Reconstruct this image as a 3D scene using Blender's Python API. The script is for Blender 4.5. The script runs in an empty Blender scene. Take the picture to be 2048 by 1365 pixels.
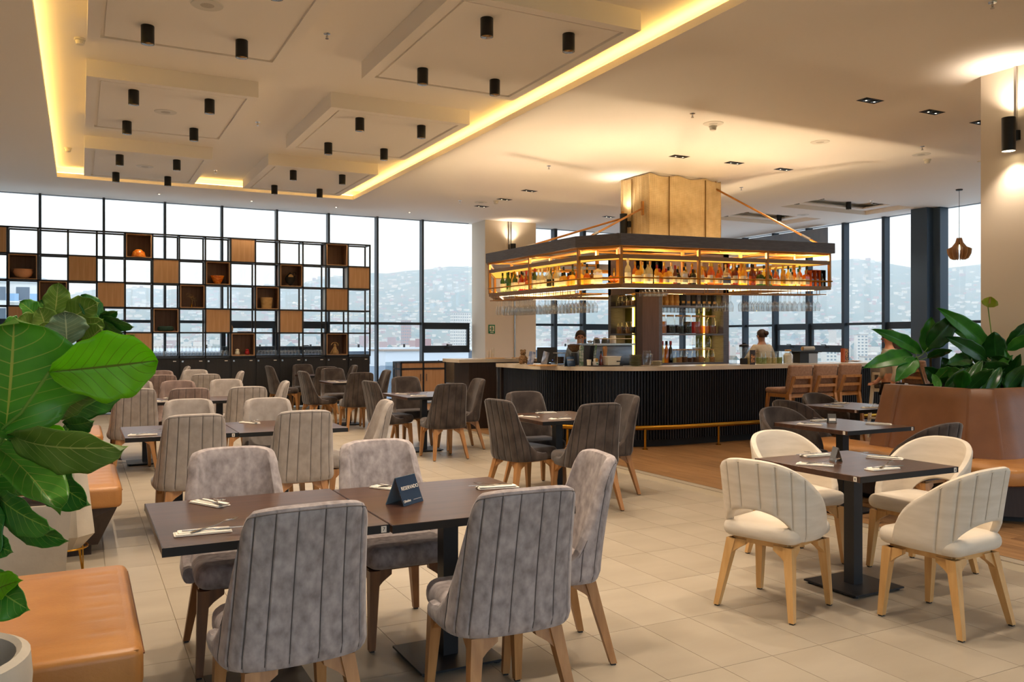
import bpy, bmesh, math, random
from mathutils import Vector, Matrix

S = bpy.context.scene
C = S.collection
PI = math.pi
# ------------------------------------------------------------------ camera, world, exposure
CEIL = 4.35
cam_d = bpy.data.cameras.new('camera'); cam = bpy.data.objects.new('camera', cam_d); C.objects.link(cam)
YAW = math.atan(864/1682)
cam.location = (0, 0, 1.5)
cam.rotation_euler = (PI/2, 0, -YAW)
cam_d.sensor_width = 36; cam_d.lens = 1682/2048*36
cam_d.shift_y = -(682.5-677)/2048
cam_d.clip_start = 0.05; cam_d.clip_end = 20000
S.camera = cam
w = bpy.data.worlds.new('overcast_sky'); S.world = w; w.use_nodes = True
wn = w.node_tree.nodes; wl = w.node_tree.links
bg = wn['Background']
tc = wn.new('ShaderNodeTexCoord'); sp = wn.new('ShaderNodeSeparateXYZ'); cr = wn.new('ShaderNodeValToRGB')
wl.new(tc.outputs['Generated'], sp.inputs[0]); wl.new(sp.outputs[2], cr.inputs[0]); wl.new(cr.outputs[0], bg.inputs[0])
cr.color_ramp.elements[0].position = 0.0; cr.color_ramp.elements[0].color = (0.70, 0.85, 1.0, 1)
cr.color_ramp.elements[1].position = 0.45; cr.color_ramp.elements[1].color = (0.86, 0.93, 1.0, 1)
SKY = 1.6
bg.inputs[1].default_value = SKY
S.view_settings.view_transform = 'Standard'; S.view_settings.look = 'None'
S.view_settings.gamma = 1; S.view_settings.use_curve_mapping = False
S.view_settings.exposure = 0.40
SPOT_W = 122; TWIN_W = 105; WARM = (1.0, 0.82, 0.64)
cy = S.cycles
cy.max_bounces = 8; cy.diffuse_bounces = 4; cy.glossy_bounces = 3; cy.transmission_bounces = 6
cy.transparent_max_bounces = 24; cy.volume_bounces = 1
cy.caustics_reflective = False; cy.caustics_refractive = False
cy.sample_clamp_indirect = 6; cy.use_denoising = True; cy.blur_glossy = 0.5

# ------------------------------------------------------------------ materials
def lin(h):
    if isinstance(h, str):
        v = [int(h[i:i+2], 16)/255 for i in (0, 2, 4)]
        return tuple((c/12.92 if c <= .04045 else ((c+.055)/1.055)**2.4) for c in v)+(1,)
    return tuple(h)+(1,) if len(h) == 3 else h
MATS = {}
def nt(name):
    m = bpy.data.materials.new(name); m.use_nodes = True
    n = m.node_tree.nodes; l = m.node_tree.links
    return m, n, l, n['Principled BSDF']
def mat(name, col, col2=None, rough=.5, metal=0, scale=(4, 4, 4), detail=4, bump=0, bscale=None, spec=.5, contrast=(.35, .65), emit=None, es=0, trans=0, sheen=0, coat=0, alpha=1, noise='noise', ior=1.45):
    m, n, l, b = nt(name)
    b.inputs['Base Color'].default_value = lin(col)
    b.inputs['Roughness'].default_value = rough; b.inputs['Metallic'].default_value = metal
    b.inputs['Specular IOR Level'].default_value = spec; b.inputs['IOR'].default_value = ior
    if trans: b.inputs['Transmission Weight'].default_value = trans
    if sheen: b.inputs['Sheen Weight'].default_value = sheen; b.inputs['Sheen Roughness'].default_value = .4
    if coat: b.inputs['Coat Weight'].default_value = coat; b.inputs['Coat Roughness'].default_value = .15
    if emit: b.inputs['Emission Color'].default_value = lin(emit); b.inputs['Emission Strength'].default_value = es
    if col2 is not None or bump:
        t = n.new('ShaderNodeTexCoord'); mp = n.new('ShaderNodeMapping'); mp.inputs['Scale'].default_value = scale
        l.new(t.outputs['Object'], mp.inputs[0])
        if noise == 'noise':
            x = n.new('ShaderNodeTexNoise'); x.inputs['Detail'].default_value = detail; x.inputs['Scale'].default_value = 1
            fo = x.outputs[0]
        else:
            x = n.new('ShaderNodeTexWave'); x.inputs['Scale'].default_value = 1; x.inputs['Distortion'].default_value = 4; x.inputs['Detail'].default_value = detail
            fo = x.outputs[1]
        l.new(mp.outputs[0], x.inputs['Vector'])
        if col2 is not None:
            r = n.new('ShaderNodeValToRGB'); l.new(fo, r.inputs[0]); l.new(r.outputs[0], b.inputs['Base Color'])
            r.color_ramp.elements[0].position = contrast[0]; r.color_ramp.elements[0].color = lin(col)
            r.color_ramp.elements[1].position = contrast[1]; r.color_ramp.elements[1].color = lin(col2)
        if bump:
            if bscale:
                y = n.new('ShaderNodeTexNoise'); y.inputs['Scale'].default_value = bscale; y.inputs['Detail'].default_value = 3
                l.new(t.outputs['Object'], y.inputs['Vector']); fo = y.outputs[0]
            bp = n.new('ShaderNodeBump'); bp.inputs['Strength'].default_value = bump; bp.inputs['Distance'].default_value = .01
            l.new(fo, bp.inputs['Height']); l.new(bp.outputs[0], b.inputs['Normal'])
    MATS[name] = m
    return m
def emis(name, col, s):
    m = bpy.data.materials.new(name); m.use_nodes = True; n = m.node_tree.nodes; l = m.node_tree.links
    n.remove(n['Principled BSDF']); e = n.new('ShaderNodeEmission'); e.inputs[0].default_value = lin(col); e.inputs[1].default_value = s
    l.new(e.outputs[0], n['Material Output'].inputs[0]); MATS[name] = m
    return m
def thinglass(name, tint=(1, 1, 1), refl=.06, rough=0.02, edge=.5):
    # a thin clear sheet: it lets light straight through and reflects more at grazing angles
    m = bpy.data.materials.new(name); m.use_nodes = True; n = m.node_tree.nodes; l = m.node_tree.links
    n.remove(n['Principled BSDF'])
    tr = n.new('ShaderNodeBsdfTransparent'); tr.inputs[0].default_value = tuple(tint)+(1,)
    gl = n.new('ShaderNodeBsdfGlossy'); gl.inputs['Roughness'].default_value = rough
    lw = n.new('ShaderNodeLayerWeight'); lw.inputs[0].default_value = .5
    mr = n.new('ShaderNodeMapRange'); mr.inputs['To Min'].default_value = refl; mr.inputs['To Max'].default_value = edge
    pw = n.new('ShaderNodeMath'); pw.operation = 'POWER'; pw.inputs[1].default_value = 3
    l.new(lw.outputs['Facing'], pw.inputs[0]); l.new(pw.outputs[0], mr.inputs[0])
    mx = n.new('ShaderNodeMixShader'); l.new(mr.outputs[0], mx.inputs[0]); l.new(tr.outputs[0], mx.inputs[1]); l.new(gl.outputs[0], mx.inputs[2])
    l.new(mx.outputs[0], n['Material Output'].inputs[0]); MATS[name] = m
    return m

M_ceil = mat('ceiling_paint', 'f1eae1', rough=.85, spec=.2)
M_wall = mat('wall_paint', 'e8e0d4', rough=.8, spec=.2)
M_col = mat('column_paint', 'e2d5c2', rough=.7, spec=.25)
M_black = mat('black_metal', '1b1c1f', rough=.45, spec=.5)
M_frame = mat('window_frame_metal', '333d48', rough=.4, metal=.3)
M_lamp = mat('black_lamp_metal', '121312', rough=.35)
M_reflector = mat('lamp_reflector', '9a7f58', rough=.2, metal=1)
M_white = mat('white_plastic', 'd9d3c6', rough=.5)
M_grille = mat('speaker_grille', 'c2bbae', 'b1aa9d', rough=.7, scale=(200, 200, 200), contrast=(.45, .55))
M_chrome = mat('steel', 'c8c8c8', rough=.2, metal=1)
M_cut = mat('cutlery_steel', 'b9b6b0', rough=.18, metal=1)
M_tile = mat('floor_tile', 'b9a98f', 'c6b69c', rough=.42, scale=(2.2, 5, 3), detail=6, contrast=(.3, .7), spec=.35, bump=.03, bscale=60)
M_grout = mat('grout', '8d7c65', rough=.9)
M_plank = mat('floor_plank', '6b4a2f', '8e6844', rough=.45, scale=(1.2, 26, 5), detail=8, contrast=(.3, .75), spec=.3, bump=.05)
M_plankgap = mat('plank_gap', '3a2819', rough=.8)
M_legw = mat('oak_leg', '9c6b3c', 'b38350', rough=.42, scale=(30, 30, 3), detail=5, contrast=(.3, .7))
M_legd = mat('walnut_leg', '6d4527', '855833', rough=.42, scale=(30, 30, 3), detail=5, contrast=(.3, .7))
M_legl = mat('light_oak', 'c39458', 'd3a76c', rough=.42, scale=(30, 30, 3), detail=5, contrast=(.3, .7))
M_suede = mat('grey_suede', '857c7a', 'b2a8a5', rough=.9, scale=(30, 30, 20), detail=9, contrast=(.3, .7), sheen=.3, spec=.15, bump=.05)
M_seam = mat('seam_thread', '5c5552', rough=.95)
M_beige = mat('beige_fabric', '928981', 'a89f97', rough=.95, scale=(16, 16, 12), detail=6, contrast=(.3, .7), sheen=.3, spec=.15)
M_mauve = mat('mauve_fabric', '75625a', '8f7b72', rough=.95, scale=(14, 14, 10), detail=6, contrast=(.3, .7), sheen=.3, spec=.15)
M_dark = mat('dark_velvet', '3c3430', '574d47', rough=.92, scale=(9, 9, 6), detail=5, contrast=(.35, .68), sheen=.35, spec=.15)
M_cream = mat('cream_fabric', 'cfc3b0', 'dbd0bf', rough=.95, scale=(6, 6, 30), detail=5, contrast=(.3, .7), sheen=.2, spec=.15)
M_creamseam = mat('cream_seam', 'bdb09c', rough=.95)
M_table = mat('walnut_laminate', '38241a', '523628', rough=.28, scale=(2, 24, 3), detail=6, contrast=(.3, .7), spec=.5)
M_leather = mat('tan_leather', 'a66f38', 'b98247', rough=.34, scale=(5, 5, 5), detail=4, contrast=(.3, .7), spec=.5, bump=.08, bscale=90)
M_leather2 = mat('brown_leather', '70482b', '7c5132', rough=.38, scale=(5, 5, 5), detail=4, contrast=(.3, .7), spec=.45, bump=.06, bscale=90)
M_darkwood = mat('dark_veneer', '2e221c', '3a2c25', rough=.5, scale=(40, 40, 3), detail=5, contrast=(.3, .7))
M_brownwood = mat('brown_veneer', '4a342a', '5b4236', rough=.5, scale=(50, 50, 2), detail=5, contrast=(.3, .7))
M_fascia = mat('charcoal_laminate', '504e54', '5c5a60', rough=.5, scale=(8, 8, 60), detail=3)
M_concrete = mat('pot_cement', 'b3a998', 'c6bcab', rough=.85, scale=(5, 5, 5), detail=7, contrast=(.3, .7), bump=.1, bscale=30)
M_soil = mat('potting_soil', '1d150f', '33261b', rough=1, scale=(60, 60, 60), bump=.5)
M_brass = mat('brass', 'b8862c', rough=.25, metal=1)
M_copper = mat('bronze_frame', 'b0762f', rough=.45, metal=.35)
M_bronze = mat('bronze_band', '8d6b47', rough=.45, metal=.3)
M_marble = mat('beige_marble', 'c6b49b', 'd9cab4', rough=.22, scale=(1.2, 3, 3), detail=9, contrast=(.42, .58))
M_flute = mat('charcoal_flute', '1c1c1f', rough=.4)
M_cabinet = mat('black_cabinet', '1d1a17', '23201c', rough=.5, scale=(40, 40, 3))
M_oakbox = mat('oak_box', 'b08455', 'c2966a', rough=.5, scale=(40, 40, 2), detail=5, contrast=(.3, .7))
M_oakin = mat('oak_box_inside', '7c5d46', '896952', rough=.6, scale=(40, 40, 2), detail=5)
M_burlap = mat('burlap', 'b08b55', 'd0ac74', rough=1, scale=(25, 25, 25), detail=3)
M_green = mat('sign_green', '11754a', rough=.5)
M_signw = mat('sign_cream', 'e6dcc0', rough=.5)
M_paper = mat('white_paper', 'e8e0d2', rough=.8)
M_navy = mat('navy_card', '1c2f45', rough=.2, spec=.6)
M_ink = mat('black_ink', '141414', rough=.6)
M_hair = mat('brown_hair', '2a1a12', '3a2519', rough=.55, scale=(80, 80, 8))
M_skin = mat('skin', 'b98262', rough=.55)
M_shirt = mat('cream_shirt', 'd3c0a2', 'c4b091', rough=.9, scale=(6, 6, 6))
M_jacket = mat('beige_jacket', 'a9a08c', 'bdb49f', rough=.85, scale=(8, 8, 8), bump=.4, bscale=14)
M_glassw = thinglass('window_glass', (.97, .985, 1), .03, .0, .35)
M_glass = thinglass('wine_glass', (.93, .945, .95), .12, .04, .95)
M_glassj = thinglass('jar_glass', (.96, .98, .97), .08, .05, .8)
M_led = emis('led_strip', (1.0, .62, .16), 16)
M_cove = emis('cove_led', (1.0, .61, .16), 15)
M_upl = emis('uplight_led', (1.0, .70, .40), 50)
M_panel = emis('shelf_light_panel', (1.0, .66, .22), 5)
M_under = emis('glowing_underside', (1.0, .50, .07), 1.0)
M_lens = emis('lamp_lens', (1.0, .8, .5), 7)
M_lensdim = emis('small_lamp_lens', (1.0, .8, .5), 4)
M_oliveglass = mat('olive_mirror', '70712f', rough=.15, metal=.6)

# ------------------------------------------------------------------ mesh helpers
class MB:
    def __init__(s): s.v = []; s.f = []; s.m = []; s.uv = None
    def add(s, vs, fs, mi=0, M=None):
        b = len(s.v)
        if M is not None: vs = [tuple(M @ Vector(v)) for v in vs]
        s.v += [tuple(v) for v in vs]; s.f += [tuple(i+b for i in f) for f in fs]; s.m += [mi]*len(fs)
        return s
    def box(s, x0, x1, y0, y1, z0, z1, mi=0, M=None):
        return s.add([(x0,y0,z0),(x1,y0,z0),(x1,y1,z0),(x0,y1,z0),(x0,y0,z1),(x1,y0,z1),(x1,y1,z1),(x0,y1,z1)],
            [(0,3,2,1),(4,5,6,7),(0,1,5,4),(1,2,6,5),(2,3,7,6),(3,0,4,7)], mi, M)
    def prism(s, poly, z0, z1, mi=0, M=None, top=None):
        n = len(poly); t = top or poly
        vs = [(x, y, z0) for x, y in poly]+[(x, y, z1) for x, y in t]
        return s.add(vs, [tuple(range(n))[::-1], tuple(range(n, 2*n))]+[(i, (i+1) % n, n+(i+1) % n, n+i) for i in range(n)], mi, M)
    def rbox(s, x0, x1, y0, y1, z0, z1, r=.02, mi=0, seg=3, M=None, taper=None):
        # a box with rounded edges: superposed rings
        cx, cy_, hx, hy = (x0+x1)/2, (y0+y1)/2, (x1-x0)/2, (y1-y0)/2
        rings = []
        for k in range(seg+1):
            a = PI/2*k/seg; rings.append((r*(1-math.sin(a)), z0+r*(1-math.cos(a))))
        for k in range(seg+1):
            a = PI/2*k/seg; rings.append((r*(1-math.cos(a)), z1-r*(1-math.sin(a))))
        vs = []; n = 0
        for ins, z in rings:
            ring = []
            ax, ay = hx-ins, hy-ins; rr = max(r*1.6-ins, .001); rr = min(rr, ax*.9, ay*.9)
            for qx, qy, a0 in ((1,1,0),(-1,1,90),(-1,-1,180),(1,-1,270)):
                for j in range(seg+1):
                    a = math.radians(a0+90*j/seg)
                    ring.append((cx+qx*(ax-rr)+rr*math.cos(a), cy_+qy*(ay-rr)+rr*math.sin(a), z))
            n = len(ring); vs += ring
        fs = [tuple(range(n))[::-1], tuple(range(len(vs)-n, len(vs)))]
        for i in range(len(rings)-1):
            for j in range(n): fs.append((i*n+j, i*n+(j+1) % n, (i+1)*n+(j+1) % n, (i+1)*n+j))
        return s.add(vs, fs, mi, M)
    def tube(s, p0, p1, r, n=8, mi=0, r1=None, cap=True, M=None):
        p0, p1 = Vector(p0), Vector(p1); d = (p1-p0)
        if d.length < 1e-6: return s
        q = d.to_track_quat('Z', 'Y').to_matrix(); r1 = r if r1 is None else r1
        vs = [p0+q @ Vector((r*math.cos(2*PI*i/n+PI/n), r*math.sin(2*PI*i/n+PI/n), 0)) for i in range(n)]
        vs += [p1+q @ Vector((r1*math.cos(2*PI*i/n+PI/n), r1*math.sin(2*PI*i/n+PI/n), 0)) for i in range(n)]
        fs = [(i, (i+1) % n, n+(i+1) % n, n+i) for i in range(n)]
        if cap: fs += [tuple(range(n))[::-1], tuple(range(n, 2*n))]
        return s.add(vs, fs, mi, M)
    def path(s, pts, r, n=6, mi=0, closed=False, M=None):
        pts = [Vector(p) for p in pts]; k = len(pts); vs = []
        up = Vector((0, 0, 1))
        for i, p in enumerate(pts):
            a = pts[i-1] if (i > 0 or closed) else p; b = pts[(i+1) % k] if (i < k-1 or closed) else p
            t = (b-a).normalized(); u = up if abs(t.dot(up)) < .95 else Vector((0, 1, 0))
            x = t.cross(u).normalized(); y = x.cross(t).normalized()
            rr = r[i] if isinstance(r, (list, tuple)) else r
            vs += [p+x*rr*math.cos(2*PI*j/n)+y*rr*math.sin(2*PI*j/n) for j in range(n)]
        fs = []
        for i in range(k if closed else k-1):
            i2 = (i+1) % k
            for j in range(n): fs.append((i*n+j, i*n+(j+1) % n, i2*n+(j+1) % n, i2*n+j))
        if not closed: fs += [tuple(range(n)), tuple(range((k-1)*n, k*n))[::-1]]
        return s.add(vs, fs, mi, M)
    def lathe(s, prof, n=16, mi=0, c=(0, 0, 0), M=None, mis=None):
        vs = []; fs = []
        for r, z in prof: vs += [(c[0]+r*math.cos(2*PI*j/n), c[1]+r*math.sin(2*PI*j/n), c[2]+z) for j in range(n)]
        b = len(s.v)
        for i in range(len(prof)-1):
            for j in range(n): fs.append((i*n+j, i*n+(j+1) % n, (i+1)*n+(j+1) % n, (i+1)*n+j))
        if prof[0][0] > 1e-4: fs.append(tuple(range(n))[::-1])
        if prof[-1][0] > 1e-4: fs.append(tuple(range((len(prof)-1)*n, len(prof)*n)))
        s.add(vs, fs, mi, M)
        if mis:
            k = len(s.m)-len(fs)
            for i in range(len(prof)-1):
                for j in range(n): s.m[k+i*n+j] = mis[i]
        return s
    def grid(s, fn, nu, nv, mi=0, M=None, closeu=False):
        vs = [fn(i/(nu if closeu else nu-1), j/(nv-1)) for j in range(nv) for i in range(nu)]
        fs = []
        for j in range(nv-1):
            for i in range(nu if closeu else nu-1):
                i2 = (i+1) % nu; fs.append((j*nu+i, j*nu+i2, (j+1)*nu+i2, (j+1)*nu+i))
        return s.add(vs, fs, mi, M)
    def mesh(s, name, mats, smooth=False):
        me = bpy.data.meshes.new(name); me.from_pydata(s.v, [], s.f)
        for m in (mats if isinstance(mats, (list, tuple)) else [mats]): me.materials.append(m)
        if any(s.m): me.polygons.foreach_set('material_index', s.m)
        if smooth: me.polygons.foreach_set('use_smooth', [True]*len(s.f))
        me.update(); 
        return me
def link(name, me, parent=None, loc=(0, 0, 0), rot=(0, 0, 0)):
    o = bpy.data.objects.new(name, me); C.objects.link(o); o.location = loc; o.rotation_euler = rot
    if parent: o.parent = parent
    return o
def obj(name, mb, mats, parent=None, loc=(0, 0, 0), rot=(0, 0, 0), smooth=False):
    me = mb.mesh(name, mats, smooth)
    if smooth == 'auto':
        try: me.set_sharp_from_angle(angle=math.radians(40))
        except Exception: pass
    return link(name, me, parent, loc, rot)
def tag(o, label, cat, group=None, kind=None):
    o['label'] = label; o['category'] = cat
    if group: o['group'] = group
    if kind: o['kind'] = kind
    return o
def thing(name, label, cat, loc=(0, 0, 0), rz=0, group=None):
    o = bpy.data.objects.new(name, None); C.objects.link(o); o.location = loc; o.rotation_euler = (0, 0, rz)
    return tag(o, label, cat, group)
def struct(name, mb, m, parent=None, smooth=False):
    o = obj(name, mb, m, parent, smooth=smooth)
    if parent is None: o['kind'] = 'structure'
    return o
CH = {}
def dup(root, loc=None, rz=None, label=None, group=None, mats=None):
    def cp(o, par):
        c = o.copy(); C.objects.link(c)
        if par is not None: c.parent = par
        if mats and c.type == 'MESH':
            for i, sl in enumerate(c.data.materials):
                if sl and sl.name in mats:
                    c.material_slots[i].link = 'OBJECT'; c.material_slots[i].material = mats[sl.name]
        for ch in kids.get(o, ()): cp(ch, c)
        return c
    kids = {}
    for ch in root.children_recursive: kids.setdefault(ch.parent, []).append(ch)
    r = cp(root, None)
    if loc is not None: r.location = loc
    if rz is not None: r.rotation_euler = (0, 0, rz)
    if label: r['label'] = label
    if group: r['group'] = group
    return r
ORD = ['first','second','third','fourth','fifth','sixth','seventh','eighth','ninth','tenth','eleventh','twelfth','thirteenth','fourteenth','fifteenth','sixteenth','seventeenth','eighteenth','nineteenth','twentieth']
def ordw(i):
    if i < 20: return ORD[i]
    tens = ['twenty','thirty','forty','fifty','sixty','seventy','eighty','ninety'][(i+1)//10-2]
    u = (i+1) % 10
    return (tens[:-1]+'ieth') if u == 0 else tens+'-'+ORD[u-1]
RND = random.Random(7)
# ------------------------------------------------------------------ large structure
def world_mat(name, c1, c2, sc, rough, dirx, detail=6, spec=.35, bump=0.03):
    m, n, l, b = nt(name)
    g = n.new('ShaderNodeNewGeometry'); mp = n.new('ShaderNodeMapping'); mp.inputs['Scale'].default_value = sc
    l.new(g.outputs['Position'], mp.inputs[0])
    oi = n.new('ShaderNodeObjectInfo'); ad = n.new('ShaderNodeVectorMath'); ad.operation = 'ADD'
    ml = n.new('ShaderNodeVectorMath'); ml.operation = 'SCALE'; ml.inputs[3].default_value = 40
    cb = n.new('ShaderNodeCombineXYZ'); l.new(oi.outputs['Random'], cb.inputs[0]); l.new(oi.outputs['Random'], cb.inputs[1])
    l.new(cb.outputs[0], ml.inputs[0]); l.new(mp.outputs[0], ad.inputs[0]); l.new(ml.outputs[0], ad.inputs[1])
    x = n.new('ShaderNodeTexNoise'); x.inputs['Scale'].default_value = 1; x.inputs['Detail'].default_value = detail
    l.new(ad.outputs[0], x.inputs['Vector'])
    r = n.new('ShaderNodeValToRGB'); l.new(x.outputs[0], r.inputs[0])
    r.color_ramp.elements[0].position = .3; r.color_ramp.elements[0].color = lin(c1)
    r.color_ramp.elements[1].position = .7; r.color_ramp.elements[1].color = lin(c2)
    hs = n.new('ShaderNodeHueSaturation'); mr = n.new('ShaderNodeMapRange'); mr.inputs['To Min'].default_value = dirx[0]; mr.inputs['To Max'].default_value = dirx[1]
    l.new(oi.outputs['Random'], mr.inputs[0]); l.new(mr.outputs[0], hs.inputs['Value']); l.new(r.outputs[0], hs.inputs['Color'])
    l.new(hs.outputs[0], b.inputs['Base Color']); b.inputs['Roughness'].default_value = rough; b.inputs['Specular IOR Level'].default_value = spec
    bp = n.new('ShaderNodeBump'); bp.inputs['Strength'].default_value = bump; bp.inputs['Distance'].default_value = .01
    l.new(x.outputs[0], bp.inputs['Height']); l.new(bp.outputs[0], b.inputs['Normal'])
    MATS[name] = m; return m
M_tile = world_mat('limestone_tile', '968b79', 'a59a88', (1.1, 3.2, 1), .4, (.985, 1.015))
M_plank = world_mat('oak_floorboard', '7d5938', 'a07a50', (22, 1.6, 1), .45, (.85, 1.1), 8)

M_grout = mat('grout', '9c907a', rough=.9)
fl = struct('floor', MB().box(-6, 16.9, -5, 19.2, -.3, -.006), M_grout)
def proj(X, Y, Z):
    s_, c_ = math.sin(YAW), math.cos(YAW); d = X*s_+Y*c_
    if d < .3: return None
    return 1024+1682*(X*c_-Y*s_)/d, 677-1682*(Z-1.5)/d, d
TW, TL = .3067, .6117
tiles = []
for i in range(-29, 10):
    for j in range(-13, 27):
        x, y = 2.60+TW*i, 2.97+TL*j
        if x+TW > 5.66 or y+TL > 19.06 or x < -6: continue
        p = proj(x+TW/2, y+TL/2, 0)
        vis = p and -150 < p[0] < 2150 and p[1] < 1420
        tiles.append(((p[2] if vis else 99), x, y))
tiles.sort()
tm = MB().box(.0013, TW-.0013, .0013, TL-.0013, -.006, 0).mesh('tile', M_tile)
for d, x, y in tiles[:290]: link('tile', tm, fl, (x, y, 0))
rest = MB()
for d, x, y in tiles[290:]: rest.box(x+.0013, x+TW-.0013, y+.0013, y+TL-.0013, -.006, 0)
rest.box(5.55, 5.648, -5, 19.05, -.006, 0)
o = obj('tile_field', rest, M_tile, fl); o['kind'] = 'stuff'
# boards of the bar area, laid along the room
PW, PLN = .18, 1.2
boards = []
i = 0; x = 5.652
while x < 16.7:
    y = -5+((i*.47) % 1)*PLN-PLN
    while y < 19:
        y0, y1 = max(y, -5), min(y+PLN, 19.04)
        if y1-y0 > .1:
            p = proj(x+PW/2, (y0+y1)/2, 0); vis = p and -100 < p[0] < 2150 and p[1] < 1400
            boards.append(((p[2] if vis else 99), x, y0, y1))
        y += PLN
    x += PW; i += 1
boards.sort()
pm = MB().box(.0015, PW-.0015, .0015, PLN-.0015, -.006, 0).mesh('floorboard', M_plank)
for d, x, y0, y1 in boards[:200]:
    o = link('floorboard', pm, fl, (x, y0, 0)); o.scale = (1, (y1-y0)/PLN, 1)
rest = MB()
for d, x, y0, y1 in boards[200:]: rest.box(x+.0015, x+PW-.0015, y0+.0015, y1-.0015, -.006, 0)
o = obj('floorboard_field', rest, M_plank, fl); o['kind'] = 'stuff'
obj('threshold_strip', MB().box(5.648, 5.652, -5, 19.05, -.006, .001), M_plankgap, fl)

# ceiling with its lit tray
TX0, TX1, TY0, TY1 = -.36, 5.0, 1.2, 16.87
LIP, TRAY = 4.43, 4.54
cm = MB()
cm.box(-6, TX0, -5, 19.2, CEIL, LIP); cm.box(TX1, 17, -5, 12.26, CEIL, LIP)
cm.box(TX0, TX1, -5, TY0, CEIL, LIP); cm.box(TX0, TX1, TY1, 19.2, CEIL, LIP)
# coffers near the right windows: two square openings
C1 = (13.5, 16.15, 12.26, 13.55); C2 = (13.4, 15.7, 14.45, 15.7)
cm.box(TX1, C2[0], 12.26, 19.2, CEIL, LIP)
cm.box(C2[0], C1[0], 12.26, 13.55, CEIL, LIP); cm.box(C1[1], 17, 12.26, 13.55, CEIL, LIP)
cm.box(C2[0], 17, 13.55, 14.45, CEIL, LIP)
cm.box(C2[1], 17, 14.45, 15.7, CEIL, LIP); cm.box(C2[0], 17, 15.7, 19.2, CEIL, LIP)
cm.box(-6, 17, -5, 19.2, 4.75, 4.85)
PK = .14
cm.box(TX0-PK, TX1+PK, TY0-PK, TY1+PK, TRAY, TRAY+.06)
for a, b_, c_, d_ in ((TX0-PK-.04, TX0-PK, TY0-PK, TY1+PK), (TX1+PK, TX1+PK+.04, TY0-PK, TY1+PK), (TX0-PK, TX1+PK, TY0-PK-.04, TY0-PK), (TX0-PK, TX1+PK, TY1+PK, TY1+PK+.04)):
    cm.box(a, b_, c_, d_, LIP, TRAY+.06)
for q in (C1, C2):
    cm.box(q[0]-.05, q[1]+.05, q[2]-.05, q[3]+.05, 4.55, 4.6)
    cm.box(q[0]-.05, q[0], q[2], q[3], LIP, 4.55); cm.box(q[1], q[1]+.05, q[2], q[3], LIP, 4.55)
    cm.box(q[0], q[1], q[2]-.05, q[2], LIP, 4.55); cm.box(q[0], q[1], q[3], q[3]+.05, LIP, 4.55)
ceil = struct('ceiling', cm, M_ceil)
M_shade = mat('coffer_paint', 'c9bfae', rough=.85)
for q in (C1, C2):   # a narrow ledge all round each coffer
    e = MB(); k = .3
    e.box(q[0], q[0]+k, q[2], q[3], 4.44, 4.47); e.box(q[1]-k, q[1], q[2], q[3], 4.44, 4.47)
    e.box(q[0]+k, q[1]-k, q[2], q[2]+k*.6, 4.44, 4.47); e.box(q[0]+k, q[1]-k, q[3]-k*.6, q[3], 4.44, 4.47)
    obj('coffer_ledge', e, M_ceil, ceil)
led = MB(); zz = LIP+.004
led.box(TX0-.07, TX0-.04, TY0, TY1, zz, zz+.012); obj('cove_light', led, M_cove, ceil)
led = MB().box(TX1+.04, TX1+.07, TY0, TY1, zz, zz+.012); obj('cove_light', led, M_cove, ceil)
led = MB().box(TX0, TX1, TY1+.04, TY1+.07, zz, zz+.012); obj('cove_light', led, M_cove, ceil)
PAN = []
for (x0, x1) in ((.06, 1.88), (2.75, 4.62)):
    for (y0, y1) in ((2.55, 5.1), (6.38, 8.97), (10.23, 12.76), (14.1, 16.55)):
        e = MB(); b_ = .11; g = .035
        e.box(x0, x1, y0, y1, 4.375, TRAY)
        e.box(x0, x0+b_, y0, y1, CEIL, 4.375); e.box(x1-b_, x1, y0, y1, CEIL, 4.375)
        e.box(x0+b_, x1-b_, y0, y0+b_, CEIL, 4.375); e.box(x0+b_, x1-b_, y1-b_, y1, CEIL, 4.375)
        e.box(x0+b_+g, x1-b_-g, y0+b_+g, y1-b_-g, 4.357, 4.375)
        obj('coffer_panel', e, M_ceil, ceil); PAN.append((x0, x1, y0, y1))
# walls that close the room outside the picture
struct('wall_left', MB().box(-6.2, -6, -5, 19.2, 0, CEIL), M_wall)

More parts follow.
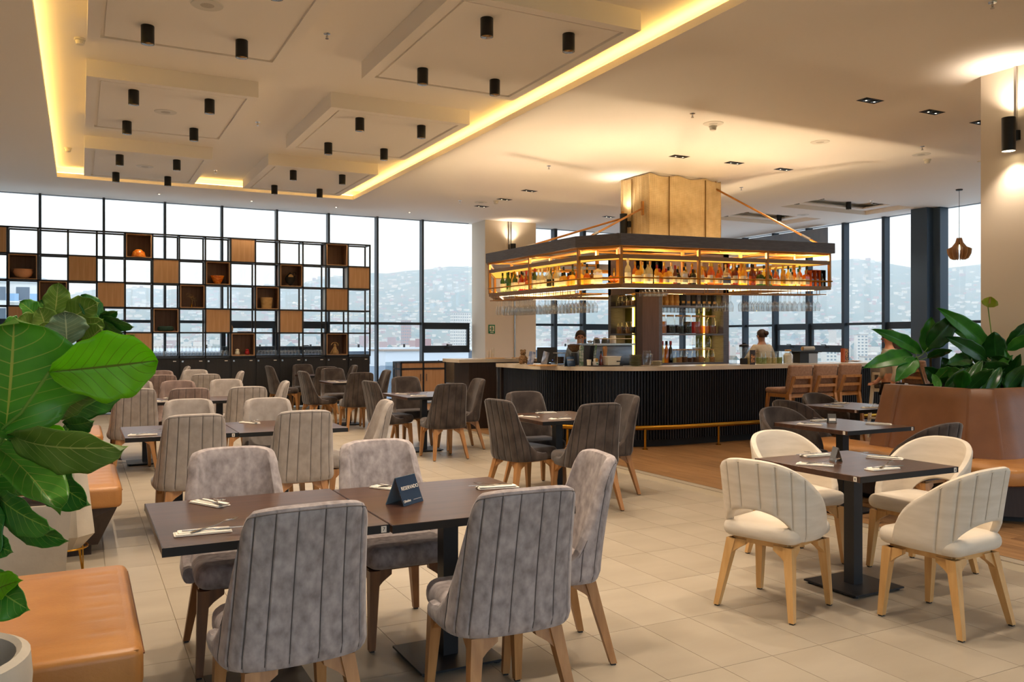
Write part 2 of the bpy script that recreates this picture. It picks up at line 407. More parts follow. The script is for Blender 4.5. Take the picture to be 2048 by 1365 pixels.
# window walls: one object per bay
WY, WX = 19.05, 16.85
TR = 1.85
wn_ = 0
def bay(a, b, axis, awning, wm=.045, WY=WY):
    # axis 'y': bay in the far wall between X=a and X=b; axis 'x': bay in the right wall between Y=a and Y=b
    global wn_; wn_ += 1
    def Mx():
        if axis == 'y': return Matrix.Translation((0, WY, 0))
        return Matrix.Translation((WX, 0, 0)) @ Matrix.Rotation(PI/2, 4, 'Z') @ Matrix.Scale(-1, 4, (0, 1, 0))
    M = Mx(); e = MB()
    e.box(a-wm/2, a+wm/2, -.13, .05, 0, CEIL, M=M)
    e.box(a+wm/2, b-wm/2, -.02, .05, CEIL-.008, CEIL, M=M); e.box(a+wm/2, b-wm/2, -.02, .05, 0, .07, M=M)
    e.box(a+wm/2, b-wm/2, -.06, .05, TR-.03, TR+.03, M=M)
    if awning:
        e.box(a+wm/2, b-wm/2, -.06, .05, 1.15, 1.21, M=M)
        for z0, z1 in ((1.72, TR-.03), (1.21, 1.32)): e.box(a+wm/2, b-wm/2, -.05, .03, z0, z1, M=M)
        e.box(a+wm/2, a+wm/2+.06, -.05, .03, 1.32, 1.72, M=M); e.box(b-wm/2-.06, b-wm/2, -.05, .03, 1.32, 1.72, M=M)
    f = struct('window_%d' % wn_, e, M_frame)
    for z0, z1 in ((TR+.03, CEIL-.008), (.07, TR-.03)):
        g = MB().box(a+wm/2, b-wm/2, .015, .02, z0, z1, M=M); obj('pane', g, M_glassw, f)
    if awning:
        h = MB(); c = (a+b)/2
        h.box(c-.07, c+.07, -.07, -.05, 1.25, 1.28, M=M); h.box(c-.01, c+.01, -.09, -.07, 1.26, 1.33, M=M); h.box(c-.01, c+.13, -.1, -.085, 1.325, 1.345, M=M)
        obj('window_handle', h, M_black, f)
fm = [-5.28, -4.14, -2.99, -1.85, -.70, .43, 1.58, 2.72, 3.88, 5.04, 6.19, 7.32, 8.6]
for k in range(len(fm)-1): bay(fm[k], fm[k+1], 'y', k in (3, 7, 8, 11))
fr = [10.0, 11.0, 11.88, 12.98, 14.1, 15.2, 16.3]
for k in range(len(fr)-1): bay(fr[k], fr[k+1], 'y', k in (2,), .09)
rm = [-4.6, -3.4, -2.2, -1.0, .2, 1.4, 2.6, 3.8, 5.0, 6.2, 7.4, 8.6, 9.8, 11.1, 12.42, 13.54, 14.71, 15.87, 17.06, 18.22, 19.0]
for k in range(len(rm)-1): bay(rm[k], rm[k+1], 'x', k in (12, 14, 17, 16), .08)
struct('wall_far', MB().box(-6, -5.28, 19.0, 19.2, 0, CEIL).box(16.3, 16.9, 19.0, 19.2, 0, CEIL), M_frame)
for k in range(14): bay(-6+k*1.63, -6+(k+1)*1.63, 'y', False, .08, -5)
# steel column in the right window wall
e = MB().box(16.35, 16.80, 12.12, 12.52, 0, CEIL).box(16.55, 16.82, 11.95, 12.12, 0, CEIL)
struct('column_steel', e, mat('steel_column_paint', '3b4b5c', rough=.45))
# grey blind at the far end of the right wall
M_blind = mat('grey_blind', '7c8694', '8a94a2', rough=.9, scale=(3, 3, 1))
t = thing('roller_blind', 'blue grey blind half lowered at the top of the windows beyond the bar canopy', 'blind', (WX-.16, 17.05, 0))
obj('blind_cloth', MB().box(-.008, .008, -1.9, 1.9, 3.62, CEIL-.06), M_blind, t)
obj('bottom_bar', MB().box(-.015, .015, -1.9, 1.9, 3.59, 3.62), M_frame, t)
# plastered columns
struct('column_far', MB().box(8.66, 10.05, 18.27, 19.04, 0, CEIL), M_col)
struct('column_right', MB().box(8.72, 10.2, 5.05, 5.81, 0, CEIL), M_col)
struct('column_bar', MB().box(8.69, 10.2, 11.76, 12.52, 2.965, CEIL), M_col)

# ------------------------------------------------------------------ outside: haze, hills, city, roof
HAZE = 0.00054
def hill(x, y):
    d = math.hypot(x, y); az = math.degrees(math.atan2(x, y))
    base = -46+ (max(0, d-900)/1000)**1.25*24
    RT = ((-180, 120), (-40, 120), (-10, 150), (0, 190), (6, 215), (13, 262), (18, 300), (24, 335), (35, 345), (45, 350), (49, 335), (52.7, 292), (56, 300), (65, 310), (90, 200), (181, 120))
    for (a0, h0), (a1, h1) in zip(RT, RT[1:]):
        if a0 <= az <= a1: ridge = h0+(h1-h0)*(az-a0)/(a1-a0)
    ridge += 7*math.sin(az*.9)+4*math.sin(az*2.3)
    t = max(0, min(1, (d-2300)/1700)); t = t*t*(3-2*t)
    return base*(1-t)+(ridge)*t+10*math.sin(x*.006)*math.sin(y*.007)
def terrain():
    vs = []; fs = []; NA, NR = 260, 44
    for j in range(NR):
        r = 100+(4700-100)*(j/(NR-1))**1.4
        for i in range(NA):
            a = math.radians(-180+360*i/(NA-1)); x, y = r*math.sin(a), r*math.cos(a); vs.append((x, y, hill(x, y)))
    for j in range(NR-1):
        for i in range(NA-1): fs.append((j*NA+i, j*NA+i+1, (j+1)*NA+i+1, (j+1)*NA+i))
    return vs, fs
e = MB(); e.add(*terrain())
M_hill = mat('hillside', '4d5c40', '7c7760', rough=1, scale=(.008, .008, .008), detail=8, contrast=(.35, .65), spec=0)
o = struct('hills_ground', e, M_hill, smooth=True)
# hillside houses: far too many to count, one object of boxes with roofs
cols = ['dcd8d0', 'c9bfb2', 'b5745a', 'e8e6e2', '9c8f84', 'a85f48', 'cfd4d8']
CM = [mat('city_wall_%s' % n_, c, rough=.9, spec=.1) for n_, c in zip(('pale', 'sand', 'clay', 'white', 'taupe', 'brick', 'cool'), cols)]
def bpos(d, px):
    k = (px-1024)/1682; s_, c_ = math.sin(YAW), math.cos(YAW); return d*(k*c_+s_), d*(c_-k*s_)
BLOCKS = [bpos(d, px) for d, px in ((800, 800), (800, 868), (900, 800), (1000, 905), (1500, 812), (1700, 921), (1150, 1722), (1160, 1700), (1000, 1658), (900, 1735), (1200, 1524), (1150, 1108), (1320, 1140))]
e = MB()
for k in range(9000):
    az = math.radians(RND.uniform(-26, 64)); d = RND.uniform(700, 3300) if RND.random() < .93 else RND.uniform(3300, 3800)
    x, y = d*math.sin(az), d*math.cos(az); z = hill(x, y)
    w_, l_, h_ = RND.uniform(7, 20), RND.uniform(7, 18), RND.choice([4, 6, 7, 9, 9, 12])
    if d > 2300: h_ *= .6
    if RND.random() < .02 and d < 2200: h_ = RND.uniform(22, 38); w_ = 16; l_ = 14
    a = RND.choice([.3, .3, 1.2, .8])+RND.uniform(-.1, .1)
    M = Matrix.Translation((x, y, z)) @ Matrix.Rotation(a, 4, 'Z')
    if any((x-q[0])**2+(y-q[1])**2 < 75**2 for q in BLOCKS): continue
    n0 = len(e.f)
    e.box(-w_/2, w_/2, -l_/2, l_/2, -6, h_, RND.choice([0, 1, 2, 3, 3, 4, 5, 6]), M)
    if h_ < 12: e.m[n0+1] = RND.choice([5, 2, 4, 3])
o = obj('hillside_houses', e, CM); tag(o, 'countless small pale and brick houses spread over the misty hillside', 'houses', kind='stuff')
# trees among them
e = MB()
for k in range(900):
    az = math.radians(RND.uniform(-26, 64)); d = RND.uniform(650, 3000)
    x, y = d*math.sin(az), d*math.cos(az); r = RND.uniform(5, 12)
    if any((x-q[0])**2+(y-q[1])**2 < 60**2 for q in BLOCKS): continue
    e.add([(x+r*a, y+r*b, hill(x, y)+r*(c+.6)) for a, b, c in ((1,0,0),(-1,0,0),(0,1,0),(0,-1,0),(0,0,.8),(0,0,-1))], [(0,2,4),(2,1,4),(1,3,4),(3,0,4),(2,0,5),(1,2,5),(3,1,5),(0,3,5)])
o = obj('distant_trees', e, mat('tree_green', '3c5040', '56684e', rough=1, scale=(.1, .1, .1), spec=0)); tag(o, 'scattered dark green trees between the houses on the hillside', 'trees', kind='stuff')
# taller blocks that can be told apart
M_win = mat('far_window', '55616e', rough=.3)
def block(name, label, d, px, w_, l_, h_, wallm, rot=0, nx=6, nz=7, base=None, group=None, roofm=None):
    k = (px-1024)/1682; s_, c_ = math.sin(YAW), math.cos(YAW)
    x, y = d*(k*c_+s_), d*(c_-k*s_); z = hill(x, y) if base is None else base
    t = thing(name, label, 'building', (x, y, z), rot, group)
    e = MB().box(-w_/2, w_/2, -l_/2, l_/2, -8, h_); obj('wall', e, wallm, t)
    obj('roof', MB().box(-w_/2-.4, w_/2+.4, -l_/2-.4, l_/2+.4, h_, h_+1), roofm or CM[4], t)
    for fx, n_ in ((0, nx), (1, max(2, nx//2))):
        e = MB(); L = w_ if fx == 0 else l_
        st = L/n_
        for iz in range(nz):
            zz_ = (iz+.35)*h_/nz; zh = h_/nz*.45
            for ix in range(n_):
                a = -L/2+st*(ix+.22); b_ = a+st*.56
                if fx == 0: e.box(a, b_, -l_/2-.15, -l_/2+.1, zz_, zz_+zh)
                else: e.box(-w_/2-.15, -w_/2+.1, a, b_, zz_, zz_+zh)
        o = obj('windows', e, M_win, t); o['kind'] = 'stuff'
    return t
block('apartment_building', 'long brick red apartment block seen low through the window beside the shelving', 760, 800, 46, 14, 22, CM[2], .1, 14, 5)
block('apartment_building', 'brick red apartment block half hidden behind the mullion nearest the plastered column', 800, 868, 34, 14, 20, CM[2], .1, 10, 5)
block('apartment_building', 'pale warehouse with flat roof above the brick apartment blocks', 900, 800, 60, 22, 20, CM[0], .1, 12, 1)
block('apartment_building', 'white stepped building seen through the awning window by the plastered column', 1000, 905, 46, 20, 26, CM[3], -.1, 6, 4)
block('tower_block', 'twin slim towers with red bands standing above the far rooftops', 1500, 812, 14, 12, 66, CM[2], .2, 3, 12)
block('tower_block', 'tall white office slab high on the slope beside the plastered column', 1700, 921, 40, 14, 72, CM[3], .1, 8, 12)
block('tower_block', 'white ribbed tower block seen beyond the third bar stool', 1150, 1722, 20, 14, 42, CM[3], .9, 7, 10)
block('tower_block', 'slim white tower with red stripes beside the ribbed tower', 1160, 1690, 10, 12, 34, CM[3], .9, 2, 9)
block('apartment_building', 'white apartment block with red panels seen above the folded napkins on the bar', 1000, 1658, 34, 12, 20, CM[3], .9, 6, 5)
block('apartment_building', 'cream low block of flats in front of the ribbed tower', 900, 1735, 26, 12, 17, CM[0], .9, 6, 4)
block('apartment_building', 'pink grey high block seen through the awning window behind the barista', 1200, 1524, 30, 14, 34, CM[1], .9, 7, 9)
block('civic_building', 'long yellow colonial building with rows of windows behind the coffee grinder', 1150, 1108, 76, 16, 22, mat('ochre_plaster', 'd8c08a', rough=.9), .1, 16, 3, roofm=CM[5])
block('civic_building', 'brick red arcaded building above the colonial facade', 1320, 1140, 64, 16, 30, CM[2], .1, 12, 3, roofm=CM[5])
# high rise close by on the left with balconies
def highrise():
    d = 120; k = (10-1024)/1682; s_, c_ = math.sin(YAW), math.cos(YAW)
    t = thing('high_rise', 'white high rise with glass balconies seen through the left end of the shelving', 'building', (d*(k*c_+s_), d*(c_-k*s_), -40), -.15)
    obj('wall', MB().box(-9, 4.6, 0, 12, 0, 49.5), CM[3], t)
    obj('roof', MB().box(-9.3, 4.9, -.3, 12.3, 49.5, 50.2), CM[6], t)
    for fz in range(8, 16):
        z = 1.2+fz*3.05
        for xx in (-7.6, -4.6, -1.6, 1.4):
            f = obj('window', MB().box(xx, xx+1.7, -.08, .1, z, z+1.9), M_win, t)
        for xx in (-5.0, 1.0, 4.0):
            b_ = obj('balcony', MB().box(xx-.6, xx+1.0, -1.3, 0, z-.35, z-.15), CM[3], t)
            obj('balcony_rail', MB().box(xx-.6, xx+1.0, -1.32, -1.28, z-.15, z+.9), mat('blue_glass', '8fb2d4', rough=.2) if 'blue_glass' not in MATS else MATS['blue_glass'], b_)
    return t
highrise()
# dish like roof sculpture over the high rise
t = thing('rooftop_ring', 'white ring shaped steel frame standing on a distant rooftop', 'sculpture', (-22.5, 118, 6.2))
e = MB(); e.path([(2.1*math.cos(a*PI/12), 0, 2.9+2.9*math.sin(a*PI/12)) for a in range(24)], .12, 6, closed=True); obj('ring', e, CM[6], t)
e = MB().box(-1.7, 1.7, -.4, .4, 2.1, 2.4).box(-.1, .1, -.1, .1, 0, 2.1).box(1.0, 1.2, -.1, .1, 0, 2.1); obj('deck', e, CM[6], t)
# the roof just outside with its ribs, gutter wall and lamps
M_roof = mat('white_roof_sheet', 'c9d0d6', 'dde2e6', rough=.5, scale=(.4, .4, .4))
t = thing('mall_roof', 'wide white ribbed sheet metal roof just outside the far windows', 'roof', (0, 0, 0))
ROOFZ = -1.3
obj('roof_sheet', MB().box(-30, 75, 19.6, 88, ROOFZ-.3, ROOFZ), M_roof, t)
e = MB()
for i in range(60): 
    x = -28+i*1.7; M = Matrix.Translation((x, 53, ROOFZ)) @ Matrix.Rotation(.55, 4, 'Z'); e.box(-.10, .10, -30, 30, 0, .14, M=M)
o = obj('roof_ribs', e, mat('roof_rib', '8492a0', rough=.6), t); o['kind'] = 'stuff'
obj('parapet', MB().box(-30, 75, 88, 89, ROOFZ-.3, .1), mat('parapet_grey', '56606b', '666f7a', rough=.9, scale=(.6, .6, .6)), t)
obj('parapet_cap', MB().box(-30, 75, 87.8, 89.4, .1, .5), M_roof, t)
for i in range(16): obj('roof_lamp', MB().box(-.09, .09, -.09, .09, .5, .85), M_black, t, loc=(-20+i*5.2, 88.5, 0))
t = thing('roof_unit', 'low grey plant room on the roof outside near the plastered column', 'building', (27, 80, ROOFZ))
obj('wall', MB().box(0, 9, 0, 5, 0, 1.5), CM[6], t); obj('roof', MB().box(-.2, 9.2, -.2, 5.2, 1.5, 1.65), CM[4], t)
# haze filling the valley, real scattering air
m = bpy.data.materials.new('haze'); m.use_nodes = True; n = m.node_tree.nodes; n.remove(n['Principled BSDF'])
v = n.new('ShaderNodeVolumeScatter'); v.inputs['Density'].default_value = HAZE; v.inputs['Color'].default_value = (.53, .745, 1, 1); v.inputs['Anisotropy'].default_value = .0
m.node_tree.links.new(v.outputs[0], n['Material Output'].inputs['Volume'])
try: m.cycles.homogeneous_volume = True
except Exception: pass
o = obj('valley_haze', MB().box(-5000, 6500, 92, 4300, -150, 390), m); tag(o, 'pale blue mist hanging over the city and the hills', 'haze', kind='stuff')
# ------------------------------------------------------------------ chairs
def spow(v, p): return math.copysign(abs(v)**p, v)
def shell_mesh(kind, fine=True):
    # returns (shell MB, seams MB): an upholstered shell that wraps round the seat
    if kind == 'high':
        seams = [-.84, -.70, -.529, -.30, -.09, .09, .30, .529, .70, .84]; PH = 104
        def zt(u):
            a = abs(u)**1.6
            if a < .54: return .95-.012*(a/.54)**2*2-.04*max(0, (a-.44)/.10)**2
            t = min(1, (a-.54)/.38); t = t*t*(3-2*t)*.35+.65*(1-(1-t)**2.1)
            return .886+(.455-.886)*t
        def zb(u): return .375+.008*abs(u)
        def plan(u, z, ins):
            t = (z-.4)/.55; tt = max(0, min(1.05, t))
            a = .272-.036*tt**.6-.035*max(0, (.43-z)/.06)**2-ins; b = .245-ins-.03*max(0, (.43-z)/.06)**2
            ph = math.radians(PH*math.copysign(abs(u)**1.6, u)); x = a*spow(math.sin(ph), .5); c = math.cos(ph)
            y = -b*spow(c, .5) if c > 0 else .22*(-c)*1.6
            return x, y-.10*tt**1.3+.015
    else:
        seams = [-.56, -.40, -.24, -.08, .08, .24, .40, .56]; PH = 118
        def zt(u): return .445+.405*max(0, math.cos(abs(u)**1.12*PI/2))**.62
        def zb(u):
            a = abs(u); t = max(0, 1-(a/.44)**2)
            return .405+.165*t**.6
        def plan(u, z, ins):
            tt = max(0, min(1, (z-.4)/.45)); a = .262+.018*tt-.03*max(0, (.45-z)/.05)**2*(1 if abs(u) > .45 else 0)-ins
            ph = math.radians(PH*u); x = a*spow(math.sin(ph), .85); c = math.cos(ph); y = -(a-.01)*spow(c, .85)
            return x, y-.045*tt**1.2+.01
    us = sorted(set([round(-1+2*i/(44 if fine else 22), 4) for i in range((44 if fine else 22)+1)]))
    if fine:
        us = [u for u in us if min(abs(u-s) for s in seams) > .03]
        for s in seams: us += [s-.022, s-.009, s, s+.009, s+.022]
        us.sort()
    nv = 16 if fine else 9
    def groove(u):
        d = min(abs(u-s) for s in seams)
        return (.006 if d < .001 else (.003 if d < .012 else 0)) if fine else 0
    TH = .052 if kind == 'high' else .042
    mb = MB(); cols = []
    for u in us:
        col = []; z0, z1 = zb(u), zt(u); r = min(TH/2, (z1-z0)*.25)
        for j in range(nv):      # outer, from below up
            z = z0+r*.6+(z1-z0-r*1.6)*j/(nv-1); x, y = plan(u, z, groove(u)); col.append((x, y, z))
        for k in (1, 2, 3):      # rim
            a = PI*k/4; x, y = plan(u, z1-r, TH/2-TH/2*math.cos(a)); col.append((x, y, z1-r+r*math.sin(a)))
        for j in range(nv-1, -1, -1):
            z = z0+r*.6+(z1-z0-r*1.6)*j/(nv-1); x, y = plan(u, z, TH); col.append((x, y, z))
        for k in (1, 2, 3):
            a = PI*k/4; x, y = plan(u, z0+r*.6, TH/2+TH/2*math.cos(a)); col.append((x, y, z0+r*.6-r*.6*math.sin(a)))
        cols.append(col)
    n = len(cols[0]); vs = [p for c in cols for p in c]; fs = []
    for i in range(len(cols)-1):
        for j in range(n): fs.append((i*n+j, i*n+(j+1) % n, (i+1)*n+(j+1) % n, (i+1)*n+j))
    fs.append(tuple(range(n))); fs.append(tuple(range((len(cols)-1)*n, len(cols)*n))[::-1])
    mb.add(vs, fs)
    sm = MB()
    if fine:
        for s in seams:
            z0, z1 = zb(s)+.02, zt(s)-.018
            pts = []
            for j in range(13):
                z = z0+(z1-z0)*j/12; x, y = plan(s, z, .0035); pts.append((x, y, z))
            sm.path(pts, .0016, 4)
        pts = []
        for i in range(61):
            u = -.97+1.94*i/60; z = zt(u)-.006; x, y = plan(u, z-.01, .004); pts.append((x, y, z-.012))
        sm.path(pts, .0018, 4)
    return mb, sm
def leg_mb(sx, sy, foot, top, ztop=.38):
    mb = MB(); a, b = .026, .015
    tx, ty = sx*top[0], sy*top[1]; fx, fy = sx*foot[0], sy*foot[1]
    vs = [(fx+i*b, fy+j*b, .008) for i, j in ((-1,-1),(1,-1),(1,1),(-1,1))]+[(tx+i*a, ty+j*a, ztop) for i, j in ((-1,-1),(1,-1),(1,1),(-1,1))]
    mb.add(vs, [(3,2,1,0),(4,5,6,7),(0,1,5,4),(1,2,6,5),(2,3,7,6),(3,0,4,7)])
    mb.box(fx-.011, fx+.011, fy-.011, fy+.011, 0, .008, 1)
    # brackets towards the middle
    for ax in (0, 1):
        g = .088; hgt = .09
        prof = [(0, ztop), (g, ztop), (g, ztop-.025), (.045, ztop-.055), (.012, ztop-hgt), (0, ztop-hgt)]
        vs = []
        for off in (-.015, .015):
            for q, z in prof:
                k = (ztop-z)/(ztop)
                x = tx+(fx-tx)*k; y = ty+(fy-ty)*k
                if ax == 0: vs.append((x-sx*q, y+off, z))
                else: vs.append((x+off, y-sy*q, z))
        n = len(prof)
        mb.add(vs, [tuple(range(n)), tuple(range(n, 2*n))[::-1]]+[(i, n+i, n+(i+1) % n, (i+1) % n) for i in range(n)])
    return mb
def make_chair(name, kind, fab, legm, seamm, fine=True):
    t = thing(name, 'x', 'chair')
    sh, sm = shell_mesh(kind, fine)
    obj('backrest', sh, fab, t, smooth='auto')
    if fine: obj('seam', sm, seamm, t)
    if kind == 'high':
        obj('seat', MB().rbox(-.222, .222, -.17, .285, .385, .495, .045, seg=4 if fine else 2), fab, t, smooth='auto')
        F, T_, B, BT = (.205, .245), (.185, .215), (.222, .262), (.165, .165)
    else:
        obj('seat', MB().rbox(-.225, .225, -.215, .255, .395, .485, .042, seg=4 if fine else 2), fab, t, smooth='auto')
        F, T_, B, BT = (.215, .215), (.19, .185), (.225, .235), (.17, .16)
    for sx in (-1, 1):
        obj('leg', leg_mb(sx, 1, F, T_), [legm, M_black], t); obj('leg', leg_mb(sx, -1, B, BT), [legm, M_black], t)
    obj('seat_frame', MB().box(-.17, .17, .17, .195, .366, .392).box(-.16, .16, -.165, -.14, .366, .392).box(-.175, -.15, -.15, .19, .366, .392).box(.15, .175, -.15, .19, .366, .392), legm, t)
    return t
protos = {}
def proto(key):
    if key not in protos:
        sp_ = {'suede': ('dining_chair', 'high', M_suede, M_legw, M_seam), 'suedef': ('dining_chair', 'high', M_suede, M_legd, M_seam), 'beige': ('dining_chair', 'high', M_beige, M_legw, M_seam), 'mauve': ('dining_chair', 'high', M_mauve, M_legw, M_seam),
               'dark': ('dining_chair', 'high', M_dark, M_legw, M_ink), 'cream': ('tub_chair', 'low', M_cream, M_legl, M_creamseam), 'charcoal': ('tub_chair', 'low', M_dark, M_legw, M_ink)}[key]
        if key != 'suede' and sp_[1] == 'high': protos[key] = ('dup', sp_)
        elif key == 'charcoal': protos[key] = ('dup', sp_)
        else: protos[key] = ('own', sp_)
    return protos[key]
first = {}
def chair(key, x, y, rz, label, group):
    kind = 'high' if key in ('suede', 'suedef', 'beige', 'mauve', 'dark') else 'low'
    loc = (x, y, 0); rz = math.radians(rz)
    if kind not in first:
        first[kind] = None
        t = make_chair('dining_chair' if kind == 'high' else 'tub_chair', kind, M_suede if kind == 'high' else M_cream, M_legw if kind == 'high' else M_legl, M_seam if kind == 'high' else M_creamseam)
        first[kind] = t; t.location = loc; t.rotation_euler = (0, 0, rz); t['label'] = label; t['group'] = group
        if key == 'suede' or key == 'cream': return t
    _, sp_ = proto(key)
    if kind == 'high': sw = {'grey_suede': sp_[2], 'oak_leg': sp_[3], 'seam_thread': sp_[4]}
    else: sw = {'cream_fabric': sp_[2], 'light_oak': sp_[3], 'cream_seam': sp_[4]}
    if kind not in used0: used0.add(kind)
    return dup(first[kind], loc, rz, label, group, sw)
used0 = set()
G1 = 'mottled grey suede chairs round the front table'
chair('suede', .67, 3.10, 3, 'mottled grey suede chair, ribbed back to us, at the numbered table corner', G1)
chair('cream', 3.475, 3.53, -73, 'cream tub chair at the left of its table, cut out back towards us', 'cream tub chairs round the nearest right table')
chair('suede', 1.49, 3.03, -2, 'mottled grey suede chair, ribbed back to us, right of the reserved sign', G1)
chair('suedef', .68, 4.16, 178, 'mottled grey suede chair facing us across the left half of the reserved table', G1)
chair('suedef', 1.44, 4.13, 181, 'mottled grey suede chair facing us directly behind the reserved sign', G1)
chair('suede', 1.97, 3.50, 78, 'mottled grey suede chair at the right end of the reserved table, seen side on', G1)
G2 = 'cream tub chairs round the nearest right table'
chair('cream', 4.08, 2.93, 4, 'cream tub chair nearest the right edge, its curved back turned to us', G2)
chair('cream', 4.33, 4.20, 172, 'cream tub chair across the table, in front of the charcoal tub chairs', G2)
chair('cream', 4.83, 3.63, 92, 'cream tub chair across the table, close to the leather banquette', G2)
G3 = 'beige chairs along the second row'
chair('beige', .74, 6.80, 2, 'beige grey chair in the second row, ribbed back to us, nearest the tan bench', G3)
chair('beige', 1.55, 6.76, -2, 'beige grey chair, ribbed back to us, in the second row right half', G3)
chair('beige', .88, 7.88, 180, 'beige chair facing us across the left half of the second row table', G3)
chair('beige', 1.55, 7.70, 181, 'beige chair facing us across the right half of the second row table', G3)
chair('beige', 2.17, 7.26, 82, 'beige chair at the right end of the second row table, seen side on', G3)
G4 = 'chairs of the third and fourth rows'
chair('beige', .53, 10.40, 3, 'beige chair, ribbed back to us, third row, beside the fig leaves', G4)
chair('mauve', 1.09, 10.26, 0, 'mauve brown chair in the third row with ribbed back to us', G4)
chair('beige', 1.73, 10.26, -2, 'beige chair in the third row with ribbed back to us, at the right end', G4)
chair('beige', .64, 11.75, 180, 'beige chair facing us in the third row, leftmost and half hidden', G4)
chair('mauve', 1.14, 11.50, 180, 'mauve chair facing us in the third row, middle of three', G4)
chair('beige', 1.76, 11.62, 180, 'beige chair facing us in the third row, on its right', G4)
chair('beige', 2.1, 11.10, 84, 'beige chair at the right end of the third row table, side on', G4)
chair('mauve', 1.09, 14.0, 2, 'mauve chair with ribbed back to us in the fourth row', G4)
chair('beige', 1.75, 14.05, -2, 'beige chair with ribbed back to us in the fourth row', G4)
chair('mauve', 1.22, 15.3, 180, 'mauve chair facing us in the fourth row by the black cabinets', G4)
chair('beige', 1.81, 15.5, 180, 'beige chair facing us in the fourth row by the black cabinets', G4)
chair('beige', 2.15, 14.77, 85, 'beige chair at the right end of the fourth row table', G4)
chair('beige', 1.62, 17.75, 90, 'beige chair standing side on closest to the black cabinets', G4)
def four(cx, cy, desc, group, pos):
    for (key, x, y, rz, word) in pos: chair(key, x, y, rz, word+' '+desc, group)
four(0, 0, 'the table in front of the bar', 'dark chairs round the table in front of the bar',
    [('dark', 3.66, 6.93, -80, 'charcoal velvet chair in profile at the left of'), ('dark', 4.10, 7.46, 178, 'charcoal velvet chair facing us across'), ('dark', 3.98, 6.33, -3, 'charcoal velvet chair with ribbed back to us at'), ('dark', 4.52, 6.85, 84, 'charcoal velvet chair against the fluted bar, right of')])
four(0, 0, 'the table before the sideboard', 'dark chairs round the table by the sideboard',
    [('dark', 3.63, 10.65, -82, 'charcoal velvet chair in profile at the left of'), ('dark', 4.17, 11.22, 180, 'charcoal velvet chair facing us across'), ('dark', 4.06, 9.80, 0, 'charcoal velvet chair with ribbed back to us at'), ('dark', 4.6, 10.5, 86, 'charcoal velvet chair turned side on at the right of')])
four(0, 0, 'the farther square table', 'dark chairs round the farther table',
    [('dark', 3.62, 14.3, -84, 'charcoal velvet chair in profile at the left of'), ('dark', 4.17, 15.15, 180, 'charcoal velvet chair facing us across'), ('dark', 4.05, 13.5, 0, 'charcoal velvet chair with ribbed back to us at'), ('dark', 4.5, 14.1, 86, 'charcoal velvet chair turned side on at the right of')])
four(0, 0, 'the farthest table by the black lockers', 'dark chairs round the farthest table',
    [('dark', 3.65, 17.3, -85, 'charcoal velvet chair in profile at the left of'), ('dark', 4.22, 17.72, 180, 'charcoal velvet chair facing us across'), ('dark', 4.31, 16.6, 0, 'charcoal velvet chair with its back to us at'), ('dark', 4.78, 17.0, 86, 'charcoal velvet chair side on at right of')])
G5 = 'charcoal tub chairs along the banquette'
chair('charcoal', 5.86, 5.72, 176, 'charcoal tub chair facing the banquette table, nearest of the three in a line', G5)
chair('charcoal', 6.90, 6.62, -84, 'charcoal tub chair in the middle of the three in a line', G5)
chair('charcoal', 7.80, 7.05, 178, 'brown charcoal tub chair nearest the bar stools', G5)
chair('charcoal', 5.98, 4.50, 2, 'dark tub chair, back to us, half behind the cream chair by the banquette', G5)

# ------------------------------------------------------------------ tables
def text_mesh(s, size, font_ext=.0004):
    cu = bpy.data.curves.new('t', 'FONT'); cu.body = s; cu.size = size; cu.extrude = font_ext; cu.align_x = 'CENTER'; cu.align_y = 'CENTER'; cu.resolution_u = 3
    o = bpy.data.objects.new('t', cu); C.objects.link(o); dg = bpy.context.evaluated_depsgraph_get(); dg.update()
    me = bpy.data.meshes.new_from_object(o.evaluated_get(dg)); bpy.data.objects.remove(o); bpy.data.curves.remove(cu)
    return me
def table(x0, x1, y0, y1, label, group, tagx=None, base=True, num='7'):
    cx, cy_ = (x0+x1)/2, (y0+y1)/2; t = thing('dining_table', label, 'table', (cx, cy_, 0), 0, group)
    w_, l_ = (x1-x0)/2, (y1-y0)/2
    obj('tabletop', MB().rbox(-w_+.001, w_-.001, -l_, l_, .715, .75, .003, seg=1), M_table, t)
    for ya, yb in ((-l_-.001, -l_), (l_, l_+.001)): obj('edge_band', MB().box(-w_, w_, ya, yb, .716, .749), M_ink, t)
    if base:
        obj('pedestal', MB().box(-.037, .037, -.037, .037, .022, .71), M_black, t)
        obj('mounting_plate', MB().box(-.16, .16, -.16, .16, .705, .715).box(-.2, .2, -.02, .02, .69, .706), M_black, t)
        obj('base_plate', MB().box(-.205, .205, -.195, .195, .012, .022), M_black, t)
        for sx in (-1, 1):
            for sy in (-1, 1): obj('levelling_foot', MB().lathe([(.018, 0), (.018, .005), (.006, .006), (.006, .013)], 10, c=(sx*.175, sy*.165, 0)), M_black, t)
    if tagx is not None:
        for q in tagx:
            f = obj('number_tag', MB().box(-.011, .011, -.0008, 0, -.013, .013), M_paper, t, loc=(q[0], q[1], .7325), rot=(0, 0, q[2]))
            if num is None: obj('printed_mark', MB().box(-.0025, .0025, -.0014, -.0007, -.007, .007), M_ink, f); continue
            me = text_mesh(num, .022, .0002); me.materials.append(M_ink); link('number', me, f, (0, -.0012, 0), (PI/2, 0, 0))
    return t
TG = 'dark walnut tables'
table(.26, 1.11, 3.24, 4.15, 'left half of the front table pair, dark walnut, with a 7 tag', TG, [(.40, -.4565, 0)])
table(1.113, 1.97, 3.215, 4.11, 'dark walnut table forming the right half of the front pair, under the reserved sign', TG)
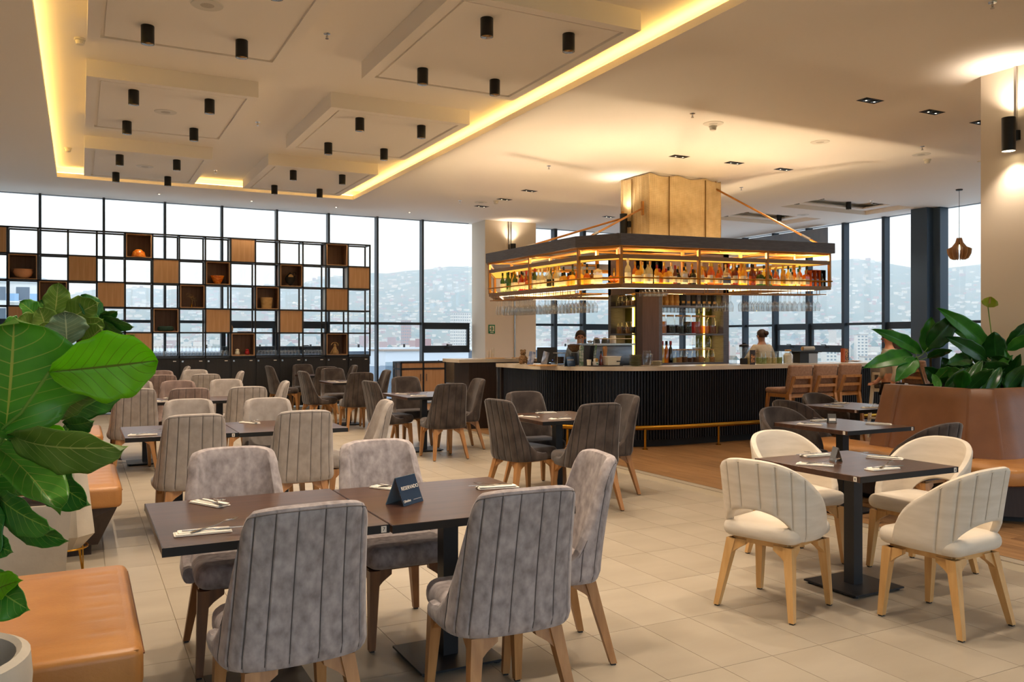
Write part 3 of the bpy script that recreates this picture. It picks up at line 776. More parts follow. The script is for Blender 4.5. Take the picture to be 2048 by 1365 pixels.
table(3.75, 4.565, 3.18, 3.98, 'square dark walnut table between the four cream tub chairs', TG, [(-.4086, -.365, -PI/2), (.378, -.4015, 0)], num=None)
table(5.5, 6.3, 4.79, 5.6, 'square dark table beside the leather banquette, with the small grey sign', TG, [(-.4011, -.37, -PI/2), (.372, -.4065, 0)], num=None)
table(7.22, 8.05, 6.15, 6.95, 'square dark table between the bar stools and the leather banquette', TG, [(-.4161, -.365, -PI/2)], num=None)
table(3.69, 4.5, 6.58, 7.45, 'square dark walnut table among the charcoal chairs before the bar curve', TG)
table(.30, 1.12, 6.93, 7.82, 'dark table forming the left half of the second row pair, beside the tan bench', TG, [(.37, -.4465, 0)], num=None)
table(1.123, 2.0, 6.90, 7.22+.6, 'dark table forming the right half of the second row pair', TG)
table(.28, 1.12, 10.6, 11.4, 'dark table in the third row, left half, mostly behind chairs', TG)
table(1.123, 1.97, 10.6, 11.4, 'dark table in the third row, right half, mostly behind chairs', TG)
table(1.123, 1.97, 14.2, 15.0, 'dark table in the fourth row behind the beige chairs', TG)
table(3.68, 4.5, 10.05, 11.05, 'square dark table before the oak sideboard, seen low and edge on', TG)
table(3.75, 4.55, 13.85, 14.75, 'square dark table among charcoal chairs behind the sideboard table', TG)
table(3.95, 4.7, 16.8, 17.5, 'farthest square dark table in front of the black cabinets', TG)
# place settings
def napkin_me():
    mb = MB()
    mb.rbox(-.105, .105, -.036, .036, 0, .005, .002, seg=1); mb.rbox(-.10, .104, -.035, .02, .005, .009, .002, seg=1); mb.rbox(-.09, .10, -.02, .034, .009, .012, .002, seg=1)
    return mb.mesh('napkin', M_paper)
def fork_me():
    mb = MB(); pts = [(-.10, 0, .004), (-.04, 0, .002), (.02, 0, .004), (.045, 0, .009)]
    def strip(pts, ws, th=.0018):
        vs = []
        for (x, y, z), w_ in zip(pts, ws): vs += [(x, y-w_, z), (x, y+w_, z), (x, y+w_, z+th), (x, y-w_, z+th)]
        fs = [(0,1,2,3)]
        for i in range(len(pts)-1):
            for j in range(4): fs.append((i*4+j, i*4+(j+1) % 4, (i+1)*4+(j+1) % 4, (i+1)*4+j))
        k = (len(pts)-1)*4; fs.append((k+3, k+2, k+1, k)); mb.add(vs, fs)
    strip([(-.10, 0, .003), (-.07, 0, .006), (0, 0, .004), (.04, 0, .009), (.05, 0, .010), (.062, 0, .009)], [.0065, .0075, .003, .003, .010, .0115])
    for k in range(4):
        y = (-1.5+k)*.0062; strip([(.061, y, .009), (.08, y, .006), (.10, y, .010)], [.0019, .0019, .0010])
    return mb.mesh('fork', M_cut)
def knife_me():
    mb = MB()
    def strip(pts, ws, th): 
        vs = []
        for (x, y, z), w_ in zip(pts, ws): vs += [(x, y-w_, z), (x, y+w_, z), (x, y+w_, z+th), (x, y-w_, z+th)]
        fs = [(0,1,2,3)]
        for i in range(len(pts)-1):
            for j in range(4): fs.append((i*4+j, i*4+(j+1) % 4, (i+1)*4+(j+1) % 4, (i+1)*4+j))
        k = (len(pts)-1)*4; fs.append((k+3, k+2, k+1, k)); mb.add(vs, fs)
    strip([(-.11, 0, .001), (-.09, 0, 0), (0, 0, 0), (.005, 0, 0)], [.005, .0065, .004, .004], .004)
    strip([(.005, 0, .0015), (.03, 0, .0015), (.10, .001, .0015), (.115, .004, .0015)], [.006, .0095, .0085, .002], .0012)
    return mb.mesh('table_knife', M_cut)
NAP, FORK, KNIFE = napkin_me(), fork_me(), knife_me()
def setting(x, y, rz, where, up=1, z=.7505):
    r = math.radians(rz)
    def at_(dx, dy): return (x+dx*math.cos(r)-dy*math.sin(r), y+dx*math.sin(r)+dy*math.cos(r))
    o = link('napkin', NAP, None, (x, y, z), (0, 0, r)); tag(o, 'folded cream paper napkin '+where, 'napkin', 'folded napkins on the tables')
    px, py = at_(.035, -.008); o = link('table_knife', KNIFE, None, (px, py, z+.0125), (0, 0, r-.08)); tag(o, 'steel knife on the napkin '+where, 'knife', 'knives on the tables')
    px, py = at_(.045, .012); o = link('fork', FORK, None, (px, py, z+.018), (0, -.12, r+.42*up)); tag(o, 'steel fork across the napkin '+where, 'fork', 'forks on the tables')
setting(.42, 3.42, -2, 'at the near left corner of the reserved table')
setting(.52, 4.00, -62, 'at the far left of the reserved table', -1)
setting(1.37, 4.00, -60, 'just behind the reserved sign', 1)
setting(1.86, 3.78, 172, 'at the right end of the reserved table', 1)
setting(3.86, 3.60, -50, 'at the left side of the cream chairs table')
setting(4.08, 3.31, -4, 'at the near edge of the cream chairs table')
setting(4.17, 3.88, 176, 'at the far edge of the cream chairs table')
setting(4.46, 3.60, 120, 'at the right side of the cream chairs table')
setting(3.80, 7.05, -60, 'at the left side of the table before the bar curve')
setting(3.95, 6.72, -4, 'at the near edge of the table before the bar curve')
setting(4.15, 7.33, 176, 'at the far edge of the table before the bar curve')
setting(5.62, 5.3, -55, 'at the left side of the banquette table')
setting(5.98, 5.5, 176, 'at the far edge of the banquette table')
setting(6.18, 5.05, 125, 'at the right side of the banquette table')
setting(7.38, 6.62, -55, 'at the left side of the table near the stools')
setting(7.55, 6.28, -4, 'at the near edge of the table near the stools')
setting(7.75, 6.85, 176, 'at the far edge of the table near the stools')
setting(.43, 7.08, -3, 'at the near left of the second row')
setting(.72, 7.70, -60, 'at the far left of the second row', -1)
setting(1.33, 7.66, -60, 'at the middle of the second row', -1)
setting(.9, 10.75, -3, 'at the left of the third row')
setting(1.0, 11.2, -60, 'further back in the third row')
setting(3.85, 10.7, -60, 'on the sideboard table, farther one')
setting(3.9, 10.25, -4, 'on the sideboard table, nearer one')
setting(3.9, 14.4, -60, 'on the second dark table from the cabinets, farther one')
setting(3.95, 14.0, -4, 'on the second dark table from the cabinets, nearer one')
# reserved sign
t = thing('reserved_sign', 'navy folded acrylic sign that reads RESERVADO on the front table', 'sign', (1.315, 3.63, .7505), math.radians(34))
h_, d_ = .122, .05; an = math.atan2(d_, h_); L_ = math.hypot(h_, d_)
M1 = Matrix.Translation((0, 0, h_)) @ Matrix.Rotation(-an, 4, 'X'); M2 = Matrix.Translation((0, 0, h_)) @ Matrix.Rotation(an, 4, 'X')
fr_ = obj('front_panel', MB().box(-.075, .075, -.0015, .0015, -L_, 0, M=M1), M_navy, t)
obj('back_panel', MB().box(-.075, .075, -.0015, .0015, -L_, 0, M=M2), mat('acrylic_grey', '6f8796', rough=.15, spec=.7), t)
obj('clear_edge', MB().box(-.0765, -.075, -.002, .002, -L_, 0, M=M1).box(.075, .0765, -.002, .002, -L_, 0, M=M1).box(-.0765, .0765, -.002, .002, -.001, .002, M=M1), M_glassj, t)
def put_text(s, size, dx, dz, par, M, m):
    me = text_mesh(s, size); me.transform(M @ Matrix.Translation((dx, -.0022, dz)) @ Matrix.Rotation(PI/2, 4, 'X')); me.materials.append(m); return link('lettering', me, par)
put_text('RESERVADO', .0235, .008, -.055, fr_, M1, M_paper)
e = MB(); e.path([(-.062+.005*math.cos(a*PI/6), -.0024, -.113+.005*math.sin(a*PI/6)) for a in range(12)], .0011, 4, closed=True, M=M1)
for k_ in range(8): e.box(-.054+k_*.0052, -.0515+k_*.0052, -.0026, -.0016, -.117, -.1095+(.003 if k_ in (0, 4) else 0), M=M1)
obj('small_wordmark', e, M_paper, fr_)
obj('white_rule', MB().box(.006, .068, -.0026, -.0018, -.1135, -.1125, M=M1), M_paper, fr_)
def tent(x, y, z, rz, s, m, label):
    t = thing('table_sign', label, 'sign', (x, y, z), rz)
    A = Matrix.Translation((0, 0, s)) @ Matrix.Rotation(-.28, 4, 'X'); B = Matrix.Translation((0, 0, s)) @ Matrix.Rotation(.28, 4, 'X')
    obj('front_panel', MB().box(-s*.45, s*.45, -.0015, .0015, -s*1.04, 0, M=A), m, t); obj('back_panel', MB().box(-s*.45, s*.45, -.0015, .0015, -s*1.04, 0, M=B), m, t)
    obj('printed_panel', MB().box(-s*.36, s*.36, -.0022, -.0014, -s*.8, -s*.5, M=A), M_paper if m is not M_paper else M_navy, t)
M_greysign = mat('grey_acrylic', '5f5a52', rough=.25)
tent(4.10, 3.66, .7505, math.radians(65), .085, M_greysign, 'small dark acrylic tent sign seen end on, on the table with cream chairs')
tent(5.92, 5.33, .7505, math.radians(-28), .08, M_greysign, 'small grey tent sign on the table beside the banquette')

# ------------------------------------------------------------------ left benches
def bench(y0, y1, x1, label, near=True):
    t = thing('leather_bench', label, 'bench', (x1-.27, (y0+y1)/2, 0), 0, 'tan leather benches along the left')
    L = (y1-y0)/2; W = .27
    def top(u, v):   # lightly wrinkled leather top
        x = -W+.015+(2*W-.03)*u; y = -L+.015+(2*L-.03)*v
        e_ = min(u, 1-u, v, 1-v); z = .468+.014*min(1, e_*9)-.004*math.exp(-((u-.8)/.12)**2)*max(0, math.sin(v*46))**4
        return x, y, z
    mb = MB().rbox(-W, W, -L, L, .33, .475, .03, seg=4); mb.grid(top, 30, 60)
    obj('cushion', mb, M_leather, t, smooth='auto')
    obj('front_piping', MB().path([(W+.001, -L+.04, .445), (W+.001, L-.04, .445)], .003, 5), M_leather2, t)
    obj('backrest', MB().rbox(-W-.13, -W+.01, -L, L, .33, .86, .04, seg=3), M_leather, t, smooth='auto')
    e = MB(); e.add([(-W-.1, -L+.02, .07), (W-.15, -L+.10, .07), (W-.15, L-.10, .07), (-W-.1, L-.02, .07), (-W-.1, -L+.02, .335), (W-.03, -L+.02, .335), (W-.03, L-.02, .335), (-W-.1, L-.02, .335)],
        [(3,2,1,0),(4,5,6,7),(0,1,5,4),(1,2,6,5),(2,3,7,6),(3,0,4,7)]); obj('base', e, M_darkwood, t)
    obj('plinth', MB().box(-W-.08, W-.19, -L+.12, L-.12, 0, .072), M_darkwood, t)
bench(3.03, 4.22, .19, 'tan leather bench seat nearest to us, its top creased, beside the concrete pots')
bench(6.40, 7.62, .26, 'tan leather bench with dark base beside the second row table')
bench(9.9, 11.1, .22, 'small piece of tan leather bench behind the fig leaves, by the third row')
# ------------------------------------------------------------------ leather banquette round the right column
def banquette():
    t = thing('banquette', 'brown leather banquette wrapped round a planter at the right', 'banquette', (6.4, 4.0, 0))
    ox, oy = 6.4, 4.0
    inner = [(6.84, 5.70), (6.84, 4.62), (6.98, 4.45), (9.6, 4.45)]         # foot of the backrest
    topi = [(7.03, 5.70), (7.00, 4.76), (7.14, 4.63), (9.6, 4.63)]
    outer = [(6.37, 6.02), (6.37, 4.30), (6.62, 4.0), (9.6, 4.0)]
    def loc(p): return (p[0]-ox, p[1]-oy)
    # seat with rounded far end
    seat_poly = [(9.6, 4.0), (6.68, 4.0), (6.50, 4.06), (6.40, 4.2), (6.37, 4.35), (6.37, 5.95), (6.40, 6.12), (6.50, 6.26), (6.64, 6.33), (6.84, 6.36), (7.05, 6.36), (7.05, 5.6), (7.05, 4.5), (9.6, 4.5)]
    P_ = [loc(p) for p in seat_poly]
    e = MB()
    n = len(P_); cxm = (6.95-ox, 4.25-oy)
    def inset(k):
        out = []
        for i in range(n):
            a, b, c_ = Vector(P_[i-1]), Vector(P_[i]), Vector(P_[(i+1) % n])
            d1 = (b-a).normalized(); d2 = (c_-b).normalized(); nn = Vector((d1.y+d2.y, -(d1.x+d2.x)))
            nn = nn.normalized() if nn.length > 1e-6 else Vector((d1.y, -d1.x))
            out.append(tuple(b+nn*k))
        return out
    rings = [(0.025, .33), (.005, .34), (0, .36), (0, .43), (.008, .452), (.03, .465)]
    vs = []
    for k, z in rings: vs += [(x, y, z) for x, y in inset(k)]
    fs = [tuple(range(n)), tuple(range((len(rings)-1)*n, len(rings)*n))[::-1]]
    for i in range(len(rings)-1):
        for j in range(n): fs.append((i*n+j, (i+1)*n+j, (i+1)*n+(j+1) % n, i*n+(j+1) % n))
    e.add(vs, fs); obj('seat_cushion', e, M_leather, t, smooth='auto')
    obj('seat_seam', MB().path([(.0, .95, .468), (.44, 1.0, .468)], .003, 4).path([(.44, .62, .468), (-.0, .5, .468)], .003, 4), M_ink, t)
    # backrest panels: each its own padded part
    def panel(a, b, ta, tb, name='back_panel'):
        a, b, ta, tb = [Vector((p[0]-ox, p[1]-oy)) for p in (a, b, ta, tb)]
        dd = (b-a).normalized(); nn = Vector((dd.y, -dd.x)); 
        if nn.dot(Vector((-1, -1))) < 0: nn = -nn
        mb = MB()
        def fn(u, v):
            p = a.lerp(b, u).lerp(ta.lerp(tb, u), v); e_ = min(u, 1-u)*(b-a).length; f_ = min(v+.3, 1-v)*.6
            k = .025*min(1, e_/.03)**.5*min(1, f_/.03)**.5 if e_ > 0 and f_ > 0 else 0
            q = p+nn*k; return (q.x, q.y, .46+.59*v)
        mb.grid(fn, 14, 12)
        def fb(u, v):
            p = a.lerp(b, 1-u).lerp(ta.lerp(tb, 1-u), v)-nn*.10; return (p.x, p.y, .46+.59*v)
        mb.grid(fb, 14, 12)
        # close the rim
        for (u0, v0, u1, v1) in ((0, 1, 1, 1), (0, 0, 0, 1), (1, 0, 1, 1)):
            p0, p1 = fn(u0, v0), fn(u1, v1); q0, q1 = fb(1-u0, v0), fb(1-u1, v1); mb.add([p0, p1, q1, q0], [(0, 1, 2, 3)])
        obj(name, mb, M_leather2, t, smooth='auto')
    panel((6.84, 5.70), (6.83, 5.48), (7.05, 5.70), (7.03, 5.5))
    panel((6.83, 5.48), (6.82, 4.70), (7.03, 5.5), (6.99, 4.78))
    panel((6.82, 4.70), (7.0, 4.45), (6.99, 4.78), (7.16, 4.64))
    panel((7.0, 4.45), (8.2, 4.45), (7.16, 4.64), (8.2, 4.64))
    panel((8.2, 4.45), (9.6, 4.45), (8.2, 4.64), (9.6, 4.64))
    obj('base', MB().prism([loc(p) for p in [(9.6, 4.12), (6.75, 4.12), (6.5, 4.35), (6.5, 5.9), (6.7, 6.2), (7.05, 6.2), (7.05, 4.5), (9.6, 4.5)]][::-1], .06, .335), M_darkwood, t)
    obj('plinth', MB().prism([loc(p) for p in [(9.6, 4.2), (6.85, 4.2), (6.6, 4.45), (6.6, 5.85), (6.75, 6.1), (7.05, 6.1), (7.05, 4.5), (9.6, 4.5)]][::-1], 0, .06), M_ink, t)
    obj('planter_box', MB().box(.76, 2.3, .75, 1.6, 0, .98), M_darkwood, t)
    obj('planter_lip', MB().box(.76, 2.3, .74, .78, .98, 1.04).box(.74, .78, .78, 1.62, .98, 1.04).box(.78, 2.3, 1.58, 1.62, .98, 1.04), M_ink, t)
    obj('soil', MB().box(.78, 2.3, .78, 1.58, .98, 1.0), M_soil, t)
banquette()
# ------------------------------------------------------------------ bar stools
def make_stool(fab, wood):
    t = thing('bar_stool', 'x', 'stool', group='upholstered bar stools')
    obj('seat', MB().rbox(-.215, .215, -.17, .25, .74, .815, .03, seg=3), fab, t, smooth='auto')
    e = MB(); M = Matrix.Translation((0, -.17, .80)) @ Matrix.Rotation(.17, 4, 'X')
    e.rbox(-.215, .215, -.03, .045, -.05, .34, .025, seg=3, M=M); obj('backrest', e, fab, t, smooth='auto')
    for sx in (-1, 1):
        e = MB(); 
        e.add([(sx*.235-.018, -.30, 0), (sx*.235+.018, -.30, 0), (sx*.235+.018, -.265, 0), (sx*.235-.018, -.265, 0), (sx*.19-.022, -.215, .74), (sx*.19+.022, -.215, .74), (sx*.19+.022, -.16, .74), (sx*.19-.022, -.16, .74),
               (sx*.15-.018, -.275, .985), (sx*.15+.018, -.275, .985), (sx*.15+.018, -.235, .985), (sx*.15-.018, -.235, .985)],
              [(3,2,1,0),(0,1,5,4),(1,2,6,5),(2,3,7,6),(3,0,4,7),(4,5,9,8),(5,6,10,9),(6,7,11,10),(7,4,8,11),(8,9,10,11)]); obj('leg', e, wood, t)
        e = MB(); e.add([(sx*.215-.016, .25, 0), (sx*.215+.016, .25, 0), (sx*.215+.016, .282, 0), (sx*.215-.016, .282, 0), (sx*.18-.022, .18, .74), (sx*.18+.022, .18, .74), (sx*.18+.022, .22, .74), (sx*.18-.022, .22, .74)],
              [(3,2,1,0),(4,5,6,7),(0,1,5,4),(1,2,6,5),(2,3,7,6),(3,0,4,7)]); obj('leg', e, wood, t)
    obj('back_rail', MB().box(-.15, .15, -.275, -.24, .95, .985), wood, t); obj('back_rail', MB().box(-.17, .17, -.245, -.20, .83, .87), wood, t)
    obj('footrest', MB().box(-.2, .2, .225, .25, .28, .31), wood, t); obj('stretcher', MB().box(-.215, .215, -.275, -.25, .28, .31), wood, t)
    obj('seat_rail', MB().box(-.18, .18, .17, .2, .69, .74).box(-.19, .19, -.2, -.17, .69, .74).box(-.2, -.17, -.17, .17, .69, .74).box(.17, .2, -.17, .17, .69, .74), wood, t)
    return t
M_stoolfab = mat('taupe_fabric', '8c6c57', '9f7e68', rough=.95, scale=(30, 30, 30), sheen=.3, spec=.15)
M_stoolfab2 = mat('grey_stool_fabric', '6f6760', '7d756d', rough=.95, scale=(30, 30, 30), sheen=.3)
M_wash = mat('washed_wood', 'c9b99c', rough=.6)
st = make_stool(M_stoolfab, M_legw); st.location = (8.74, 8.62, 0); st['label'] = 'brown bar stool with oak frame, farthest from the column, its seat in full view'
dup(st, (9.22, 8.62, 0), 0, 'brown bar stool with oak frame, middle of the three at the bar')
dup(st, (9.75, 8.66, 0), 0, 'brown bar stool with oak frame and creased back, beside the woman in beige')
dup(st, (10.95, 8.75, 0), -1.2, 'grey bar stool on pale washed legs, mostly hidden behind the woman', mats={'taupe_fabric': M_stoolfab2, 'oak_leg': M_wash})
dup(st, (12.4, 9.3, 0), -1.5, 'dark seated stool standing farthest off, by the window end of the bar')
# ------------------------------------------------------------------ bar counter
CZ = 1.11
def arc(p0, p1, p2, n=8):
    out = []
    for i in range(n+1):
        t = i/n; out.append(((1-t)**2*p0[0]+2*t*(1-t)*p1[0]+t*t*p2[0], (1-t)**2*p0[1]+2*t*(1-t)*p1[1]+t*t*p2[1]))
    return out
def offset(path, k):
    out = []
    for i, p in enumerate(path):
        a = Vector(path[max(0, i-1)]); b = Vector(path[min(len(path)-1, i+1)]); d = (b-a).normalized(); out.append((p[0]-d.y*k, p[1]+d.x*k))
    return out
edge = [(5.74, 11.72), (5.76, 10.75)]+arc((5.76, 10.6), (5.85, 10.0), (6.25, 9.72), 6)+arc((6.5, 9.55), (6.85, 9.30), (7.3, 9.28), 6)+[(9.5, 9.27), (11.7, 9.27)]
t = thing('bar_counter', 'long curved bar counter clad in black fluting under a beige marble top', 'counter', (8, 10, 0))
def sh(p): return [(x-8, y-10) for x, y in p]
inner = offset(edge, .62)
top = edge+inner[::-1]
obj('countertop', MB().prism(sh(top), CZ-.055, CZ), M_marble, t)
f0 = offset(edge, .09); f1 = offset(edge, .14)
obj('core', MB().prism(sh(f1+offset(edge, .50)[::-1]), .10, CZ-.055), M_flute, t)
obj('toe_kick', MB().prism(sh(offset(edge, .17)+offset(edge, .48)[::-1]), 0, .10), M_ink, t)
# slats standing along the front
e = MB(); L = 0; pts = [Vector(p) for p in f0]; step = .044; acc = 0; nsl = 0
for i in range(len(pts)-1):
    a, b = pts[i], pts[i+1]; seg = (b-a).length; s_ = acc
    while s_ < seg:
        p = a.lerp(b, s_/seg); an = math.atan2((b-a).y, (b-a).x)
        M = Matrix.Translation((p.x-8, p.y-10, 0)) @ Matrix.Rotation(an, 4, 'Z')
        e.add([(-.012, .05, .10), (-.014, .012, .10), (-.007, 0, .10), (.007, 0, .10), (.014, .012, .10), (.012, .05, .10),
               (-.012, .05, CZ-.055), (-.014, .012, CZ-.055), (-.007, 0, CZ-.055), (.007, 0, CZ-.055), (.014, .012, CZ-.055), (.012, .05, CZ-.055)],
              [(0,1,7,6),(1,2,8,7),(2,3,9,8),(3,4,10,9),(4,5,11,10)], 0, M)
        nsl += 1; s_ += step
    acc = s_-seg
o = obj('fluting', e, M_flute, t); o['kind'] = 'stuff'
obj('end_post', MB().box(-2.28, -2.24, 1.62, 1.66, 0, CZ-.055), M_chrome, t)
obj('end_panel', MB().box(-2.2, -1.75, 1.66, 1.72, 0, CZ-.055), M_darkwood, t)
# foot rail
rail = offset(edge, -.06)
rp = [(x-8, y-10, .285) for x, y in rail[2:]]
obj('foot_rail', MB().path(rp, .033, 12), M_brass, t, smooth='auto')
for px_, py_ in ((6.0, 10.0), (6.78, 9.27), (8.0, 9.21), (9.25, 9.2), (10.5, 9.2)):
    obj('rail_post', MB().tube((px_-8, py_-10, 0), (px_-8, py_-10, .27), .017, 12).lathe([(.04, 0), (.04, .008), (.02, .01)], 14, c=(px_-8, py_-10, 0)), M_brass, t, smooth='auto')
obj('rail_joint', MB().path([(6.36-8, 9.61-10, .285), (6.44-8, 9.555-10, .285)], .036, 12), M_ink, t)
# side counter behind, towards the plastered column
t = thing('service_counter', 'dark service counter with marble top behind the left end of the bar', 'counter', (5.75, 12.6, 0))
obj('countertop', MB().box(-.25, 1.5, .0, .7, 1.10, 1.155), M_marble, t)
obj('cabinet', MB().box(-.05, 1.45, .06, .66, 0, 1.10), M_darkwood, t)
for k, (x_, l_) in enumerate(((.55, 'woven placemat lying on the service counter, left one'), (1.05, 'woven placemat lying on the service counter, right one'))):
    tag(obj('placemat', MB().lathe([(0.17, 0), (.17, .01), (.0, .012)], 20), M_legl, None, (5.75+x_, 12.9, 1.156)), l_, 'placemat', 'placemats on the service counter')
t = thing('candle_cluster', 'group of pale candles standing on the service counter by the column', 'candles', (6.3, 13.05, 1.168))
for dx, dy, h_ in ((0, 0, .12), (.05, .02, .16), (-.04, .03, .10), (.02, -.04, .08)): obj('candle', MB().lathe([(.018, 0), (.018, h_), (.004, h_+.02)], 10, c=(dx, dy, 0)), M_cream, t)

# ------------------------------------------------------------------ suspended canopy
TA, TB = .017, .006
def tz(x, y, z): return z+TA*(x-8)+TB*(y-11)
can = thing('bar_canopy', 'suspended canopy of bronze tubes with charcoal fascia carrying bottles over the bar', 'canopy', (8, 11, 0))
can.rotation_euler = (math.atan(TB), -math.atan(TA), 0)
OUT = [(6.10, 12.76), (6.10, 9.893), (6.46, 9.316), (10.45, 9.316), (10.45, 14.2), (6.9, 14.2)]
def ring_off(poly, k):     # inward offset of a closed clockwise/anticlockwise outline
    n = len(poly); out = []
    for i in range(n):
        a, b, c_ = Vector(poly[i-1]), Vector(poly[i]), Vector(poly[(i+1) % n])
        d1 = (b-a).normalized(); d2 = (c_-b).normalized(); n1 = Vector((-d1.y, d1.x)); n2 = Vector((-d2.y, d2.x))
        m_ = (n1+n2).normalized(); out.append(tuple(b+m_*(k/max(.3, m_.dot(n1)))))
    return out
def ring_mb(poly, k0, k1, z0, z1, mi=0, skip=(), mb=None):
    mb = mb or MB(); A, B = ring_off(poly, k0), ring_off(poly, k1); n = len(poly)
    for i in range(n):
        if i in skip: continue
        j = (i+1) % n
        q = [A[i], A[j], B[j], B[i]]; mb.prism([(x-8, y-11) for x, y in q], z0, z1, mi)
    return mb
obj('fascia', ring_mb(OUT, 0, .035, 2.785, 2.94), M_fascia, can)
obj('upper_shelf', ring_mb(OUT, .07, .40, 2.63, 2.645), M_bronze, can)
obj('upper_band', ring_mb(OUT, .045, .07, 2.612, 2.668), M_bronze, can)
obj('upper_band', ring_mb(OUT, .40, .42, 2.62, 2.66), M_bronze, can)
obj('lower_shelf', ring_mb(OUT, .07, .44, 2.24, 2.262), M_bronze, can)
obj('lower_band', ring_mb(OUT, .045, .07, 2.222, 2.276), M_bronze, can)
obj('lower_band', ring_mb(OUT, .44, .46, 2.224, 2.272), M_bronze, can)
def ring_path(k, z, r, name, m):
    P_ = ring_off(OUT, k); obj(name, MB().path([(x-8, y-11, z) for x, y in P_], r, 4, closed=True), m, can)
ring_path(.055, 2.775, .02, 'top_tube', M_copper); ring_path(.42, 2.775, .02, 'top_tube', M_copper)
ring_path(.03, 2.352, .010, 'guard_rail', M_brass)
O0, O1 = ring_off(OUT, .06), ring_off(OUT, .43)
def pts_on(P_, i, fr): a, b = P_[i], P_[(i+1) % len(P_)]; return (a[0]+(b[0]-a[0])*fr, a[1]+(b[1]-a[1])*fr)
for i, frs in ((0, (0, .5)), (1, (0,)), (2, (0, .34, .67)), (3, (0, .34, .67)), (4, (0, .5)), (5, (0,))):
    for fr_ in frs:
        for P_ in (O0, O1):
            x, y = pts_on(P_, i, fr_); s_ = .019
            obj('post', MB().box(x-8-s_, x-8+s_, y-11-s_, y-11+s_, 2.262, 2.79), M_copper, can)
        a, b = pts_on(O0, i, fr_), pts_on(O1, i, fr_); obj('cross_tube', MB().path([(a[0]-8, a[1]-11, 2.776), (b[0]-8, b[1]-11, 2.776)], .013, 4), M_copper, can)
# tubes from the ring to the tower
for y in (10.4, 11.5, 12.8): obj('cross_tube', MB().path([(-1.5, y-11, 2.79), (.35, y-11, 2.79)], .016, 4), M_copper, can)
for x in (8.5, 9.6): obj('cross_tube', MB().path([(x-8, -1.3, 2.79), (x-8, .3, 2.79)], .016, 4), M_copper, can)
for x0, x1, y0, y1 in ((-1.35, -.2, -1.0, .8), (-1.35, -.2, .95, 2.4)): obj('roof_board', MB().box(x0, x1, y0, y1, 2.86, 2.875), M_darkwood, can)
# lights of the canopy
obj('glowing_underside', ring_mb(OUT, .08, .39, 2.624, 2.629), M_under, can)  # emissive sheet standing in for strip light falling on the shelf underside
obj('led_strip', ring_mb(OUT, .434, .44, 2.264, 2.30), M_panel, can)
obj('led_strip', ring_mb(OUT, .24, .25, 2.648, 2.656), M_upl, can)
obj('light_panel', ring_mb(OUT, .09, .43, 2.2615, 2.2622), M_panel, can)
for x, y in ((6.30, 10.3), (6.30, 11.9), (7.3, 9.52), (8.8, 9.52), (10.1, 9.52), (10.2, 12.0)):  # discs and point lights added to sharpen the canopy shadows on the ceiling
    lb_ = obj('added_led_bulb', MB().lathe([(.03, 2.646), (.03, 2.66), (0, 2.662)], 12, c=(x-8, y-11, 0)), M_lens, can)
    d_ = bpy.data.lights.new('uplight', 'POINT'); d_.energy = 38; d_.color = (1, .77, .5); d_.shadow_soft_size = .02; lo = bpy.data.objects.new('uplight', d_); C.objects.link(lo); lo.location = (x-8, y-11, 2.69); lo.parent = can
obj('added_under_light', ring_mb(OUT, .22, .232, 2.214, 2.222), emis('added_under_shelf_led', (1.0, .78, .5), 3.5), can)  # glowing strip added to brighten the things on the counter below
# stays
def stay(p0, p1, name='stay_rod'):
    obj(name, MB().path([p0, p1], .017, 8), M_copper, can)
for (ex, ey, wx, wy, wz) in ((6.25, 11.85, 8.66, 12.45, 3.62), (6.35, 9.95, 8.66, 11.85, 3.72), (10.30, 9.5, 10.22, 11.8, 4.15), (10.25, 13.9, 10.1, 12.55, 4.1)):
    stay((ex-8, ey-11, 2.94), (wx-8, wy-11, wz))
    obj('turnbuckle', MB().path([((ex*.93+wx*.07)-8, (ey*.93+wy*.07)-11, 2.94+.07*(wz-2.94)), ((ex*.86+wx*.14)-8, (ey*.86+wy*.14)-11, 2.94+.14*(wz-2.94))], .022, 8), M_chrome, can)
    obj('stay_plate', MB().box(wx-8-.015, wx-8+.015, wy-11-.025, wy-11+.025, wz-.12, wz+.12), M_copper, can)
# rails for the glasses
e = MB()
def hanger(x, y, ax):
    for s_ in (-.03, .03):
        dx, dy = (s_, 0) if ax == 'x' else (0, s_); e.box(x+dx-.003, x+dx+.003, y+dy-.003, y+dy+.003, 2.15, 2.224)
k = 0
rk = MB(); 
for j in range(28):
    y = 9.98+j*.1; 
    for x in (6.16,): hanger(x-8, y-11, 'y') if j % 2 == 0 else None
    rk.box(6.14-8, 6.56-8, y-11-.028, y-11-.020, 2.142, 2.15)
for j in range(24):
    x = 7.95+j*.1
    if j % 2 == 0: hanger(x-8, 9.38-11, 'x')
    rk.box(x-8-.028, x-8-.020, 9.36-11, 9.78-11, 2.142, 2.15)
rk.box(6.14-8, 6.15-8, 9.95-11, 12.7-11, 2.142, 2.155).box(6.55-8, 6.56-8, 9.95-11, 12.7-11, 2.142, 2.155).box(7.9-8, 10.3-8, 9.36-11, 9.37-11, 2.142, 2.155).box(7.9-8, 10.3-8, 9.77-11, 9.78-11, 2.142, 2.155)
rk.box(6.7-8, 7.9-8, 9.40-11, 9.41-11, 2.142, 2.155)
obj('glass_rail', rk, M_copper, can); obj('rail_hanger', e, M_copper, can)

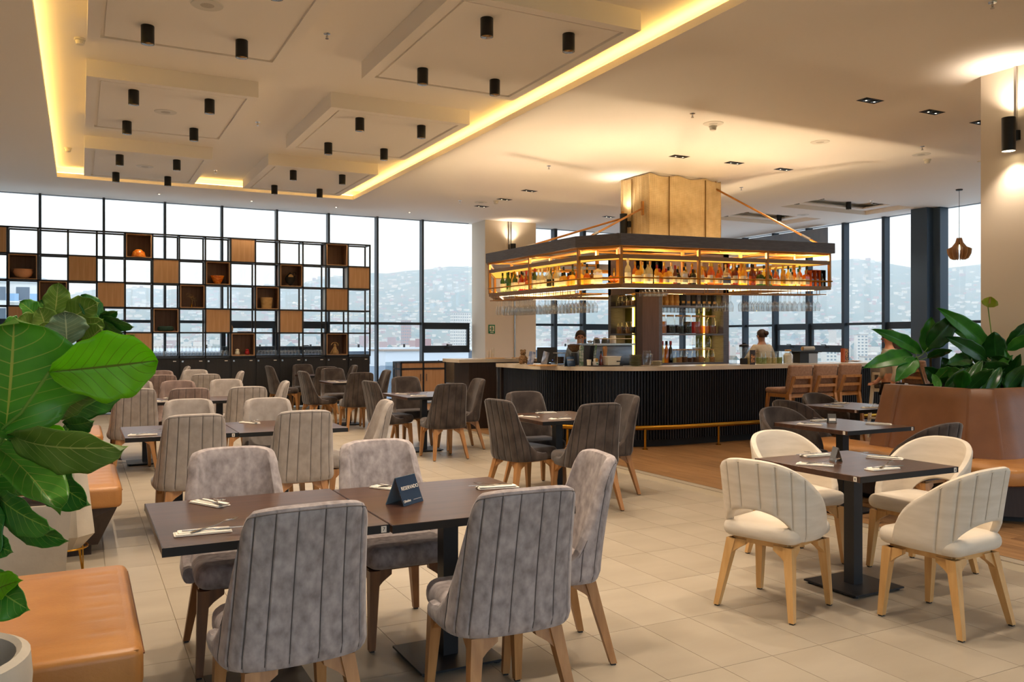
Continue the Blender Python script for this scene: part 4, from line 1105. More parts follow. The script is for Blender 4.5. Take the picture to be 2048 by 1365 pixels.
# glasses
def lathe_me(prof, n, m, name, mis=None):
    me = MB().lathe(prof, n, mis=mis).mesh(name, m, True); return me
WG = lathe_me([(.033, 0), (.033, -.003), (.005, -.008), (.004, -.085), (.012, -.10), (.040, -.14), (.045, -.17), (.036, -.245)], 10, M_glass, 'wine_glass')
FG = lathe_me([(.028, 0), (.028, -.003), (.004, -.008), (.004, -.08), (.018, -.10), (.024, -.16), (.020, -.235)], 9, M_glass, 'champagne_flute')
TG_ = lathe_me([(.03, 0), (.032, -.09), (.031, -.09), (.029, -.003)], 10, M_glass, 'tumbler')
def place(me, name, x, y, z, label, cat, group, rz=0):
    o = link(name, me, None, (x, y, z), (0, 0, rz)); return tag(o, label, cat, group)
for j in range(27):
    for i in range(3):
        if RND.random() < .12: continue
        x, y = 6.21+i*.125, 10.02+j*.1
        if y > 12.35: place(FG, 'champagne_flute', x, y, tz(x, y, 2.14), 'hanging champagne flute, far end of the canopy, %s row, %s from near end' % (('outer', 'middle', 'inner')[i], ordw(j)), 'glass', 'flutes under the canopy, far left end')
        else: place(WG, 'wine_glass', x, y, tz(x, y, 2.14), 'hanging wine glass under the side of the canopy, %s row, %s from the near end' % (('outer', 'middle', 'inner')[i], ordw(j)), 'glass', 'wine glasses under the left side of the canopy')
for j in range(23):
    for i in range(2):
        x, y = 8.0+j*.1, 9.46+i*.17
        if j in (1, 2, 4) or RND.random() < .08: continue
        place(WG, 'wine_glass', x, y, tz(x, y, 2.14), 'hanging wine glass under the canopy front, %s row, %s from the left' % (('outer', 'inner')[i], ordw(j)), 'glass', 'wine glasses under the front of the canopy')
for j in range(5):
    for i in range(2):
        x, y = 6.98+j*.075, 9.5+i*.12; place(TG_, 'beer_glass', x, y, tz(x, y, 2.20), 'short glass hung under the canopy corner, %s row, %s from the left' % (('outer', 'inner')[i], ordw(j)), 'glass', 'short glasses by the canopy corner')

# bottles
def liquid(name, tint, tr=.45):
    m = bpy.data.materials.new(name); m.use_nodes = True; n = m.node_tree.nodes; l = m.node_tree.links; n.remove(n['Principled BSDF'])
    a = n.new('ShaderNodeBsdfTransparent'); a.inputs[0].default_value = tuple(tint)+(1,)
    b = n.new('ShaderNodeBsdfTranslucent'); b.inputs[0].default_value = tuple(tint)+(1,)
    g = n.new('ShaderNodeBsdfGlossy'); g.inputs['Roughness'].default_value = .08
    x = n.new('ShaderNodeMixShader'); x.inputs[0].default_value = tr; y = n.new('ShaderNodeMixShader'); y.inputs[0].default_value = .12
    l.new(a.outputs[0], x.inputs[1]); l.new(b.outputs[0], x.inputs[2]); l.new(x.outputs[0], y.inputs[1]); l.new(g.outputs[0], y.inputs[2]); l.new(y.outputs[0], n['Material Output'].inputs[0])
    MATS[name] = m; return m
LQ = {'amber': liquid('amber_spirit', (.85, .38, .06)), 'gold': liquid('gold_spirit', (.95, .72, .22)), 'clear': liquid('clear_spirit', (.93, .94, .9), .3), 'green': liquid('green_bottle', (.12, .30, .10)),
      'red': liquid('red_spirit', (.65, .06, .03)), 'dark': liquid('dark_bottle', (.03, .03, .02), .2), 'brown': liquid('brown_spirit', (.40, .13, .03))}
M_lab = {'cream': M_paper, 'black': M_ink, 'blue': mat('blue_label', '3b4f86', rough=.6), 'orange': mat('orange_label', 'b5562a', rough=.6), 'gold': mat('gold_label', 'c99a45', rough=.4)}
M_cap = {'black': M_ink, 'gold': M_brass, 'red': mat('red_cap', 'a32020', rough=.4), 'cork': M_legl, 'green': mat('green_cap', '2c6a38', rough=.4), 'white': M_paper}
SHP = {'tall': ([(.037, 0), (.038, .01), (.038, .175), (.030, .20), (.013, .225), (.012, .285)], .038, .12, .285),
       'wine': ([(.037, 0), (.038, .19), (.020, .225), (.013, .25), (.013, .30)], .038, .13, .30),
       'squat': ([(.046, 0), (.048, .015), (.048, .12), (.036, .15), (.014, .165), (.013, .195)], .048, .09, .195),
       'square': ([(.044, 0), (.045, .01), (.045, .15), (.036, .17), (.014, .18), (.014, .22)], .045, .10, .22),
       'slim': ([(.028, 0), (.029, .01), (.029, .15), (.012, .19), (.011, .24)], .029, .10, .24)}
bproto = {}
def bottle(shape, liq, lab, cap, x, y, z, label, group, rz=0, sc=1):
    key = (shape, liq, lab, cap)
    if key in bproto:
        r = dup(bproto[key], (x, y, z), rz, label, group); r.scale = (sc, sc, sc*1.1); return r
    prof, R, lz, H = SHP[shape]; n = 4 if shape == 'square' else 12
    if shape == 'square': mb = MB().lathe([(r*1.25 if r > .03 else r, z_) for r, z_ in prof], 4)
    else: mb = MB().lathe(prof, 12)
    me = mb.mesh('bottle', LQ[liq], shape != 'square')
    o = link('bottle', me, None, (x, y, z), (0, 0, rz)); tag(o, label, 'bottle', group); o.scale = (sc, sc, sc*1.1)
    if lab:
        k = 1.25 if n == 4 else 1
        obj('label', MB().lathe([(R*k+.0012, lz*.35), (R*k+.0012, lz*1.15)], n), M_lab[lab], o)
    if cap: obj('cap', MB().lathe([(.016, H-.03), (.016, H+.015), (.0, H+.017)], 10), M_cap[cap], o)
    bproto[key] = o
    return o
desc = {'amber': 'amber', 'gold': 'golden', 'clear': 'clear', 'green': 'green', 'red': 'red', 'dark': 'black', 'brown': 'brown'}
def blabel(shape, liq, lab, cap, tail):
    return '%s %s bottle, %s cap, %s' % ({'tall': 'tall', 'wine': 'wine style', 'squat': 'squat', 'square': 'square', 'slim': 'slim'}[shape], desc[liq], cap or 'no', tail)
GL = 'liquor bottles along the left side of the canopy'
seq = [('wine','green','cream','black'),('wine','green','cream','green'),('wine','green',None,'black'),('wine','gold','cream','gold'),('wine','green','cream','gold'),('slim','amber','cream','black'),('tall','red','cream','black'),('tall','red','cream','red'),('squat','amber','cream','gold'),('slim','clear','blue','black'),
       ('wine','green','cream','red'),('tall','clear','cream','white'),('tall','clear','cream','white'),('wine','clear','cream','cork'),('tall','clear','black','gold'),('tall','gold','black','gold'),('tall','clear','cream','cork'),('squat','gold','cream','black'),('squat','gold','cream','black'),('squat','amber','gold','black'),('squat','gold',None,'gold'),('squat','amber','cream','gold'),('squat','gold',None,'cork'),('squat','amber','gold','black')]
for i, s_ in enumerate(seq):
    y = 12.55-i*.112; x = 6.27+(.03 if i % 2 else 0)
    if abs(y-11.33) < .04: y += .05
    bottle(*s_, x, y, tz(x, y, 2.263), blabel(*s_, '%s from far end, side canopy shelf, front row' % ordw(i)), GL, i)
for i in range(20):
    s_ = [('wine','green','cream','black'),('tall','amber','cream','gold'),('wine','clear','cream','gold'),('tall','gold','cream','black'),('squat','brown','cream','black')][i % 5]
    y = 12.5-i*.13; x = 6.42
    bottle(*s_, x, y, tz(x, y, 2.263), blabel(*s_, '%s from far end, side canopy shelf, back row' % ordw(i)), GL, i)
bottle('square', 'clear', 'cream', 'black', 6.37, 9.80, tz(6.37, 9.8, 2.263), 'square clear bottle with dark round stopper alone at the cut corner of the canopy', 'bottles at the cut corner of the canopy', .6, 1.15)
bottle('tall', 'clear', 'cream', 'white', 6.66, 9.50, tz(6.66, 9.5, 2.263), 'tall clear bottle standing alone beside the heart shaped decanter', 'bottles at the cut corner of the canopy', 0, 1.1)
t = thing('decanter', 'heart shaped amber decanter with golden cross stopper on the canopy shelf corner', 'decanter', (6.52, 9.63, tz(6.52, 9.63, 2.263)), -.5)
obj('stand', MB().box(-.10, .10, -.05, .05, 0, .03), M_copper, t)
e = MB()
for sx in (-1, 1): e.grid(lambda u, v, sx=sx: (sx*.045+.05*math.sin(v*PI)*math.cos(2*PI*u)-sx*.02*(1-v), .035*math.sin(v*PI)*math.sin(2*PI*u), .035+.10*v+.0), 12, 8, closeu=True)
obj('heart_bowl', e, LQ['amber'], t, smooth=True); obj('neck', MB().lathe([(.014, .12), (.012, .17), (.018, .175)], 10), LQ['gold'], t)
obj('cross_stopper', MB().lathe([(.014, .175), (.016, .19), (.004, .2)], 8).box(-.004, .004, -.004, .004, .2, .235).box(-.014, .014, -.004, .004, .214, .222), M_brass, t)
GF = 'liquor bottles along the front of the canopy'
seqf = [('square','gold','cream','black'),('tall','gold','cream','cork'),('tall','clear','cream','black'),('tall','clear','cream','cork'),('slim','gold','cream','red'),('squat','gold','orange','red'),('squat','gold','cream','red'),('square','gold','cream','black'),('slim','brown','cream','red'),('squat','dark','cream','black'),('square','clear','cream','black'),
        ('squat','brown','cream','gold'),('squat','dark','cream','black'),('squat','clear','cream','gold'),('tall','gold','cream','white'),('slim','amber','cream','gold'),('tall','amber','cream','gold'),('tall','amber','gold','gold'),('squat','amber','cream','gold'),('tall','amber','cream','gold'),('square','clear','blue','orange' if False else 'cork'),('tall','amber','cream','red'),('tall','brown','cream','gold'),('slim','amber','gold','black'),
        ('tall','gold','cream','gold'),('slim','gold','cream','cork'),('tall','brown','orange','black'),('tall','brown','orange','black'),('squat','green','cream','red'),('squat','green','cream','cork'),('squat','green','cream','black'),('squat','green','gold','cork'),('slim','amber','cream','gold'),('squat','amber','cream','cork'),('tall','gold','gold','gold'),('square','gold','cream','gold'),('slim','clear','cream','green'),
        ('squat','gold','cream','black'),('slim','clear','cream','green'),('tall','amber','cream','green'),('square','amber','cream','gold'),('tall','brown','cream','black')]
x = 6.72
for i, s_ in enumerate(seqf):
    x += .0785; yy = 9.45+(.05 if i % 2 else 0)
    bottle(*s_, x, yy, tz(x, yy, 2.263), blabel(*s_, '%s from left, canopy front shelf, front row' % ordw(i)), GF, i)
for i in range(26):
    s_ = [('tall','amber','cream','gold'),('tall','gold','cream','black'),('slim','brown','cream','gold'),('tall','clear','cream','cork')][(i*7) % 4]; xx = 6.85+i*.125; yy = 9.60
    bottle(*s_, xx, yy, tz(xx, yy, 2.263), blabel(*s_, '%s from left, canopy front shelf, back row' % ordw(i)), GF, i)
for i, (xx, cm_, lb) in enumerate(((10.10, 'orange', 'orange presentation box with a bottle in it, near the right end of the canopy'), (10.20, 'orange', 'second orange presentation box at the right end of the canopy'), (10.31, 'black', 'black framed bottle case last on the canopy shelf at the right'))):
    t = thing('bottle_box', lb, 'box', (xx, 9.48, tz(xx, 9.48, 2.263)), 0, 'boxed bottles at the canopy end')
    mm = M_lab['orange'] if cm_ == 'orange' else M_ink
    e = MB().box(-.045, .045, .03, .04, 0, .27).box(-.045, -.04, -.04, .03, 0, .27).box(.04, .045, -.04, .03, 0, .27).box(-.045, .045, -.04, .04, 0, .008).box(-.045, .045, -.04, .04, .262, .27)
    obj('case', e, mm, t); obj('bottle_inside', MB().lathe([(.032, .01), (.034, .13), (.012, .17), (.012, .22)], 10), LQ['red' if cm_ == 'orange' else 'gold'], t)
# back run of the canopy shelf
for i in range(16):
    s_ = [('squat','gold','cream','black'),('tall','amber','cream','gold'),('squat','green','cream','black')][i % 3]; xx = 6.98+i*.1; yy = 13.95
    bottle(*s_, xx, yy, tz(xx, yy, 2.263), blabel(*s_, '%s from left, canopy back shelf' % ordw(i)), 'bottles across the back of the canopy', i)
for j in range(14):
    place(WG, 'wine_glass', 7.0+j*.11, 13.95, tz(7+j*.11, 13.95, 2.2), 'hanging wine glass under the back of the canopy, %s from the left' % ordw(j), 'glass', 'wine glasses under the back run of the canopy')

# ------------------------------------------------------------------ burlap clad box over the canopy and the back bar tower
t = thing('burlap_cover', 'coarse burlap cloth wrapped round the boxed column over the bar', 'cloth', (9.445, 12.14, 0))
def bur(side):
    def fn(u, v):
        hx, hy = .79, .42
        if side == 0: x, y = -hx+2*hx*u, -hy; sag = abs(math.sin(u*PI*2.6))*.05
        elif side == 1: x, y = -hx, hy-2*hy*u; sag = abs(math.sin(u*PI*2))*.02
        elif side == 2: x, y = hx, -hy+2*hy*u; sag = .03
        else: x, y = hx-2*hx*u, hy; sag = .03
        z = 2.97+(4.34-sag-2.97)*v; w_ = .008*math.sin(u*19+v*3)+.005*math.sin(u*47)
        return (x+(w_ if side in (1, 2) else 0), y+(w_ if side in (0, 3) else 0), z)
    return fn
m, n, l, b = nt('burlap_weave')
tcn = n.new('ShaderNodeTexCoord'); ck = n.new('ShaderNodeSeparateXYZ'); l.new(tcn.outputs['Object'], ck.inputs[0])
ad = n.new('ShaderNodeMath'); ad.operation = 'ADD'; l.new(ck.outputs[0], ad.inputs[0]); l.new(ck.outputs[1], ad.inputs[1])
def wv(inp, f):
    a_ = n.new('ShaderNodeMath'); a_.operation = 'MULTIPLY'; a_.inputs[1].default_value = f; l.new(inp, a_.inputs[0])
    s_ = n.new('ShaderNodeMath'); s_.operation = 'SINE'; l.new(a_.outputs[0], s_.inputs[0]); return s_.outputs[0]
mn = n.new('ShaderNodeMath'); mn.operation = 'MAXIMUM'; l.new(wv(ad.outputs[0], 400), mn.inputs[0]); l.new(wv(ck.outputs[2], 400), mn.inputs[1])
ns = n.new('ShaderNodeTexNoise'); ns.inputs['Scale'].default_value = 7; ns.inputs['Detail'].default_value = 5; l.new(tcn.outputs['Object'], ns.inputs['Vector'])
m2 = n.new('ShaderNodeMath'); m2.operation = 'MULTIPLY_ADD'; m2.inputs[1].default_value = .34; l.new(mn.outputs[0], m2.inputs[0]); m3 = n.new('ShaderNodeMath'); m3.operation = 'MULTIPLY_ADD'; m3.inputs[1].default_value = .5; m3.inputs[2].default_value = .1; l.new(ns.outputs[0], m3.inputs[0]); l.new(m3.outputs[0], m2.inputs[2])
rr = n.new('ShaderNodeValToRGB'); l.new(m2.outputs[0], rr.inputs[0]); rr.color_ramp.elements[0].position = .2; rr.color_ramp.elements[0].color = lin('b08e5e'); rr.color_ramp.elements[1].position = .75; rr.color_ramp.elements[1].color = lin('f0d8a8')
l.new(rr.outputs[0], b.inputs['Base Color']); b.inputs['Roughness'].default_value = 1; b.inputs['Specular IOR Level'].default_value = .05
M_bw = m
e = MB()
for s_ in range(4): e.grid(bur(s_), 50 if s_ in (0, 3) else 26, 14)
o = obj('cloth', e, M_bw, t); so = o.modifiers.new('thick', 'SOLIDIFY'); so.thickness = .006
e = MB()
for x_, y_ in ((-.38, -.445), (.42, -.445), (-.815, .05)): e.box(x_-.008, x_+.008, y_-.008, y_+.008, 2.97, 4.3)
obj('seam', e, mat('burlap_seam', '86683c', rough=1), t)
# tower with its open shelves
t = thing('back_bar_shelving', 'tall brown shelving tower in the middle of the bar holding jars and boxes', 'shelving', (8.14, 11.2, 0))
TH_ = 2.96
W1 = 1.82
obj('corner_panel', MB().box(0, .33, 0, .06, 0, TH_).box(0, .06, .06, .19, 0, TH_), M_brownwood, t)
obj('post', MB().box(.33, .40, 0, .30, 0, TH_), M_fascia, t)
obj('post', MB().box(1.70, 1.82, 0, .30, 0, TH_), M_fascia, t)
obj('post', MB().box(0, .3, .92, 1.0, 0, TH_), M_fascia, t)
obj('post', MB().box(0, .3, .17, .2, 0, TH_), M_fascia, t)
obj('header', MB().box(0, W1, 0, .04, 2.24, TH_).box(0, .04, 0, 1.0, 2.24, TH_), M_brownwood, t)
obj('top_board', MB().box(0, W1, 0, 1.25, TH_-.03, TH_), M_brownwood, t)
obj('base_cabinet', MB().box(0, W1, .02, .42, 0, 1.06).box(.02, .4, .42, 1.0, 0, 1.06), M_darkwood, t)
for z in (1.06, 1.55, 2.02):
    obj('shelf', MB().box(.40, 1.70, .0, .32, z, z+.028), M_fascia, t); obj('shelf', MB().box(0.0, .32, .19, .93, z-.0, z+.028), M_fascia, t)
obj('mirror_panel', MB().box(.30, .32, .42, .92, 1.08, 2.24), M_oliveglass, t)
obj('mirror_panel', MB().box(1.36, 1.70, .30, .32, 1.08, 2.24), M_oliveglass, t)
obj('light_strip', MB().box(.28, .296, .66, .68, 1.09, 2.2), M_led, t); obj('light_strip', MB().box(1.51, 1.53, .284, .298, 1.09, 2.2), M_led, t)
# jars and boxes on it
JA = [(.055, 0), (.062, .02), (.062, .16), (.045, .20), (.042, .215)]
def jar(x, y, z, fill, fh, label, group, sc=1, lid=M_legl):
    o = thing('jar', label, 'jar', (x, y, z), 0, group); o.scale = (sc,)*3
    k = min(.158, fh)
    obj('glass_body', MB().lathe(JA, 14), M_glassj, o, smooth=True); obj('contents', MB().lathe([(.058, .004), (.059, k), (0, k+.002)], 14), fill, o)
    obj('lid', MB().lathe([(.047, .212), (.047, .232), (0, .234)], 14), lid, o); return o
M_seed = [mat('seed_%s' % a, b_, c_, rough=.9, scale=(90, 90, 90)) for a, b_, c_ in (('brown', '3a2415', '6b4423'), ('dark', '20140c', '3d2817'), ('tan', '8a5c30', 'b58350'), ('herb', '5a6a2a', '9aa052'), ('straw', 'a08c52', 'c8b878'), ('white', 'd8d0c0', 'ece4d6'))]
M_amb = [LQ['amber'], mat('black_brew', '0c0908', rough=.1), LQ['red'], LQ['brown']]
for i in range(5): jar(8.14+.12, 11.2+.28+i*.135, 1.579, M_seed[(1, 1, 2, 0, 2)[i]], .13, 'square jar of beans, %s from the left on the side shelf of the tower' % ordw(4-i), 'jars on the side of the tower', .88, M_glassj)
for i in range(5): jar(8.14+.12, 11.2+.28+i*.135, 2.049, M_seed[(0, 2, 2, 0, 1)[i]], .11, 'jar of grain, %s from the left on the upper side shelf of the tower' % ordw(4-i), 'jars on the upper side of the tower', .8)
fillw = ['amber liquor', 'black brew', 'black brew', 'black brew', 'red amber liquor', 'amber liquor', 'dark amber liquor']
for i in range(7): jar(8.64+i*.178, 11.2+.15, 1.579, [M_amb[0], M_amb[1], M_amb[1], M_amb[1], M_amb[2], M_amb[0], M_amb[3]][i], (.15, .10, .10, .15, .15, .10, .10)[i], 'big infusion jar of %s, %s from the left on the middle front shelf' % (fillw[i], ordw(i)), 'infusion jars on the tower', 1.35)
for i in range(11):
    x = 8.59+i*.112; c_ = ['gold', 'gold', 'gold', 'gold', 'black', 'blue', 'black', 'blue', 'black', 'black', 'black'][i]
    mm = {'gold': mat('kraft_tube', 'c08d4e', rough=.6) if 'kraft_tube' not in MATS else MATS['kraft_tube'], 'black': M_ink, 'blue': mat('slate_box', '4a4d60', rough=.5) if 'slate_box' not in MATS else MATS['slate_box']}[c_]
    t = thing('bottle_carton', '%s bottle carton, %s from the left on the top front shelf of the tower' % ({'gold': 'kraft brown', 'black': 'black', 'blue': 'slate blue'}[c_], ordw(i)), 'box', (x, 11.33, 2.049), 0, 'bottle cartons on the tower')
    obj('carton', (MB().lathe([(.05, 0), (.05, .19)], 14) if c_ == 'gold' else MB().box(-.045, .045, -.045, .045, 0, .19)), mm, t); obj('carton_label', MB().box(-.03, .03, -.052, -.0505, .04, .08), M_lab['gold'], t)
for i in range(13): place(TG_, 'beer_glass', 8.6+i*.075, 11.3, 2.018, 'straight glass hung in the tower above the infusion jars, %s from the left' % ordw(i), 'glass', 'glasses hanging in the tower')
for i in range(3): bottle('slim', ('gold', 'amber', 'dark')[i], None, ('red', 'black', 'red')[i], 8.60+i*.085, 11.28, 1.089, '%s syrup bottle with pourer, %s from the left on the bottom shelf of the tower' % (('golden', 'amber', 'black')[i], ordw(i)), 'syrup bottles on the tower', 0, 1.3)
for i in range(8): jar(8.86+i*.118, 11.33, 1.089, M_seed[(4, 2, 0, 0, 0, 2, 4, 2)[i]], .08+.01*(i % 3), 'embossed storage jar, %s from the left on the bottom shelf of the tower' % ordw(i), 'storage jars on the tower', .98)
for i in range(3): jar(9.34+i*.13, 11.33, 1.32, M_seed[5], .02, 'empty embossed jar stacked on the lower jars, %s of three' % ordw(i), 'stacked storage jars on the tower', .95, M_glassj)
# ------------------------------------------------------------------ ceiling lamps
def spot(parent, loc, W, size=1.9, blend=.7, rad=.028, rot=(0, 0, 0), col=WARM, name='lamp_light'):
    d = bpy.data.lights.new(name, 'SPOT'); d.energy = W; d.color = col; d.spot_size = size; d.spot_blend = blend; d.shadow_soft_size = rad
    o = bpy.data.objects.new(name, d); C.objects.link(o); o.location = loc; o.rotation_euler = rot
    if parent: o.parent = parent
    return o
cyl_me = MB().lathe([(.056, 0), (.058, -.003), (.058, -.165), (.052, -.165), (.050, -.13)], 24).mesh('cylinder_lamp', M_lamp, True)
cyl_me.set_sharp_from_angle(angle=.6)
ring_me = MB().lathe([(.050, -.13), (.051, -.160), (.0535, -.166)], 20).mesh('reflector', M_reflector, True)
bulb_me = MB().lathe([(.034, -.131), (0, -.129)], 14).mesh('bulb', M_lensdim)
GCY = 'black cylinder lamps on the ceiling panels'
ci = 0
rows = [3.05, 4.62, 6.78, 8.36, 10.61, 12.17, 14.44, 16.0]
for cx_, side in ((.55, 'left column of panels, left lamp'), (1.38, 'left column of panels, right lamp'), (3.23, 'right column of panels, left lamp'), (4.08, 'right column of panels, right lamp')):
    for j, y in enumerate(rows):
        lb = 'black cylinder lamp, %s, %s row from the windows' % (side, ordw(7-j))
        o = link('ceiling_lamp', cyl_me, None, (cx_, y, 4.357)); tag(o, lb, 'lamp', GCY)
        link('reflector', ring_me, o); link('bulb', bulb_me, o)
        spot(o, (0, 0, -.172), SPOT_W*(1.0 if y < 12 else .8))
def flat(name, prof, m, x, y, z, label, cat, group, n=24):
    o = obj(name, MB().lathe(prof, n), m, None, (x, y, z), smooth='auto'); return tag(o, label, cat, group)
GS = 'round ceiling speakers'
for i, (x, y, z, lb) in enumerate(((.97, 7.6, 4.357, 'nearest lit panel on the left'), (.96, 11.43, 4.357, 'second panel on the left'), (.96, 15.22, 4.357, 'small farthest panel on the left'), (7.47, 8.7, 4.35, 'plain ceiling above the bar, nearest'), (9.55, 8.81, 4.35, 'plain ceiling right of the smoke detector'), (11.59, 8.69, 4.35, 'plain ceiling close to the far detector'), (7.47, 15.97, 4.35, 'ceiling by the far column'), (14.84, 14.19, 4.35, 'strip between the two square coffers'), (14.6, 16.9, 4.35, 'ceiling behind the burlap box'))):
    o = flat('ceiling_speaker', [(.135, 0), (.13, -.006), (.115, -.006)], M_white, x, y, z, 'round ceiling speaker in the '+lb, 'speaker', GS)
    obj('grille', MB().lathe([(.115, -.005), (0, -.007)], 24), M_grille, o)
def sprinkler(x, y, z, lb):
    t = thing('sprinkler', 'small steel sprinkler head, '+lb, 'sprinkler', (x, y, z), 0, 'sprinkler heads')
    obj('escutcheon', MB().lathe([(.035, 0), (.033, -.006), (.012, -.008)], 14), M_chrome, t)
    obj('nozzle', MB().lathe([(.009, -.008), (.009, -.035), (.004, -.04), (.004, -.05)], 8).lathe([(.018, -.05), (.018, -.053)], 10).box(-.013, -.010, -.002, .002, -.05, -.03).box(.010, .013, -.002, .002, -.05, -.03), M_chrome, t)
for a in ((2.19, 8.3, 4.54, 'nearest one in the lit tray'), (2.22, 12.14, 4.54, 'middle one in the lit tray'), (2.18, 15.97, 4.54, 'farthest one in the lit tray'), (6.88, 4.48, 4.35, 'at the top right corner of the view'), (6.9, 8.43, 4.35, 'left of the nearest smoke detector'), (11.12, 8.32, 4.35, 'beside the far smoke detector'),
          (6.98, 15.94, 4.35, 'far off near the plastered column'), (6.89, 12.08, 4.35, 'over the left half of the bar canopy'), (11.1, 12.14, 4.35, 'just right of the burlap box'), (14.6, 12.1, 4.35, 'beside the square coffer'), (11.9, 16.6, 4.35, 'low behind the right stay of the canopy')): sprinkler(*a)
def smoke(x, y, z, lb):
    t = thing('smoke_detector', 'white smoke detector, '+lb, 'detector', (x, y, z), 0, 'smoke detectors')
    obj('base', MB().lathe([(.055, 0), (.055, -.015), (.05, -.02)], 20), M_white, t, smooth='auto')
    obj('head', MB().lathe([(.042, -.02), (.046, -.03), (.038, -.06), (.02, -.068), (0, -.069)], 20), M_white, t, smooth='auto')
    obj('vent_slots', MB().lathe([(.0425, -.045), (.0395, -.055)], 12), M_grille, t)
for a in ((0.0, 9.58, 4.54, 'in the glowing left edge of the tray, nearest'), (-.17, 15.17, 4.54, 'in the glowing left edge of the tray, farther'), (7.55, 8.8, 4.35, 'under the round speaker above the bar'), (12.0, 8.89, 4.35, 'near the right windows'), (7.67, 15.66, 4.35, 'far off above the plastered column')): smoke(*a)
tag(obj('emergency_detector', MB().lathe([(.05, 0), (.045, -.012), (0, -.014)], 16), M_white, None, (12.9, 8.6, 4.35)), 'flat white disc with green light on the ceiling near the right windows', 'detector')
GT = 'recessed twin downlights'
def twin(x, y, rz, lb, W=TWIN_W, tilt=(0, 0)):
    t = thing('twin_downlight', 'black recessed twin downlight, '+lb, 'lamp', (x, y, CEIL), rz, GT)
    a, b_ = .15, .075
    obj('trim', MB().box(-a, a, -b_, -b_+.012, -.004, 0).box(-a, a, b_-.012, b_, -.004, 0).box(-a, -a+.012, -b_, b_, -.004, 0).box(a-.012, a, -b_, b_, -.004, 0).box(-a, a, -b_, b_, -.0012, -.0002), M_ink, t)
    for s_ in (-.07, .07): obj('lamp_head', MB().lathe([(.042, -.001), (.042, -.010), (.034, -.010)], 16, c=(s_, 0, 0)), M_lamp, t); obj('bulb', MB().lathe([(.034, -.009), (0, -.0105)], 14, c=(s_, 0, 0)), M_lens, t)
    if W: spot(t, (0, 0, -.02), W, 1.7, .8, .05)
for a in ((8.42, 7.0, 0, 'nearest one right of the tray'), (9.54, 7.0, 0, 'second from the burlap side in the nearest row'), (10.6, 7.05, 0, 'cut by the right column'), (8.35, 10.52, 0, 'left one of the row over the bar front'), (9.45, 10.5, 0, 'middle one of the row over the bar front'), (10.55, 10.52, 0, 'right one of the row over the bar front'),
          (7.72, 14.3, .2, 'nearest of three beyond the canopy'), (7.74, 15.41, .2, 'middle of three beyond the canopy'), (7.71, 16.45, .2, 'farthest of three beyond the canopy'), (11.03, 16.51, .2, 'behind the burlap box')): twin(*a)
for a in ((6.6, 3.4, 0, 'added out of view over the cream chairs'), (8.42, 3.4, 0, 'added out of view beside the right column'), (6.6, .5, 0, 'added out of view behind the camera'), (12.0, 4.0, 0, 'added out of view past the column')): twin(*a)  # unseen downlights added to light the near right part of the room
for i, (x, y) in enumerate(((-.4, 17.95), (1.39, 17.95), (3.17, 18.0), (4.95, 18.0), (6.63, 17.98))):
    if i == 0: continue
    o = flat('small_downlight', [(.045, 0), (.045, -.004), (.036, -.004)], M_white, x, y, CEIL, 'tiny lit downlight by the window wall, %s from the left' % ordw(i-1), 'lamp', 'small downlights by the windows')
    obj('bulb', MB().lathe([(.036, -.003), (0, -.005)], 14), M_lens, o); spot(o, (0, 0, -.02), 60, 1.4, .6, .03)
for (x, y, q, lb) in ((13.72, 12.62, 0, 'nearest left in the near coffer'), (13.72, 13.3, 0, 'far left in the near coffer'), (15.2, 12.5, 0, 'right in the near coffer'), (15.3, 13.3, 0, 'far right in the near coffer'), (13.6, 15.4, 0, 'far left in the far coffer'), (13.65, 14.75, 0, 'near left in the far coffer'), (14.9, 14.75, 0, 'near right in the far coffer'), (15.3, 15.4, 0, 'far right in the far coffer')):
    o = link('ceiling_lamp', cyl_me, None, (x, y, 4.55)); tag(o, 'short black cylinder lamp, '+lb, 'lamp', 'cylinder lamps in the square coffers'); link('reflector', ring_me, o); link('bulb', bulb_me, o); spot(o, (0, 0, -.172), 60)
# wall cylinders that shine up and down
def updown(x, y, z, nx, ny, lb, W=55, conduit=True, n2=1):
    t = thing('wall_lamp', lb, 'lamp', (x, y, z))
    cx_, cy2 = nx*.13, ny*.13
    obj('body', MB().lathe([(.062, -.17), (.066, -.175), (.066, .175), (.062, .17)], 24, c=(cx_, cy2, 0)), M_lamp, t, smooth='auto')
    obj('lens', MB().lathe([(.062, -.171), (0, -.1712)], 20, c=(cx_, cy2, 0)), M_lens, t); obj('lens', MB().lathe([(.062, .171), (0, .1712)], 20, c=(cx_, cy2, 0)), M_lens, t)
    obj('bracket', MB().path([(0, 0, 0), (cx_*.6, cy2*.6, 0)], .02, 8).lathe([(.05, -.05), (.05, .05)], 12, c=(nx*.012, ny*.012, 0)), M_lamp, t)
    if conduit:
        e = MB()
        for k in range(n2): e.box(-.012+ny*.06*k+nx*.012, .012+ny*.06*k+nx*.012, -.012-nx*.0+ny*.012, .012+ny*.012, .05, CEIL-z)
        obj('conduit', e, M_chrome, t)
    spot(t, (cx_, cy2, -.19), W, 1.9, .9, .05); spot(t, (cx_, cy2, .19), W, 2.2, .9, .05, rot=(PI, 0, 0))
    return t
updown(8.72, 5.42, 3.62, -1, 0, 'black cylinder wall lamp lit above and below on the right column', 34)
updown(9.35, 18.27, 3.62, 0, -1, 'black wall lamp on the far plastered column behind the canopy', 30, True, 2)
updown(8.66, 12.3, 3.52, -1, 0, 'black cylinder lamp fixed to the burlap box', 22, False)
o = obj('conduit_pipe', MB().box(9.44, 9.46, 18.245, 18.27, 0, 3.3), M_chrome); tag(o, 'thin vertical pipe running down the far plastered column', 'pipe')
